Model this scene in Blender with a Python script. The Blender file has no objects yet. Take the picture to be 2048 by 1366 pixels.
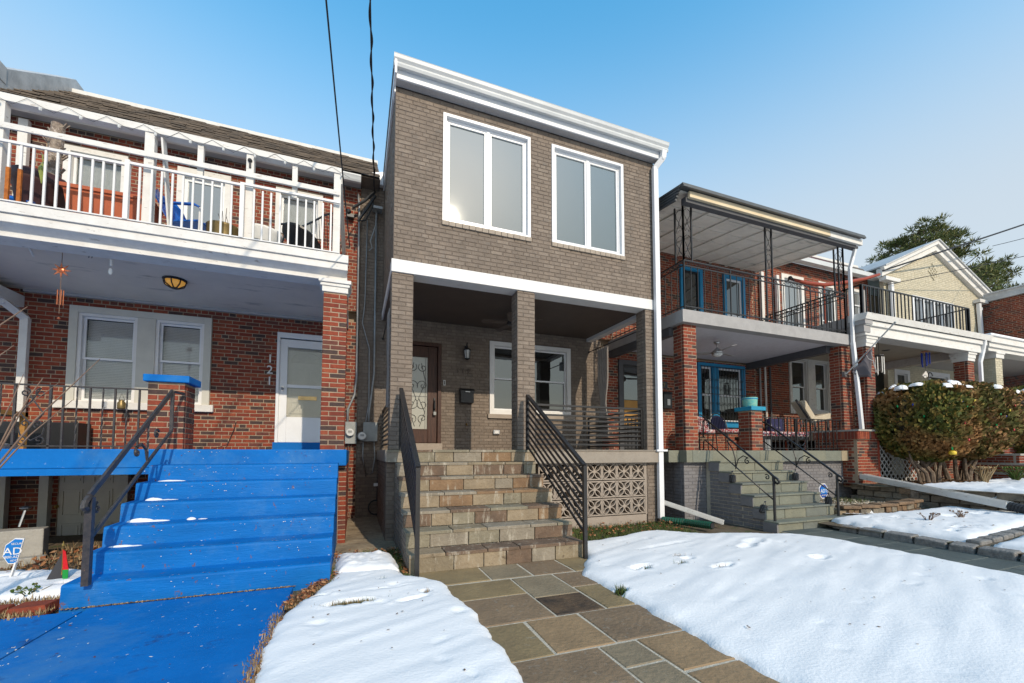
import bpy, math, random
from mathutils import Vector, Matrix, noise
random.seed(11)
R=random.Random(5)
S=bpy.context.scene
C=S.collection
rad=math.radians
# ---------------------------------------------------------------- camera
F_,YAW,PITCH,CY=828.75,0.36247,0.05159,862.1
cd=bpy.data.cameras.new('camera'); cam=bpy.data.objects.new('camera',cd); C.objects.link(cam)
cd.sensor_fit='HORIZONTAL'; cd.sensor_width=36; cd.lens=F_/2048*36
cd.shift_y=(CY-683)/2048; cd.clip_start=.05; cd.clip_end=2000
cam.location=(0,0,0); cam.rotation_euler=(math.pi/2+PITCH,0,-YAW)
S.camera=cam
# ---------------------------------------------------------------- light
SUN_D=Vector((-.50,2.45,-1.42)).normalized()
w=bpy.data.worlds.new('World'); S.world=w; w.use_nodes=True
wn=w.node_tree.nodes; wl=w.node_tree.links
bg=wn['Background']; bg.inputs['Strength'].default_value=.15
sky=wn.new('ShaderNodeTexSky'); sky.sky_type='NISHITA'; sky.sun_disc=False
sky.sun_elevation=math.asin(-SUN_D.z); sky.sun_rotation=math.atan2(-SUN_D.x,-SUN_D.y)
sky.altitude=0; sky.air_density=1.5; sky.dust_density=.8; sky.ozone_density=2.6
hs=wn.new('ShaderNodeHueSaturation'); hs.inputs['Saturation'].default_value=1.34; hs.inputs['Hue'].default_value=.485; hs.inputs['Value'].default_value=1.2
wl.new(sky.outputs[0],hs.inputs['Color'])
# thin winter haze: the sky pales evenly all round towards the horizon
tc=wn.new('ShaderNodeTexCoord'); sx=wn.new('ShaderNodeSeparateXYZ'); wl.new(tc.outputs['Generated'],sx.inputs[0])
hz=wn.new('ShaderNodeMapRange'); hz.interpolation_type='SMOOTHSTEP'; hz.inputs['From Min'].default_value=.78; hz.inputs['From Max'].default_value=.34; hz.inputs['To Max'].default_value=.86
wl.new(sx.outputs['Z'],hz.inputs['Value'])
mxw=wn.new('ShaderNodeMix'); mxw.data_type='RGBA'; wl.new(hz.outputs[0],mxw.inputs['Factor']); wl.new(hs.outputs[0],mxw.inputs['A']); mxw.inputs['B'].default_value=(2.6,2.78,2.98,1)
wl.new(mxw.outputs['Result'],bg.inputs[0])
sd=bpy.data.lights.new('sun','SUN'); sd.energy=2.0; sd.angle=rad(.55); sd.color=(1,.87,.69)
sun=bpy.data.objects.new('sun',sd); C.objects.link(sun); sun.location=(3,-12,12)
sun.rotation_euler=SUN_D.to_track_quat('-Z','Y').to_euler()
vs=S.view_settings; vs.view_transform='Standard'; vs.look='None'; vs.gamma=1; vs.exposure=0.78
try: vs.use_curve_mapping=False
except Exception: pass
S.cycles.max_bounces=8
# ---------------------------------------------------------------- metrology: photo pixel -> world point on a plane
_F=Vector((math.sin(YAW)*math.cos(PITCH),math.cos(YAW)*math.cos(PITCH),math.sin(PITCH)))
_R=Vector((math.cos(YAW),-math.sin(YAW),0)); _U=_R.cross(_F)
def ray(x,y): return _F+_R*((x-1024)/F_)-_U*((y-CY)/F_)
def at(x,y,Y): d=ray(x,y); return d*(Y/d.y)
def atz(x,y,z): d=ray(x,y); return d*(z/d.z)
# ---------------------------------------------------------------- materials
MATS={}
def mat(name,c1,c2=None,scale=6,rough=.75,bump=0,bscale=None,metal=0,spec=.3,chips=None,stretch=(1,1,1),wave=None,coat=0,ramp=(.35,.65),chips2=None,more=()):
    """procedural surface: noise mix of two colours, optional chipped / stained patches, bump"""
    m=bpy.data.materials.new(name); m.use_nodes=True; MATS[name]=m
    n=m.node_tree.nodes; l=m.node_tree.links; b=n['Principled BSDF']
    b.inputs['Roughness'].default_value=rough; b.inputs['Metallic'].default_value=metal
    b.inputs['Specular IOR Level'].default_value=spec; b.inputs['Coat Weight'].default_value=coat
    g=n.new('ShaderNodeNewGeometry'); mp=n.new('ShaderNodeMapping'); mp.inputs['Scale'].default_value=stretch
    l.new(g.outputs['Position'],mp.inputs['Vector'])
    c2=c2 or tuple(x*.85 for x in c1)
    nz=n.new('ShaderNodeTexNoise'); nz.inputs['Scale'].default_value=scale; nz.inputs['Detail'].default_value=6; nz.inputs['Roughness'].default_value=.65
    l.new(mp.outputs[0],nz.inputs['Vector'])
    r=n.new('ShaderNodeValToRGB'); r.color_ramp.elements[0].position=ramp[0]; r.color_ramp.elements[1].position=ramp[1]
    r.color_ramp.elements[0].color=(*c1,1); r.color_ramp.elements[1].color=(*c2,1)
    l.new(nz.outputs['Fac'],r.inputs[0]); col=r.outputs[0]
    for ch in (chips,chips2,*more):
        if ch:
            cc,cs,th,soft=ch[:4]
            m2=n.new('ShaderNodeMapping'); m2.inputs['Scale'].default_value=ch[4] if len(ch)>4 else (1,1,1); m2.inputs['Location'].default_value=(3.1+th,7.7,1.3+cs*.01)
            l.new(g.outputs['Position'],m2.inputs['Vector'])
            n2=n.new('ShaderNodeTexNoise'); n2.inputs['Scale'].default_value=cs; n2.inputs['Detail'].default_value=5; n2.inputs['Roughness'].default_value=.7
            l.new(m2.outputs[0],n2.inputs['Vector'])
            mr=n.new('ShaderNodeMapRange'); mr.inputs['From Min'].default_value=th; mr.inputs['From Max'].default_value=th+soft; mr.inputs['To Max'].default_value=ch[5] if len(ch)>5 else 1
            l.new(n2.outputs['Fac'],mr.inputs[0])
            mx=n.new('ShaderNodeMix'); mx.data_type='RGBA'; l.new(mr.outputs[0],mx.inputs['Factor']); l.new(col,mx.inputs['A']); mx.inputs['B'].default_value=(*cc,1)
            col=mx.outputs['Result']
    l.new(col,b.inputs['Base Color'])
    if bump:
        nb=n.new('ShaderNodeTexNoise'); nb.inputs['Scale'].default_value=bscale or scale*4; nb.inputs['Detail'].default_value=8
        l.new(mp.outputs[0],nb.inputs['Vector'])
        bp=n.new('ShaderNodeBump'); bp.inputs['Strength'].default_value=bump; bp.inputs['Distance'].default_value=.02
        l.new(nb.outputs['Fac'],bp.inputs['Height']); l.new(bp.outputs[0],b.inputs['Normal'])
    if wave:
        wv=n.new('ShaderNodeTexWave'); wv.bands_direction=wave[0]; wv.inputs['Scale'].default_value=wave[1]; wv.wave_profile='SAW'
        l.new(g.outputs['Position'],wv.inputs['Vector'])
        bp=n.new('ShaderNodeBump'); bp.inputs['Strength'].default_value=wave[2]; bp.inputs['Distance'].default_value=.01
        l.new(wv.outputs['Fac'],bp.inputs['Height']); l.new(bp.outputs[0],b.inputs['Normal'])
    return m
def island(name,cols,rough=.8,pos=None,pscale=1.2,trans=0):
    """foliage: colour chosen at random per leaf, optionally browned by position noise"""
    m=bpy.data.materials.new(name); m.use_nodes=True; MATS[name]=m
    n=m.node_tree.nodes; l=m.node_tree.links; b=n['Principled BSDF']; b.inputs['Roughness'].default_value=rough; b.inputs['Specular IOR Level'].default_value=.2
    g=n.new('ShaderNodeNewGeometry'); r=n.new('ShaderNodeValToRGB'); r.color_ramp.interpolation='CONSTANT'
    el=r.color_ramp.elements
    for i,c in enumerate(cols):
        e=el[i] if i<2 else el.new(.5)
        e.position=i/len(cols); e.color=(*c,1)
    l.new(g.outputs['Random Per Island'],r.inputs[0]); col=r.outputs[0]
    if pos:
        nz=n.new('ShaderNodeTexNoise'); nz.inputs['Scale'].default_value=pscale; nz.inputs['Detail'].default_value=4
        l.new(g.outputs['Position'],nz.inputs['Vector'])
        mr=n.new('ShaderNodeMapRange'); mr.inputs['From Min'].default_value=.46; mr.inputs['From Max'].default_value=.62; l.new(nz.outputs['Fac'],mr.inputs[0])
        mx=n.new('ShaderNodeMix'); mx.data_type='RGBA'; l.new(mr.outputs[0],mx.inputs['Factor']); l.new(col,mx.inputs['A']); mx.inputs['B'].default_value=(*pos,1); col=mx.outputs['Result']
    l.new(col,b.inputs['Base Color'])
    return m
def glass(name,tint,refl=.12,rough=.02,trans=0.0):
    """window pane: mirror-like coat over what shows through (tint), or truly see-through by trans"""
    m=bpy.data.materials.new(name); m.use_nodes=True; MATS[name]=m
    n=m.node_tree.nodes; l=m.node_tree.links; n.remove(n['Principled BSDF']); out=n['Material Output']
    d=n.new('ShaderNodeBsdfDiffuse'); d.inputs[0].default_value=(*tint,1)
    base=d.outputs[0]
    if trans>0:
        t=n.new('ShaderNodeBsdfTransparent'); t.inputs[0].default_value=(.96,.96,.96,1)
        mx0=n.new('ShaderNodeMixShader'); mx0.inputs[0].default_value=trans; l.new(d.outputs[0],mx0.inputs[1]); l.new(t.outputs[0],mx0.inputs[2]); base=mx0.outputs[0]
    gl=n.new('ShaderNodeBsdfGlossy'); gl.inputs['Roughness'].default_value=rough; gl.inputs[0].default_value=(.93,.97,.95,1)
    nz=n.new('ShaderNodeTexNoise'); nz.inputs['Scale'].default_value=1.6; g=n.new('ShaderNodeNewGeometry'); l.new(g.outputs['Position'],nz.inputs['Vector'])
    bp=n.new('ShaderNodeBump'); bp.inputs['Strength'].default_value=.10; bp.inputs['Distance'].default_value=.02; l.new(nz.outputs['Fac'],bp.inputs['Height']); l.new(bp.outputs[0],gl.inputs['Normal'])
    fr=n.new('ShaderNodeFresnel'); fr.inputs[0].default_value=1.52
    ad=n.new('ShaderNodeMath'); ad.operation='ADD'; ad.use_clamp=True; ad.inputs[1].default_value=refl; l.new(fr.outputs[0],ad.inputs[0])
    mx=n.new('ShaderNodeMixShader'); l.new(ad.outputs[0],mx.inputs[0]); l.new(base,mx.inputs[1]); l.new(gl.outputs[0],mx.inputs[2]); l.new(mx.outputs[0],out.inputs[0])
    return m
M=MATS
BR=[mat('brick_red_a',(0.2549,0.0538,0.0258),(0.1863,0.0376,0.0198),18,.85,.25,60,more=(((.06,.028,.022),1.7,.52,.25,(1.3,1.3,.6),.5),((.30,.20,.14),3.1,.62,.15,(1,1,1),.35))),mat('brick_red_b',(0.1961,0.0394,0.0213),(0.1471,0.0305,0.0182),18,.85,.25,60,more=(((.06,.028,.022),1.7,.52,.25,(1.3,1.3,.6),.5),((.30,.20,.14),3.1,.62,.15,(1,1,1),.35))),
    mat('brick_red_c',(0.2941,0.0762,0.035),(0.2157,0.0502,0.0258),18,.85,.25,60,more=(((.06,.028,.022),1.7,.52,.25,(1.3,1.3,.6),.5),((.30,.20,.14),3.1,.62,.15,(1,1,1),.35))),mat('brick_dark',(.075,.042,.034),(.045,.030,.028),14,.8,.25,60),
    mat('brick_brown',(.145,.048,.032),(.10,.036,.028),14,.85,.25,60)]
BT=[mat('paint_brick_a',(0.2079,0.1629,0.1258),(0.1645,0.129,0.1001),9,.7,.35,45,chips=((.15,.128,.108),5,.56,.1,(1,1,1),.7),more=(((.10,.082,.066),1.5,.50,.25,(1.6,1.6,.45),.55),((.30,.26,.22),2.3,.60,.2,(1,1,.7),.4))),mat('paint_brick_b',(0.1829,0.1433,0.1116),(0.1497,0.1176,0.0913),9,.7,.35,45,more=(((.10,.082,.066),1.5,.50,.25,(1.6,1.6,.45),.55),((.30,.26,.22),2.3,.60,.2,(1,1,.7),.4))),
    mat('paint_brick_c',(0.231,0.1843,0.1443),(0.1848,0.1478,0.117),9,.7,.35,45,more=(((.10,.082,.066),1.5,.50,.25,(1.6,1.6,.45),.55),((.30,.26,.22),2.3,.60,.2,(1,1,.7),.4)))]
BG=[mat('grey_brick_a',(.205,.195,.195),(.17,.162,.165),7,.65,.3,40,chips=((.27,.255,.25),4,.62,.1)),mat('grey_brick_b',(.18,.172,.176),(.155,.148,.152),7,.65,.3,40)]
BY=[mat('yellow_brick_a',(0.56,0.5,0.3658),(0.48,0.43,0.3186),8,.7,.3,40),mat('yellow_brick_b',(0.52,0.46,0.3304),(0.44,0.4,0.295),8,.7,.3,40)]
BK=[mat('tan_brick',(.36,.30,.235),(.30,.25,.20),12,.8,.3,50)]
mat('mortar',(0.368,0.28,0.196),(0.288,0.216,0.152),12,.9,.4,60,chips=((.14,.11,.085),1.7,.52,.25,(1.3,1.3,.6),.6))
mat('paint_mortar',(0.1525,0.1192,0.0939),(0.1183,0.0934,0.0744),9,.75,.4,50)  # same paint as the bricks, darkened to put joint shade into the colour
mat('grey_mortar',(.15,.143,.145),(.12,.115,.117),9,.75,.4,50)
mat('yellow_mortar',(0.45,0.4,0.295),(0.38,0.34,0.2596),9,.75,.4,50)
mat('white_paint',(0.702,0.6853,0.66),(0.639,0.623,0.5984),3,.45,chips=((.58,.56,.53),2.2,.58,.2))
mat('old_white',(0.6708,0.6545,0.6142),(0.602,0.578,0.5395),7,.6,.12,30,chips=((.40,.36,.32),9,.625,.03,(.6,1,3)),chips2=((.60,.57,.53),2.5,.52,.2))
mat('vinyl_white',(0.7134,0.7138,0.714),(0.6699,0.6708,0.68),3,.3,spec=.5)
mat('gutter_white',(0.5537,0.5621,0.5556),(0.4938,0.5029,0.4971),3,.35,spec=.5,chips=((.5,.49,.46),5,.66,.1,(.4,.4,3)))
mat('soffit_grey',(.40,.38,.37),(.36,.345,.34),4,.5)
mat('void_shade',(.03,.028,.026),(.02,.02,.02),5,.9)
mat('taupe_render',(.29,.25,.205),(.245,.21,.172),5,.85,.3,50,chips=((.20,.175,.15),4,.6,.12))
mat('block_paint',(.34,.285,.235),(.30,.25,.205),6,.8,.25,60)
mat('porch_brown',(0.1056,0.078,0.0616),(0.0896,0.0675,0.0546),3,.55)
mat('blue_paint',(0.003,0.1425,0.456),(0.002,0.114,0.3762),2.2,.6,.18,18,spec=.15,chips=((.04,.17,.40),1.3,.50,.2),chips2=((.015,.06,.20),3.5,.60,.12),more=(((.55,.6,.66),26,.685,.01),((.33,.30,.27),9,.69,.02,(1,2.5,1))))
mat('blue_step',(0.003,0.1391,0.4446),(0.002,0.1083,0.3534),2.6,.55,.22,22,spec=.15,chips=((.035,.16,.40),1.6,.52,.2),chips2=((.13,.075,.09),13,.635,.04,(1,1,.5)),more=(((.55,.60,.66),26,.685,.012,(.5,1,2.2)),),stretch=(.6,1,3))
mat('blue_trim',(.02,.22,.42),(.016,.19,.37),5,.45,.1)
mat('teal_trim',(.02,.25,.38),(.015,.2,.32),5,.45)
mat('black_metal',(.012,.012,.013),(.018,.017,.017),9,.38,spec=.5)
mat('old_iron',(.022,.022,.024),(.05,.042,.04),22,.45,.2,60,spec=.5,chips=((.16,.09,.05),18,.66,.05))
mat('rust',(.42,.13,.02),(.25,.07,.015),20,.8,.2)
mat('beadboard',(0.6784,0.588,0.4928),(0.6148,0.5341,0.4488),2,.6,wave=('Y',5.2,1.0),chips=((.13,.11,.10),2.2,.60,.2,(.5,2,1)))
mat('slate',(.16,.125,.095),(.07,.06,.052),4,.8,.4,30,stretch=(1,.6,.6))
mat('red_slate',(.12,.045,.038),(.08,.035,.03),4,.8,.3,30)
mat('flash_metal',(0.493,0.4899,0.483),(0.348,0.3479,0.343),4,.5,.15,20,spec=.5,metal=0)
mat('snow',(0.8265,0.817,0.8107),(0.7885,0.7837,0.7819),3,.6,.22,48,spec=.25)
_sk=dict(rough=.8,bump=.6,bscale=26,chips=((.40,.36,.29),7,.56,.14,(1.6,1.6,.35)),chips2=((.10,.072,.045),8,.62,.1))
ST=[mat('stone_olive',(0.247,0.1998,0.1324),(0.1811,0.1458,0.0988),5,**_sk),mat('stone_brown',(0.2407,0.1535,0.0868),(0.1703,0.1058,0.0613),5,**_sk),mat('stone_tan',(0.2854,0.2246,0.1515),(0.214,0.1674,0.1122),5,**_sk),
    mat('stone_grey',(0.2579,0.2214,0.1705),(0.1976,0.1696,0.129),5,**_sk),mat('stone_dark',(0.1701,0.1134,0.0763),(0.1098,0.0756,0.0539),5,**_sk),mat('stone_green',(0.236,0.2074,0.1481),(0.1756,0.1544,0.11),5,**_sk)]
PV=[mat('flag_olive',(0.2624,0.1907,0.0981),(0.1877,0.1368,0.0739),3,.65,.45,30,chips=((.26,.225,.165),14,.62,.15)),mat('flag_brown',(0.2386,0.1631,0.0981),(0.1718,0.1189,0.0739),3,.65,.5,30,chips=((.24,.20,.155),22,.58,.1)),
    mat('flag_grey',(0.252,0.1966,0.1257),(0.1926,0.1512,0.0979),3,.65,.45,30,chips=((.24,.215,.17),18,.62,.1)),mat('flag_dark',(0.1207,0.0768,0.0448),(0.0369,0.0294,0.0246),5,.6,.5,30,chips=((.17,.12,.06),4,.58,.1)),
    mat('flag_tan',(0.3022,0.2004,0.1096),(0.2227,0.1493,0.083),3,.65,.45,30)]
BS=[mat('bluestone_a',(0.1803,0.1868,0.1483),(0.142,0.149,0.1202),4,.7,.4,30,chips=((.3,.27,.2),9,.63,.12)),mat('bluestone_b',(0.2021,0.1994,0.1483),(0.1584,0.1595,0.122),4,.7,.4,30),mat('bluestone_c',(0.153,0.1627,0.1408),(0.1202,0.128,0.1126),4,.7,.4,30)]
mat('flag_buff',(.30,.245,.16),(.24,.195,.13),4,.7,.4,30)
mat('slate_path',(.098,.112,.102),(.072,.084,.078),3,.6,.35,30)
mat('slate_path_b',(.12,.128,.112),(.088,.098,.09),3,.6,.35,30)
mat('joint',(0.528,0.468,0.372),(0.408,0.36,0.282),14,.9,.5,60)
mat('snowy_ground',(.80,.79,.78),(.62,.60,.56),.6,.8,.3,6,chips=((.16,.13,.08),1.1,.60,.1))
mat('soil',(.155,.115,.075),(.09,.07,.045),3,.95,.8,25,chips=((.05,.075,.02),3,.55,.1))
mat('sandy_dirt',(.36,.285,.19),(.22,.165,.105),4,.95,.9,20,chips=((.10,.08,.055),5,.58,.1))
mat('granite',(.26,.245,.225),(.15,.145,.14),16,.85,.8,40)
mat('wallstone',(.24,.205,.155),(.14,.12,.095),6,.85,.8,30)
mat('rockery',(.24,.155,.09),(.13,.085,.055),7,.85,.8,30,chips=((.16,.15,.05),5,.62,.08))
mat('concrete',(.36,.34,.30),(.28,.265,.235),5,.85,.4,40)
mat('cream_paint',(.55,.53,.46),(.49,.47,.41),4,.6)
mat('door_white',(.74,.745,.74),(.68,.685,.68),3,.4)
mat('wood_door',(.075,.032,.020),(.036,.016,.011),5,.45,.1,20,stretch=(9,9,.8))
mat('brass',(.55,.36,.10),(.32,.19,.05),7,.28,metal=.85,spec=.5)
mat('gold_dull',(.26,.19,.08),(.17,.12,.05),6,.4,metal=.5)
mat('steel',(.5,.5,.5),(.4,.4,.4),6,.3,metal=.9)
mat('galv',(.30,.305,.305),(.22,.225,.225),6,.5,metal=.3,spec=.5)
mat('meter_grey',(.30,.31,.30),(.24,.25,.24),5,.5)
mat('grey_fascia',(.33,.315,.305),(.28,.268,.26),5,.7,.15,25)
mat('dark_grey_paint',(.085,.085,.09),(.07,.07,.075),5,.6)
mat('stucco_ceiling',(0.588,0.574,0.602),(0.532,0.518,0.546),9,.85,.35,40)
mat('awning_dark',(.085,.09,.092),(.06,.064,.066),5,.45,spec=.5)
mat('awning_pale',(0.78,0.7488,0.666),(0.676,0.6464,0.576),4,.5,chips=((.40,.38,.35),2.5,.58,.15,(.4,2.5,1)))
mat('lumber',(0.6984,0.588,0.4125),(0.6014,0.483,0.3125),5,.7,stretch=(.6,4,4))
mat('fabric_taupe',(0.375,0.3313,0.2937),(0.3187,0.2812,0.25),8,.9,.2,60)
mat('terracotta',(.40,.105,.045),(.34,.085,.038),4,.7)
mat('plum_plastic',(.060,.026,.024),(.05,.022,.021),4,.55)
mat('chair_blue',(.012,.125,.50),(.01,.10,.42),4,.35,spec=.5,coat=.2)
mat('chair_black',(.010,.010,.011),(.014,.014,.014),5,.4,spec=.5)
mat('navy',(.012,.014,.045),(.009,.010,.032),4,.45)
mat('bark',(.23,.175,.13),(.10,.075,.055),14,.95,.9,40,stretch=(1,1,.5))
mat('dead_bark',(.36,.29,.225),(.16,.12,.095),22,.95,.9,50,chips=((.55,.46,.40),25,.58,.05))
mat('twig',(.20,.135,.095),(.14,.09,.065),9,.8)
mat('green_pipe',(.008,.085,.045),(.006,.065,.035),5,.45,spec=.5)
mat('black_pipe',(.03,.03,.032),(.02,.02,.022),5,.5)
mat('lens',(.62,.62,.60),(.5,.5,.48),6,.2,spec=.6)
mat('oak',(.42,.22,.06),(.34,.17,.045),6,.5,stretch=(.7,5,5))
mat('white_blind',(0.81,0.81,0.783),(0.7425,0.7425,0.7155),4,.7)
mat('curtain_white',(.66,.67,.67),(.54,.55,.55),9,.9,.3,30,stretch=(6,6,.5))
mat('lace',(.42,.43,.42),(.30,.31,.30),30,.9,.3,60,stretch=(4,4,.6))
mat('unlit_room',(.022,.022,.022),(.015,.015,.015),2,.9)
mat('stone_white',(.72,.71,.68),(.62,.61,.58),8,.8)
mat('teal_pot',(.10,.42,.40),(.30,.50,.36),22,.6,stretch=(1,1,2))
mat('cushion_print',(.55,.50,.48),(.30,.03,.035),26,.9,.2,40,ramp=(.45,.52),chips=((.02,.03,.09),20,.56,.03),chips2=((.05,.25,.16),30,.62,.02))
mat('cushion_navy',(.02,.02,.06),(.025,.025,.07),8,.9,.2,40,chips=((.55,.5,.55),16,.63,.02))
mat('cushion_cream',(.60,.54,.43),(.52,.46,.36),6,.9,.2)
mat('sign_blue',(.012,.16,.48),(.012,.15,.45),3,.35)
mat('sign_navy',(.015,.06,.30),(.015,.055,.28),3,.35)
mat('flag_black',(.045,.045,.05),(.035,.035,.04),4,.8)
mat('flag_red',(.55,.012,.018),(.48,.01,.015),4,.8)
mat('flag_green',(.01,.26,.05),(.01,.22,.04),4,.8)
mat('flag_mauve',(0.1054,0.096,0.1073),(0.0899,0.081,0.0899),4,.8)
mat('copper',(.50,.17,.08),(.34,.10,.05),8,.35,metal=.7)
mat('chime_blue',(.02,.06,.45),(.015,.05,.38),5,.35,spec=.5)
mat('red_wood',(.30,.055,.028),(.23,.042,.022),6,.6,stretch=(.5,4,4))
mat('tape_yellow',(.70,.50,.05),(.6,.42,.04),4,.5)
mat('bulb_green',(.01,.42,.12),None,4,.25,spec=.6); mat('bulb_red',(.5,.02,.03),None,4,.25,spec=.6); mat('bulb_yellow',(.72,.55,.06),None,4,.25,spec=.6); mat('bulb_blue',(.02,.05,.4),None,4,.25,spec=.6)
mat('lead',(.14,.14,.14),(.1,.1,.1),6,.5,metal=.5)
mat('rubber_cable',(.020,.020,.021),(.03,.03,.03),6,.6)
glass('glass_up',(.075,.088,.082),.15,.03); glass('glass_dark',(.012,.013,.013),.10,.02); glass('glass_clear',(.02,.02,.02),.0,.02,.96); glass('glass_door',(.36,.355,.31),.02,.10)
glass('glass_sky',(.16,.165,.165),.14,.05)
lm=bpy.data.materials.new('amber_glow'); lm.use_nodes=True; MATS['amber_glow']=lm
_b=lm.node_tree.nodes['Principled BSDF']; _b.inputs['Base Color'].default_value=(.6,.28,.05,1); _b.inputs['Emission Color'].default_value=(1,.50,.10,1); _b.inputs['Emission Strength'].default_value=.18; _b.inputs['Roughness'].default_value=.3
# light yellow leaf / needles
island('needle',[(.085,.11,.035),(.12,.14,.045),(.17,.165,.06),(.065,.085,.03),(.14,.115,.055)],.7)
island('hedge_leaf',[(.10,.105,.022),(.15,.135,.028),(.070,.085,.022),(.19,.135,.034),(.11,.10,.026)],.75,pos=(.25,.13,.05),pscale=1.15)
island('hedge_brown',[(.29,.155,.065),(.22,.12,.048),(.12,.10,.028),(.34,.19,.085),(.16,.11,.036)],.75,pos=(.09,.085,.022),pscale=1.3)
island('grass_green',[(.045,.085,.016),(.065,.10,.022),(.085,.105,.03),(.12,.105,.045)],.8)
island('straw',[(.30,.21,.11),(.24,.16,.08),(.38,.28,.16),(.15,.10,.055)],.9)
island('leaf_litter',[(.25,.085,.032),(.32,.14,.055),(.16,.06,.028),(.38,.20,.10),(.22,.05,.025)],.85)
island('mulch',[(.13,.075,.04),(.09,.05,.03),(.18,.11,.06)],.95)
island('gravel',[(.55,.46,.34),(.42,.36,.28),(.62,.55,.44),(.34,.28,.22)],.9)
# ---------------------------------------------------------------- mesh builder
class MB:
    def __init__(s): s.v=[]; s.f=[]; s.mi=[]
    def add(s,vs,fs,mi=0):
        o=len(s.v); s.v+= [tuple(v) for v in vs]; s.f+=[tuple(i+o for i in f) for f in fs]; s.mi+=[mi]*len(fs); return s
    def box(s,x0,x1,y0,y1,z0,z1,mi=0):
        return s.add([(x0,y0,z0),(x1,y0,z0),(x1,y1,z0),(x0,y1,z0),(x0,y0,z1),(x1,y0,z1),(x1,y1,z1),(x0,y1,z1)],
          [(0,3,2,1),(4,5,6,7),(0,1,5,4),(1,2,6,5),(2,3,7,6),(3,0,4,7)],mi)
    def hexa(s,b,t,mi=0):   # two 4-point rings, bottom and top (ccw from above)
        return s.add(list(b)+list(t),[(0,3,2,1),(4,5,6,7),(0,1,5,4),(1,2,6,5),(2,3,7,6),(3,0,4,7)],mi)
    def bar(s,p0,p1,w,h,mi=0,up=(0,0,1)):
        p0=Vector(p0);p1=Vector(p1);d=(p1-p0).normalized();u=Vector(up)
        if abs(d.dot(u))>.99: u=Vector((0,1,0))
        r=d.cross(u).normalized()*(w/2);u2=r.cross(d).normalized()*(h/2)
        q=[p+a*r+b*u2 for p in (p0,p1) for a,b in ((-1,-1),(1,-1),(1,1),(-1,1))]
        return s.add(q,[(0,1,2,3),(7,6,5,4),(0,4,5,1),(1,5,6,2),(2,6,7,3),(3,7,4,0)],mi)
    def twist(s,p0,p1,w,n=10,turn=2.2,mi=0):
        p0=Vector(p0);p1=Vector(p1);vs=[];fs=[]
        for i in range(n+1):
            p=p0.lerp(p1,i/n); a=turn*math.pi*i/n
            for k in range(4):
                t=a+k*math.pi/2+math.pi/4; vs.append(p+Vector((math.cos(t),math.sin(t),0))*w*.7)
        for i in range(n):
            for k in range(4): fs.append((i*4+k,i*4+(k+1)%4,i*4+4+(k+1)%4,i*4+4+k))
        return s.add(vs,fs,mi)
    def tube(s,pts,r,n=6,mi=0,cap=True):
        pts=[Vector(p) for p in pts]; vs=[];fs=[]; m=len(pts); pu=None
        for i,p in enumerate(pts):
            d=(pts[min(i+1,m-1)]-pts[max(i-1,0)]).normalized()
            u=pu or (Vector((0,0,1)) if abs(d.z)<.9 else Vector((1,0,0)))
            a=d.cross(u)
            if a.length<1e-4: a=d.cross(Vector((0,1,0)))
            a.normalize(); u=a.cross(d).normalized(); pu=u
            rr=r[i] if isinstance(r,(list,tuple)) else r
            for k in range(n):
                t=2*math.pi*k/n; vs.append(p+(a*math.cos(t)+u*math.sin(t))*rr)
        for i in range(m-1):
            for k in range(n): fs.append((i*n+k,i*n+(k+1)%n,(i+1)*n+(k+1)%n,(i+1)*n+k))
        if cap: fs+= [tuple(range(n-1,-1,-1)),tuple((m-1)*n+k for k in range(n))]
        return s.add(vs,fs,mi)
    def prism(s,poly,vec,mi=0):
        n=len(poly);v=Vector(vec);P=[Vector(p) for p in poly]
        return s.add(P+[p+v for p in P],[tuple(range(n-1,-1,-1)),tuple(range(n,2*n))]+[(i,(i+1)%n,n+(i+1)%n,n+i) for i in range(n)],mi)
    def lathe(s,prof,c,n=16,mi=0,sx=1,sy=1):
        vs=[];fs=[];m=len(prof)
        for r,z in prof:
            for k in range(n):
                t=2*math.pi*k/n; vs.append((c[0]+r*math.cos(t)*sx,c[1]+r*math.sin(t)*sy,c[2]+z))
        for i in range(m-1):
            for k in range(n): fs.append((i*n+k,i*n+(k+1)%n,(i+1)*n+(k+1)%n,(i+1)*n+k))
        fs+=[tuple(range(n-1,-1,-1)),tuple((m-1)*n+k for k in range(n))]
        return s.add(vs,fs,mi)
    def ball(s,c,rx,ry=None,rz=None,n=10,m=6,mi=0):
        ry=ry or rx; rz=rz or rx
        return s.lathe([(max(.001,math.sin(math.pi*i/m)),-math.cos(math.pi*i/m)*rz) for i in range(m+1)],c,n,mi,rx,ry)
    def quad(s,a,b,c,d,mi=0): return s.add([a,b,c,d],[(0,1,2,3)],mi)
ORG={}
def org(o): return ORG.get(o.name,Vector((0,0,0)))
def put(name,mb,m,parent=None,smooth=False,bevel=0,label=None,kind=None):
    """link the collected geometry as ONE mesh object (world coordinates in, parent-relative out)"""
    me=bpy.data.meshes.new(name); off=org(parent) if parent else Vector((0,0,0))
    me.from_pydata([tuple(Vector(v)-off) for v in mb.v],[],mb.f)
    ml=m if isinstance(m,(list,tuple)) else [m]
    for q in ml: me.materials.append(q if not isinstance(q,str) else M[q])
    if len(ml)>1: me.polygons.foreach_set('material_index',mb.mi)
    if smooth: me.polygons.foreach_set('use_smooth',[True]*len(me.polygons))
    me.update()
    o=bpy.data.objects.new(name,me); C.objects.link(o)
    if parent: o.parent=parent
    ORG[o.name]=off
    if bevel:
        b=o.modifiers.new('bevel','BEVEL'); b.width=bevel; b.segments=2; b.limit_method='ANGLE'
    if label: o['label']=label
    if kind: o['kind']=kind
    return o
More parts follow.
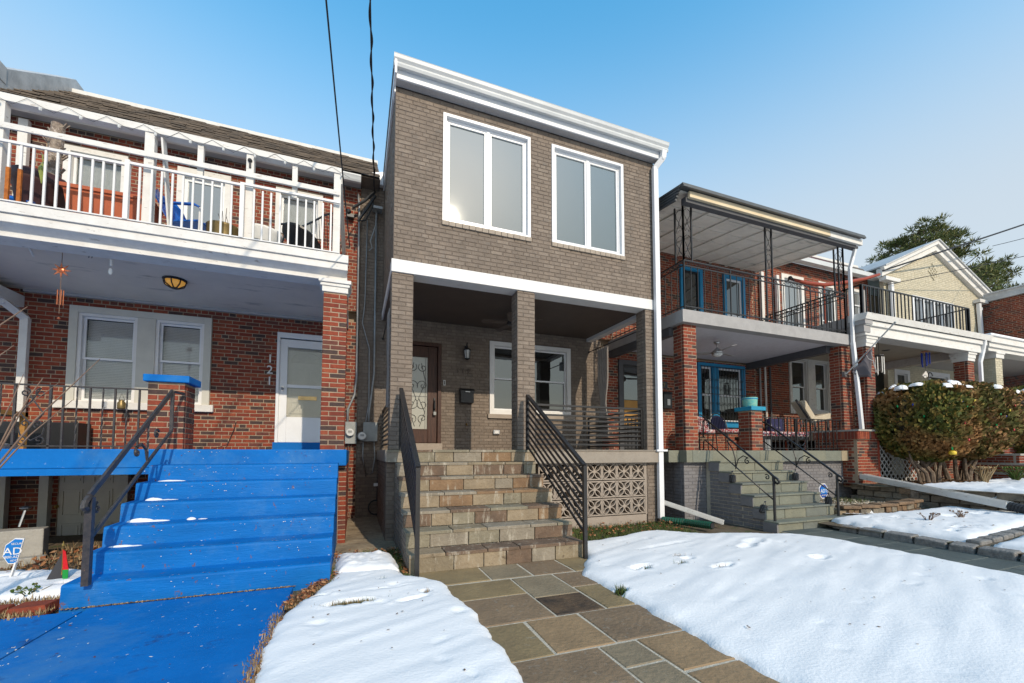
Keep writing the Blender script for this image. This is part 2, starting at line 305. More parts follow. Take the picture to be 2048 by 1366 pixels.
def thing(name,loc,label,cat,group=None):
    o=bpy.data.objects.new(name,None); C.objects.link(o); o.location=loc; o.empty_display_size=.1
    ORG[o.name]=Vector(loc); tag(o,label,cat,group); return o
def tag(o,label,cat,group=None):
    o['label']=label; o['category']=cat
    if group: o['group']=group
    return o
def solo(name,mb,m,label,cat,group=None,smooth=False,bevel=0):
    return tag(put(name,mb,m,None,smooth,bevel),label,cat,group)
def copy_tree(o,d,parent=None):
    c=o.copy(); C.objects.link(c)
    if parent: c.parent=parent
    else: c.location=Vector(o.location)+Vector(d)
    ORG[c.name]=org(o)+Vector(d)
    for ch in list(o.children): copy_tree(ch,d,c)
    return c
def text(name,body,size,loc,parent,m,ext=.006,rx=math.pi/2,rz=0,align='CENTER',sx=1):
    cu=bpy.data.curves.new(name,'FONT'); cu.body=body; cu.size=size; cu.extrude=ext; cu.align_x=align; cu.resolution_u=3
    o=bpy.data.objects.new(name,cu); C.objects.link(o); o.rotation_euler=(rx,0,rz); o.scale=(sx,1,1)
    cu.materials.append(M[m]); bpy.context.view_layer.update()
    me=bpy.data.meshes.new_from_object(o.evaluated_get(bpy.context.evaluated_depsgraph_get())); bpy.data.objects.remove(o)
    o=bpy.data.objects.new(name,me); C.objects.link(o); o.rotation_euler=(rx,0,rz); o.scale=(sx,1,1)
    off=org(parent) if parent else Vector((0,0,0)); o.location=Vector(loc)-off; o.parent=parent
    return o
# ---------------------------------------------------------------- brickwork
H_=.0677; L_=.2135; GAP=.0105
UB={}
def unit_brick(m):
    if m.name in UB: return UB[m.name]
    mb=MB(); e=.03; ez=.07; k=.12
    vs=[(-.5,k,-.5),(.5,k,-.5),(.5,k,.5),(-.5,k,.5),(-.5+e,0,-.5+ez),(.5-e,0,-.5+ez),(.5-e,0,.5-ez),(-.5+e,0,.5-ez),(-.5,1,-.5),(.5,1,-.5),(.5,1,.5),(-.5,1,.5)]
    mb.add(vs,[(4,5,6,7),(0,1,5,4),(1,2,6,5),(2,3,7,6),(3,0,4,7),(8,9,1,0),(9,10,2,1),(10,11,3,2),(11,8,0,3)])
    me=bpy.data.meshes.new('brick'); me.from_pydata(mb.v,[],mb.f); me.materials.append(m); UB[m.name]=me; return me
def cut(a,b,holes):
    segs=[(a,b)]
    for h0,h1 in holes:
        ns=[]
        for s0,s1 in segs:
            if h1<=s0 or h0>=s1: ns.append((s0,s1)); continue
            if h0>s0: ns.append((s0,h0))
            if h1<s1: ns.append((h1,s1))
        segs=ns
    return segs
class Bricks:
    def __init__(s,mats,weights=None): s.m=mats; s.w=weights or [1]*len(mats); s.l=[]; s.mort=MB(); s.piers=[]
    def pick(s): return R.choices(range(len(s.m)),s.w)[0]
    def wall(s,ax,pos,a0,a1,z0,z1,holes=(),face=-1,thick=.12,z_ref=.04,off=0,rec=.006,mortar=True,bond=True,top=True):
        """ax 'Y': wall in the plane y=pos, along x.  ax 'X': plane x=pos, along y, facing face*X"""
        n0=math.floor((z0-z_ref)/H_+.02); n1=math.ceil((z1-z_ref)/H_-.02)
        for n in range(n0,n1):
            b0=max(z0,z_ref+n*H_); b1=min(z1,z_ref+(n+1)*H_)
            if b1-b0<.03: continue
            segs=[(a0,a1)]
            for (x0,x1,h0,h1) in holes:
                if min(b1,h1)-max(b0,h0)>.4*(b1-b0): segs=[q for g in segs for q in cut(g[0],g[1],[(x0,x1)])]
            head=bond and n%6==0; L=L_/2 if head else L_
            sh=off+(L/2 if n%2 else 0)+(L_*.25 if head else 0)
            for (q0,q1) in segs:
                k=math.floor((q0-sh)/L)
                while sh+k*L<q1-.01:
                    c0=max(q0,sh+k*L); c1=min(q1,sh+(k+1)*L); k+=1
                    if c1-c0<.035: continue
                    p=pos+R.uniform(-.0018,.0018)*1.0
                    ln=c1-c0-GAP+R.uniform(-.0015,.0015); hh=b1-b0-GAP+R.uniform(-.001,.001); cm=(c0+c1)/2; cz=(b0+b1)/2+R.uniform(-.0012,.0012)
                    if ax=='Y': s.l.append(((cm,p,cz),ln,hh,0,s.pick()))
                    else: s.l.append(((p,cm,cz),ln,hh,-face*0-(math.pi/2 if face<0 else -math.pi/2),s.pick()))
        if mortar: backing(s.mort,ax,pos,a0,a1,z0,z1,holes,face,thick,rec)
        return s
    def pier(s,x0,x1,y0,y1,z0,z1,sides='LR',z_ref=.04):
        s.wall('Y',y0,x0,x1,z0,z1,z_ref=z_ref,off=x0,mortar=False,bond=False)
        if 'L' in sides: s.wall('X',x0,y0+.064,y1,z0,z1,face=-1,z_ref=z_ref,off=y0+.064+L_/2,mortar=False,bond=False)
        if 'R' in sides: s.wall('X',x1,y0+.064,y1,z0,z1,face=1,z_ref=z_ref,off=y0+.064+L_/2,mortar=False,bond=False)
        pm=MB(); pm.box(x0+.006,x1-.006,y0+.006,y1,z0,z1); s.piers.append(pm)
    def one(s,c,ln,hh,rz=0,var=None): s.l.append((c,ln,hh,rz,s.pick() if var is None else var))
    def done(s,parent,mortar,wall_name='wall',n=300,depth=.06):
        if s.mort.f: put(wall_name,s.mort,mortar,parent)
        for pm in s.piers: put('pier',pm,mortar,parent)
        sc=[]
        for b in s.l:
            d=Vector(b[0]); z=d.dot(_F)
            px=1024+F_*d.dot(_R)/max(z,.1); py=CY-F_*d.dot(_U)/max(z,.1)
            vis=z>.5 and -5<px<2053 and -5<py<1371
            nrm=Vector((math.sin(b[3]),-math.cos(b[3]),0)); co=-d.normalized().dot(nrm)
            sc.append((b[1]*b[2]/(z*z)*max(co,0) if vis and co>0.02 else 0,b))
        sc.sort(key=lambda t:-t[0]); off=org(parent)
        for k,(a,b) in enumerate(sc[:n]):
            if a<=0: break
            o=bpy.data.objects.new('brick',unit_brick(s.m[b[4]])); C.objects.link(o); o.parent=parent
            o.location=Vector(b[0])-off; o.rotation_euler=(0,0,b[3]); o.scale=(b[1],depth,b[2])
        else: k=n
        mb=MB()
        for a,b in sc[k:]:
            me=unit_brick(s.m[b[4]]); mt=Matrix.Translation(b[0])@Matrix.Rotation(b[3],4,'Z')@Matrix.Diagonal((b[1],depth,b[2],1))
            mb.add([mt@v.co for v in me.vertices],[tuple(p.vertices) for p in me.polygons],b[4])
        if mb.f: put('brickwork',mb,[m for m in s.m],parent,kind='stuff')
def backing(mb,ax,pos,a0,a1,z0,z1,holes,face=-1,thick=.12,rec=.006):
    xs=sorted({a0,a1,*[min(max(h[i],a0),a1) for h in holes for i in (0,1)]}); zs=sorted({z0,z1,*[min(max(h[i],z0),z1) for h in holes for i in (2,3)]})
    for i in range(len(xs)-1):
        run=None
        for j in range(len(zs)-1):
            cx=(xs[i]+xs[i+1])/2;cz=(zs[j]+zs[j+1])/2
            solid=not any(h[0]<cx<h[1] and h[2]<cz<h[3] for h in holes)
            if solid: run=(run[0],zs[j+1]) if run else (zs[j],zs[j+1])
            if run and (not solid or j==len(zs)-2):
                if ax=='Y': mb.box(xs[i],xs[i+1],pos+rec,pos+thick,*run)
                elif face<0: mb.box(pos+rec,pos+thick,xs[i],xs[i+1],*run)
                else: mb.box(pos-thick,pos-rec,xs[i],xs[i+1],*run)
                run=None
def frame(mb,x0,x1,z0,z1,y0,y1,w,mi=0,wb=None,wt=None):
    wb=w if wb is None else wb; wt=w if wt is None else wt
    mb.box(x0,x0+w,y0,y1,z0,z1,mi); mb.box(x1-w,x1,y0,y1,z0,z1,mi)
    if wb: mb.box(x0+w,x1-w,y0,y1,z0,z0+wb,mi)
    if wt: mb.box(x0+w,x1-w,y0,y1,z1-wt,z1,mi)
    return mb
def scroll(c,r,turns,start,plane='XZ',n=22,dirn=1,grow=.12):
    pts=[]
    for i in range(n+1):
        t=i/n; a=start+dirn*turns*2*math.pi*t; rr=r*(1-(1-grow)*t)
        u,v=rr*math.cos(a),rr*math.sin(a)
        pts.append((c[0]+u,c[1],c[2]+v) if plane=='XZ' else (c[0],c[1]+u,c[2]+v))
    return pts
def scurve(p0,p1,bow,plane='XZ',r=.05,n=10):
    """S-shaped wrought-iron bar with a curl at each end"""
    p0=Vector(p0);p1=Vector(p1);d=p1-p0;side=Vector((-d.z,0,d.x)).normalized() if plane=='XZ' else Vector((0,-d.z,d.y)).normalized()
    return [p0+d*(i/n)+side*bow*math.sin(2*math.pi*i/n) for i in range(n+1)]
def dh_window(parent,x0,x1,z0,z1,Y,trim=.07,frame_m='white_paint',glass_m='glass_dark',mid=None,blind=None,rec=.05,sash_m='vinyl_white',glass2=None,depth=.13):
    """double hung window: window > sash (two), pane (two), blind"""
    f=MB(); frame(f,x0,x1,z0,z1,Y-.02,Y+depth,trim)
    wi=put('window',f,frame_m,parent)
    a0,a1,b0,b1=x0+trim,x1-trim,z0+trim,z1-trim; mid=mid if mid is not None else (b0+b1)/2
    s=MB(); frame(s,a0+.002,a1-.002,mid-.02,b1-.002,Y+rec,Y+rec+.03,.035); put('sash',s,sash_m,wi)
    s=MB(); frame(s,a0+.002,a1-.002,b0+.002,mid+.02,Y+rec+.032,Y+rec+.06,.035); put('sash',s,sash_m,wi)
    p=MB(); p.box(a0+.03,a1-.03,Y+rec+.012,Y+rec+.016,mid,b1-.03); put('pane',p,glass_m,wi)
    p=MB(); p.box(a0+.03,a1-.03,Y+rec+.044,Y+rec+.048,b0+.03,mid); put('pane',p,glass2 or glass_m,wi)
    if blind:
        bl=MB(); zb,zt=blind[0],b1-.03; k=int((zt-zb)/.028)
        for i in range(k):
            z=zb+i*.028; bl.quad((a0+.02,Y+rec+.10,z),(a1-.02,Y+rec+.10,z),(a1-.02,Y+rec+.082,z+.022),(a0+.02,Y+rec+.082,z+.022))
        put('blind',bl,blind[1],wi)
    d=MB(); d.box(a0-.02,a1+.02,Y+rec+.13,Y+rec+.14,b0-.02,b1+.02); put('unlit_backing',d,'unlit_room',wi)  # near-black sheet stands in for the unlit room behind the panes
    return wi
def stair_prism(name,x0,x1,yfront,rise,tread,n,ztop,zbot,yback,m,parent,lip=.03):
    P=[(yback,zbot),(yfront-tread*n+lip,zbot)]
    for k in range(n,0,-1):
        z=ztop-rise*k-lip; P+= [(yfront-tread*k+lip,z),(yfront-tread*(k-1)+lip,z)]
    P.append((yback,P[-1][1])); mb=MB(); Q=[Vector((x0,y,z)) for y,z in P]; nq=len(Q)
    V=Q+[q+Vector((x1-x0,0,0)) for q in Q]; mb.add(V,[(i,(i+1)%nq,nq+(i+1)%nq,nq+i) for i in range(nq)])
    # side faces, one strip per step
    for o in (0,nq):
        for k in range(n):
            a=2+2*k; y0,y1,z=P[a][0],P[a+1][0],P[a][1]; x=x0 if o==0 else x1
            mb.quad((x,y0,zbot),(x,y1,zbot),(x,y1,z),(x,y0,z))
        mb.quad((x,P[-2][0],zbot),(x,yback,zbot),(x,yback,P[-1][1]),(x,P[-2][0],P[-1][1]))
    return put(name,mb,m,parent)
YP=6.35; YM=8.8; YS=6.25; FZ=.04
# ================================================================ SETTING: ground
def sheet(name,x0,x1,y0,y1,z,m,nx=1,ny=1,amp=0,kind='structure'):
    mb=MB(); vs=[];fs=[]
    for j in range(ny+1):
        for i in range(nx+1):
            x=x0+(x1-x0)*i/nx; y=y0+(y1-y0)*j/ny
            vs.append((x,y,z+amp*noise.noise((x*3,y*3,1.7))))
    for j in range(ny):
        for i in range(nx): fs.append((j*(nx+1)+i,j*(nx+1)+i+1,(j+1)*(nx+1)+i+1,(j+1)*(nx+1)+i))
    mb.add(vs,fs); o=put(name,mb,m,None,smooth=True); o['kind']=kind; return o
sheet('ground',-600,600,-600,600,-1.40,'snowy_ground')
sheet('yard_soil',-9,7.3,-6,9.0,-1.325,'soil',80,70,.02)
sheet('dirt_gap',-.22,.62,4.9,8.78,-1.275,'sandy_dirt',24,60,.03)
# raised planting bed of the houses to the right
def bed_z(x): return -1.16+.14*min(1,max(0,(x-7.4)/3.0))
mb=MB(); vs=[];fs=[]; nx,ny=40,30
for j in range(ny+1):
    for i in range(nx+1):
        x=7.45+(10.6-7.45)*i/nx; y=-3+(8.9+3)*j/ny; vs.append((x,y,bed_z(x)-.05+.015*noise.noise((x*4,y*4,0))))
for j in range(ny):
    for i in range(nx): fs.append((j*(nx+1)+i,j*(nx+1)+i+1,(j+1)*(nx+1)+i+1,(j+1)*(nx+1)+i))
mb.add(vs,fs); o=put('sloping_bed',mb,'soil',None,True); o['kind']='structure'
sheet('raised_bed',10.5,40,-3,9,-.72,'soil',120,40,.05)
# ---- snow
def sdist(x,y,P):
    d=1e9; ins=False; n=len(P)
    for i in range(n):
        ax,ay=P[i];bx,by=P[(i+1)%n]; ex,ey=bx-ax,by-ay
        t=max(0,min(1,((x-ax)*ex+(y-ay)*ey)/(ex*ex+ey*ey+1e-12))); dx,dy=x-ax-t*ex,y-ay-t*ey
        q=dx*dx+dy*dy
        if q<d: d=q
        if (ay>y)!=(by>y) and x<(bx-ax)*(y-ay)/(by-ay)+ax: ins=not ins
    return math.sqrt(d)*(1 if ins else -1)
def snow(name,P,zb,t,res,amp=.012,shadow_relief=.010,dips=(),edge=.045,zf=None,seed=0,lump=0,far=0):
    xs=[p[0] for p in P]; ys=[p[1] for p in P]; x0,x1,y0,y1=min(xs)-.1,max(xs)+.1,min(ys)-.1,max(ys)+.1
    nx=int((x1-x0)/res);ny=int((y1-y0)/res); vs=[];fs=[];ok=[]
    for j in range(ny+1):
        for i in range(nx+1):
            x=x0+(x1-x0)*i/nx;y=y0+(y1-y0)*j/ny
            d=sdist(x,y,P)+.035*noise.noise((x*5+seed,y*5,seed*.7))+.012*noise.noise((x*19,y*19,seed))
            base=zf(x) if zf else zb
            if d<0: z=base-.06; e=0
            else:
                e=1-math.exp(-d/edge)
                u=x*.38-y*.93; v=x*.93+y*.38      # relief shaped to read as soft branch shadows, roughly along the street
                h=shadow_relief*noise.noise((v*.75,u*4.6,seed+3))+shadow_relief*.55*noise.noise((v*1.6,u*9.5,seed+9))+amp*noise.noise((x*1.6,y*1.6,seed))+.002*noise.noise((x*24,y*24,seed))-.010*max(0,noise.noise((x*7,y*7,seed+40))-.42)*4
                if lump: h+=lump*max(0,noise.noise((x*9,y*9,seed+5)))+lump*.5*noise.noise((x*17,y*17,seed))
                z=base+t*e+h*min(1,d/.15)
                for (cx,cy,rx,ry,dep,an) in dips:
                    dx,dy=x-cx,y-cy; a=dx*math.cos(an)+dy*math.sin(an); b=-dx*math.sin(an)+dy*math.cos(an)
                    q=(a/rx)**2+(b/ry)**2+.5*noise.noise((x*14,y*14,2))
                    if q<4: z-=dep*math.exp(-max(q,0)*1.6); z+=.25*min(dep,.06)*math.exp(-(q-1.9)**2*3)
            vs.append((x,y,z)); ok.append(d>-.12)
    for j in range(ny):
        for i in range(nx):
            q=(j*(nx+1)+i,j*(nx+1)+i+1,(j+1)*(nx+1)+i+1,(j+1)*(nx+1)+i)
            if all(ok[k] for k in q): fs.append(q)
    mb=MB(); mb.add(vs,fs); o=put(name,mb,'snow',None,True); o['kind']='structure'; return o
snow('snow_lawn',[(-.20,4.72),(-.2,5.45),(.1,5.42),(.48,5.3),(.50,4.45),(.62,4.36),(.84,4.10),(.88,3.7),(.93,3.4),(.93,2.6),(.95,1.2),(.98,-2.5),(-.5,-2.5),(-.50,2.2),(-.53,2.9),(-.55,3.4),(-.50,3.75),(-.40,4.05),(-.30,4.30)],-1.30,.072,.024,shadow_relief=.011,
     dips=[(-.02,3.72,.17,.05,.13,.1),(-.32,3.98,.14,.03,.09,0),(.28,4.28,.03,.02,.06,0),(.62,3.78,.05,.03,.05,.1),(.48,3.65,.14,.035,.035,.2),(.35,4.0,.3,.02,.02,.1)],seed=1)
snow('snow_drift',[(-.16,4.68),(-.19,5.44),(.12,5.40),(.46,5.28),(.47,4.6),(.3,4.6)],-1.26,.085,.022,amp=.015,shadow_relief=.004,lump=.03,seed=4)
snow('snow_lawn',[(2.70,5.35),(2.72,5.05),(2.68,4.5),(2.45,4.2),(2.24,3.85),(2.21,2.9),(2.20,1.9),(2.18,-2.5),(6.35,-2.5),(6.42,1.9),(6.45,2.5),(6.55,3.5),(6.55,4.15),(6.30,4.55),(5.95,4.72),(5.5,4.9),(5.1,5.0),(4.6,5.55),(4.2,5.5),(3.7,5.30),(3.1,5.2),(2.95,5.5)],-1.305,.08,.032,
     dips=[(2.28,3.22,.05,.05,.10,0),(2.9,3.75,.16,.04,.06,.2),(2.95,3.70,.05,.03,.06,0),(3.65,3.85,.1,.04,.05,.1),(3.75,3.45,.17,.05,.07,.2),(3.42,3.7,.06,.03,.09,.1),(3.62,3.98,.07,.025,.09,.1),(5.15,3.35,.14,.06,.07,.1),(5.2,4.25,.2,.1,.04,.3),(4.9,4.1,.2,.08,.04,.3),(3.9,4.5,.5,.05,.02,.2)],seed=7)
snow('snow_lawn',[(-6,5.25),(-5,5.9),(-3.5,6.05),(-2.6,5.75),(-2.25,5.75),(-2.24,4.95),(-2.6,4.85),(-6,4.9)],-1.29,.085,.035,lump=.012,seed=12,dips=[(-2.5,5.15,.06,.05,.1,0),(-3.2,5.6,.2,.06,.05,.2)])
snow('snow_bed',[(7.62,4.62),(7.75,4.85),(8.3,4.85),(9.0,4.68),(10.1,4.5),(10.5,4.5),(10.5,3.2),(9.4,3.12),(7.72,3.02),(7.58,3.0),(7.6,3.9)],0,.075,.045,lump=.018,seed=15,zf=lambda x:bed_z(x)-.05,
     dips=[(8.0,3.35,.12,.03,.1,.1),(8.35,3.45,.12,.03,.1,.1),(8.6,4.3,.12,.05,.06,0),(9.3,3.9,.2,.1,.05,0),(9.9,3.8,.12,.07,.08,0),(8.2,4.5,.12,.04,.06,0)])
snow('snow_bed',[(7.58,2.82),(8.3,2.86),(9.4,2.95),(10.5,3.0),(10.5,-2),(7.5,-2)],0,.075,.05,lump=.022,seed=18,zf=lambda x:bed_z(x)-.05,dips=[(8.6,2.6,.2,.06,.08,0),(9.3,2.7,.2,.08,.07,.2)])
snow('snow_bed',[(10.62,5.0),(11.3,5.15),(12.4,4.95),(13.6,5.2),(14.8,5.4),(17,5.8),(26,6.1),(26,-1),(10.62,-1)],-.74,.10,.075,lump=.05,seed=22,dips=[(12.6,4.6,.3,.12,.1,0),(13.5,4.8,.35,.15,.1,.2),(15.5,4.9,.4,.2,.1,.2)])
# ---- paths
mb=MB(); mb.box(.55,2.33,-2.5,4.62,-1.33,-1.283); mb.box(2.33,2.66,4.0,4.62,-1.33,-1.283)
path=put('stone_path',mb,'joint'); path['kind']='structure'
sts=[(.58,1.31,4.02,4.60,0),(1.31,1.77,4.02,4.60,2),(1.77,2.25,4.01,4.60,1),(2.25,2.66,4.0,4.60,0),(.58,1.50,3.54,4.01,0),(1.50,1.96,3.40,4.0,2),(1.96,2.34,3.55,4.0,1),(1.96,2.34,2.97,3.55,0),(1.50,1.96,2.97,3.40,3),(.58,1.50,2.97,3.54,1),(.58,1.225,2.42,2.97,0),(1.225,1.68,2.42,2.97,4),(1.68,2.32,2.42,2.97,1),
     (.58,1.52,1.75,2.42,1),(1.52,1.82,2.12,2.42,2),(1.82,2.32,1.97,2.42,4),(1.52,1.82,1.60,2.12,2),(1.82,2.32,1.35,1.97,4),(.58,1.52,1.0,1.75,0),(1.52,1.82,1.0,1.60,1),(1.82,2.32,.6,1.35,0),(.58,1.82,.2,1.0,2),(1.82,2.32,-.3,.6,1),(.58,1.82,-.6,.2,4)]
def slab(name,x0,x1,y0,y1,z0,z1,m,parent,g=.008,jit=.004,**k):
    mb=MB(); g2=g; j=lambda:R.uniform(-jit,jit)
    b=[(x0+g+j(),y0+g+j()),(x1-g+j(),y0+g+j()),(x1-g+j(),y1-g+j()),(x0+g+j(),y1-g+j())]
    c=.006
    t=[(b[0][0]+c,b[0][1]+c),(b[1][0]-c,b[1][1]+c),(b[2][0]-c,b[2][1]-c),(b[3][0]+c,b[3][1]-c)]
    zt=z1+R.uniform(-.002,.002)
    vs=[(x,y,z0) for x,y in b]+[(x,y,zt-c) for x,y in b]+[(x,y,zt) for x,y in t]
    mb.add(vs,[(0,1,5,4),(1,2,6,5),(2,3,7,6),(3,0,4,7),(4,5,9,8),(5,6,10,9),(6,7,11,10),(7,4,8,11),(8,9,10,11)])
    return put(name,mb,m,parent)
for x0,x1,y0,y1,k in sts: slab('paving_stone',x0,x1,y0,y1,-1.31,-1.276,PV[k],path,g=.0105,jit=.005)
mb=MB(); mb.box(6.55,7.70,-2.5,4.95,-1.35,-1.298); mb.box(7.70,8.35,4.45,4.95,-1.35,-1.298)
p2=put('slate_path',mb,'joint'); p2['kind']='structure'
y=4.93; row=0
while y>-1.5:
    h=[.34,.5,.42,.36,.55][row%5]; cs=[6.57]+[[6.95,7.35],[7.2],[6.85,7.3],[7.1,7.45]][row%4]+[7.69]
    if row==0: cs=[6.57,7.15,7.75,8.33]
    for a,b in zip(cs,cs[1:]): slab('paving_stone',a,b,y-h,y,-1.33,-1.288,M[R.choice(['slate_path','slate_path','slate_path_b'])],p2,g=.006)
    y-=h; row+=1
# blue painted concrete walk
mb=MB(); mb.box(-9,-2.02,-4,4.40,-1.36,-1.27); mb.box(-2.005,-.52,-4,2.1,-1.36,-1.272); mb.box(-2.005,-.52,2.112,4.46,-1.36,-1.270)
o=put('blue_walk',mb,'blue_paint'); o['kind']='structure'
# ================================================================ helpers shared by the houses
def stone_run(x0,x1,y,z0,z1,mats,parent,name,lo=.28,hi=.52,depth=.04,off=0):
    x=x0
    while x<x1-.01:
        wd=R.uniform(lo,hi); e=min(x+wd,x1)
        if x1-e<.14: e=x1
        g=.006; mb=MB(); q=R.uniform(0,.004)
        mb.hexa([(x+g,y+q,z0+g),(e-g,y+q,z0+g),(e-g,y+depth,z0+g),(x+g,y+depth,z0+g)],[(x+g+R.uniform(0,.004),y+q+R.uniform(-.002,.004),z1-g),(e-g,y+q,z1-g+R.uniform(-.003,.001)),(e-g,y+depth,z1-g),(x+g,y+depth,z1-g)])
        put(name,mb,R.choice(mats),parent); x=e
# ================================================================ HOUSE WITH THE GREY BOX BAY (number 119)
h9=thing('row_house',(2.8,8.8,-1.3),'taupe painted brick row house with a boxed-out upper bay over its porch','house','row houses along the street')
bk=Bricks(BT,[5,3,2])
w1=(1.23,2.75,3.665,5.45); w2=(3.155,4.66,3.665,5.45)
bk.wall('Y',YP,.49,5.45,2.92,5.64,holes=[w1,w2],z_ref=2.92)
bk.wall('X',.49,YP+.064,YM,2.92,5.60,face=-1,z_ref=2.92,mortar=False); backing(bk.mort,'X',.49,YP+.12,YM,2.72,5.60,(),-1)
bk.mort.box(5.33,5.444,YP+.12,YM,2.92,5.60)
dr=(.74,1.70,.19,2.33); pw=(2.80,4.85,.86,2.51)
bk.wall('Y',YM,.035,5.72,-1.3,2.80,holes=[dr,pw],thick=.2)
bk.wall('Y',YM,.035,.49,2.80,5.52,thick=.2)
for a,b in ((.47,.80),(2.50,2.83),(5.11,5.44)): bk.pier(a,b,YP,YP+.27,FZ,2.72)
bk.wall('Y',YP,.435,.56,-1.3,-.14); bk.wall('X',.435,YP+.064,YM,-1.3,-.14,face=-1)
bk.wall('Y',YP,5.10,5.45,-1.3,-.185); bk.mort.box(5.33,5.45,YP+.12,YM,-1.3,-.14)
bk.done(h9,'paint_mortar')
mb=MB(); mb.box(-.02,5.6,9.0,17,-1.3,5.9); put('rear_block',mb,'paint_mortar',h9)
mb=MB(); mb.box(.62,5.33,YP+.27,YM,2.80,2.86); put('porch_ceiling',mb,'porch_brown',h9)
mb=MB(); mb.box(.465,5.465,YP-.022,YP+.27,2.722,2.918); mb.box(.47,.62,YP+.27,YM-.002,2.722,2.88); mb.box(5.30,5.46,YP+.27,YM-.002,2.722,2.88); put('white_band',mb,'white_paint',h9,bevel=.006)
# roof, gutter, soffit
mb=MB(); mb.prism([(.44,6.13,5.90),(.44,8.9,5.70),(.44,8.9,5.62),(.44,6.13,5.82)],(5.06,0,0)); put('roof',mb,'awning_dark',h9)
mb=MB(); mb.prism([(.46,6.20,5.655),(.46,6.225,5.655),(.46,6.225,5.80),(.46,6.20,5.80)],(5.02,0,0)); mb.box(.47,.49,YP-.02,YP+.2,5.54,5.62); put('fascia',mb,'vinyl_white',h9)
gp=[(6.20,5.78),(6.12,5.765),(6.105,5.80),(6.115,5.835),(6.085,5.87),(6.075,5.915),(6.07,5.925),(6.09,5.925),(6.10,5.90),(6.19,5.90),(6.20,5.90)]
mb=MB(); mb.prism([(.44,y,z) for y,z in gp],(5.09,0,0)); put('gutter',mb,'gutter_white',h9)
x=.48
while x<5.46:
    mb=MB(); mb.box(x,x+.097,6.226,YP-.003,5.648,5.656); mb.box(x+.097,x+.103,6.226,YP-.003,5.652,5.660); put('soffit_panel',mb,'soffit_grey',h9); x+=.103
mb=MB(); mb.hexa([(.455,6.10,5.64),(.487,6.10,5.64),(.487,8.85,5.46),(.455,8.85,5.46)],[(.455,6.10,5.89),(.487,6.10,5.89),(.487,8.85,5.66),(.455,8.85,5.66)]); put('rake_board',mb,'vinyl_white',h9)
mb=MB(); mb.prism([(.02,YM-.12,5.53),(.45,YM-.12,5.50),(.45,YM-.12,5.79),(.02,YM-.12,5.66)],(0,.1,0)); put('fascia',mb,'vinyl_white',h9)
# upper windows: casement pairs, reveals, brick sills
for (a,b,z0,z1) in (w1,w2):
    f=MB(); frame(f,a,b,z0,z1,YP-.012,YP+.12,.055,wb=.03,wt=.05)
    frame(f,a+.055,b-.055,z0+.03,z1-.05,YP+.05,YP+.12,.035); c=(a+b)/2+.01; f.box(c-.03,c+.03,YP+.045,YP+.12,z0+.06,z1-.08)
    wi=put('window',f,'vinyl_white',h9,bevel=.004)
    for x0,x1 in ((a+.09,c-.03),(c+.03,b-.09)):
        s=MB(); frame(s,x0,x1,z0+.065,z1-.085,YP+.06,YP+.11,.032); put('sash',s,'vinyl_white',wi)
        p=MB(); p.box(x0+.03,x1-.03,YP+.082,YP+.088,z0+.09,z1-.11); put('pane',p,'glass_up',wi)
    n=14; ww=(b-a+.02)/n
    for i in range(n):
        x0=a-.01+i*ww; mb=MB(); q=R.uniform(-.004,.004)
        mb.hexa([(x0+.004,YP-.028+q,z0-.072),(x0+ww-.004,YP-.028+q,z0-.072),(x0+ww-.004,YP+.07,z0-.072),(x0+.004,YP+.07,z0-.072)],[(x0+.004,YP-.030+q,z0-.006),(x0+ww-.004,YP-.030+q,z0-.006),(x0+ww-.004,YP+.07,z0+.004),(x0+.004,YP+.07,z0+.004)]); put('sill_brick',mb,BK[0],h9)
# porch window
wi=dh_window(h9,*pw,YM,trim=.10,mid=1.68,glass_m='glass_dark')
m2=MB(); m2.box(2.755,4.94,YM-.05,YM+.02,.762,.858); put('sill',m2,'block_paint',wi,bevel=.006)
# front door with scrolled glass
f=MB(); frame(f,.72,1.71,.19,2.34,YM-.03,YM+.12,.075,wb=0); d9=put('door',f,'wood_door',h9,bevel=.006)
f=MB(); frame(f,.80,1.63,.20,2.26,YM+.03,YM+.085,.19,wb=.28,wt=.22); put('door_leaf',f,'wood_door',d9,bevel=.008)
f=MB(); frame(f,.985,1.445,.475,2.045,YM+.02,YM+.05,.018); put('glass_bead',f,'wood_door',d9)
f=MB(); f.box(.98,1.45,YM+.055,YM+.06,.47,2.05); put('pane',f,'glass_door',d9)
f=MB(); yy=YM+.045
for sx in (-1,1):
    cx=1.215
    for (zc,r,t,st,dn) in ((1.80,.10,1.3,2.4,1),(1.42,.12,1.3,3.6,-1),(1.02,.13,1.3,2.2,1),(.72,.10,1.3,4.2,-1)):
        f.tube([(cx+sx*(p[0]-cx),p[1],p[2]) for p in scroll((cx+.11,yy,zc),r,t,st,dirn=dn,n=18)],.0055,4)
    f.tube([(cx+sx*(p[0]-cx),p[1],p[2]) for p in [(cx+.05,yy,.55),(cx+.16,yy,.85),(cx+.03,yy,1.15),(cx+.17,yy,1.5),(cx+.08,yy,1.9)]],.0055,4)
f.box(1.38,1.386,yy-.004,yy,.5,2.02); f.box(1.0,1.43,yy-.004,yy,1.185,1.191)
put('grille',f,'lead',d9)
f=MB(); f.box(1.555,1.585,YM-.01,YM+.03,.86,1.16); f.tube([(1.57,YM-.01,.90),(1.57,YM-.07,.93),(1.57,YM-.07,1.07),(1.57,YM-.01,1.10)],.012,6); put('handle',f,'black_metal',d9)
f=MB(); f.box(1.545,1.60,YM-.05,YM-.01,.79,.86); put('lock_box',f,'meter_grey',d9)
f=MB(); f.box(.70,1.72,YM-.14,YM+.1,FZ,.19); put('threshold',f,'block_paint',d9)
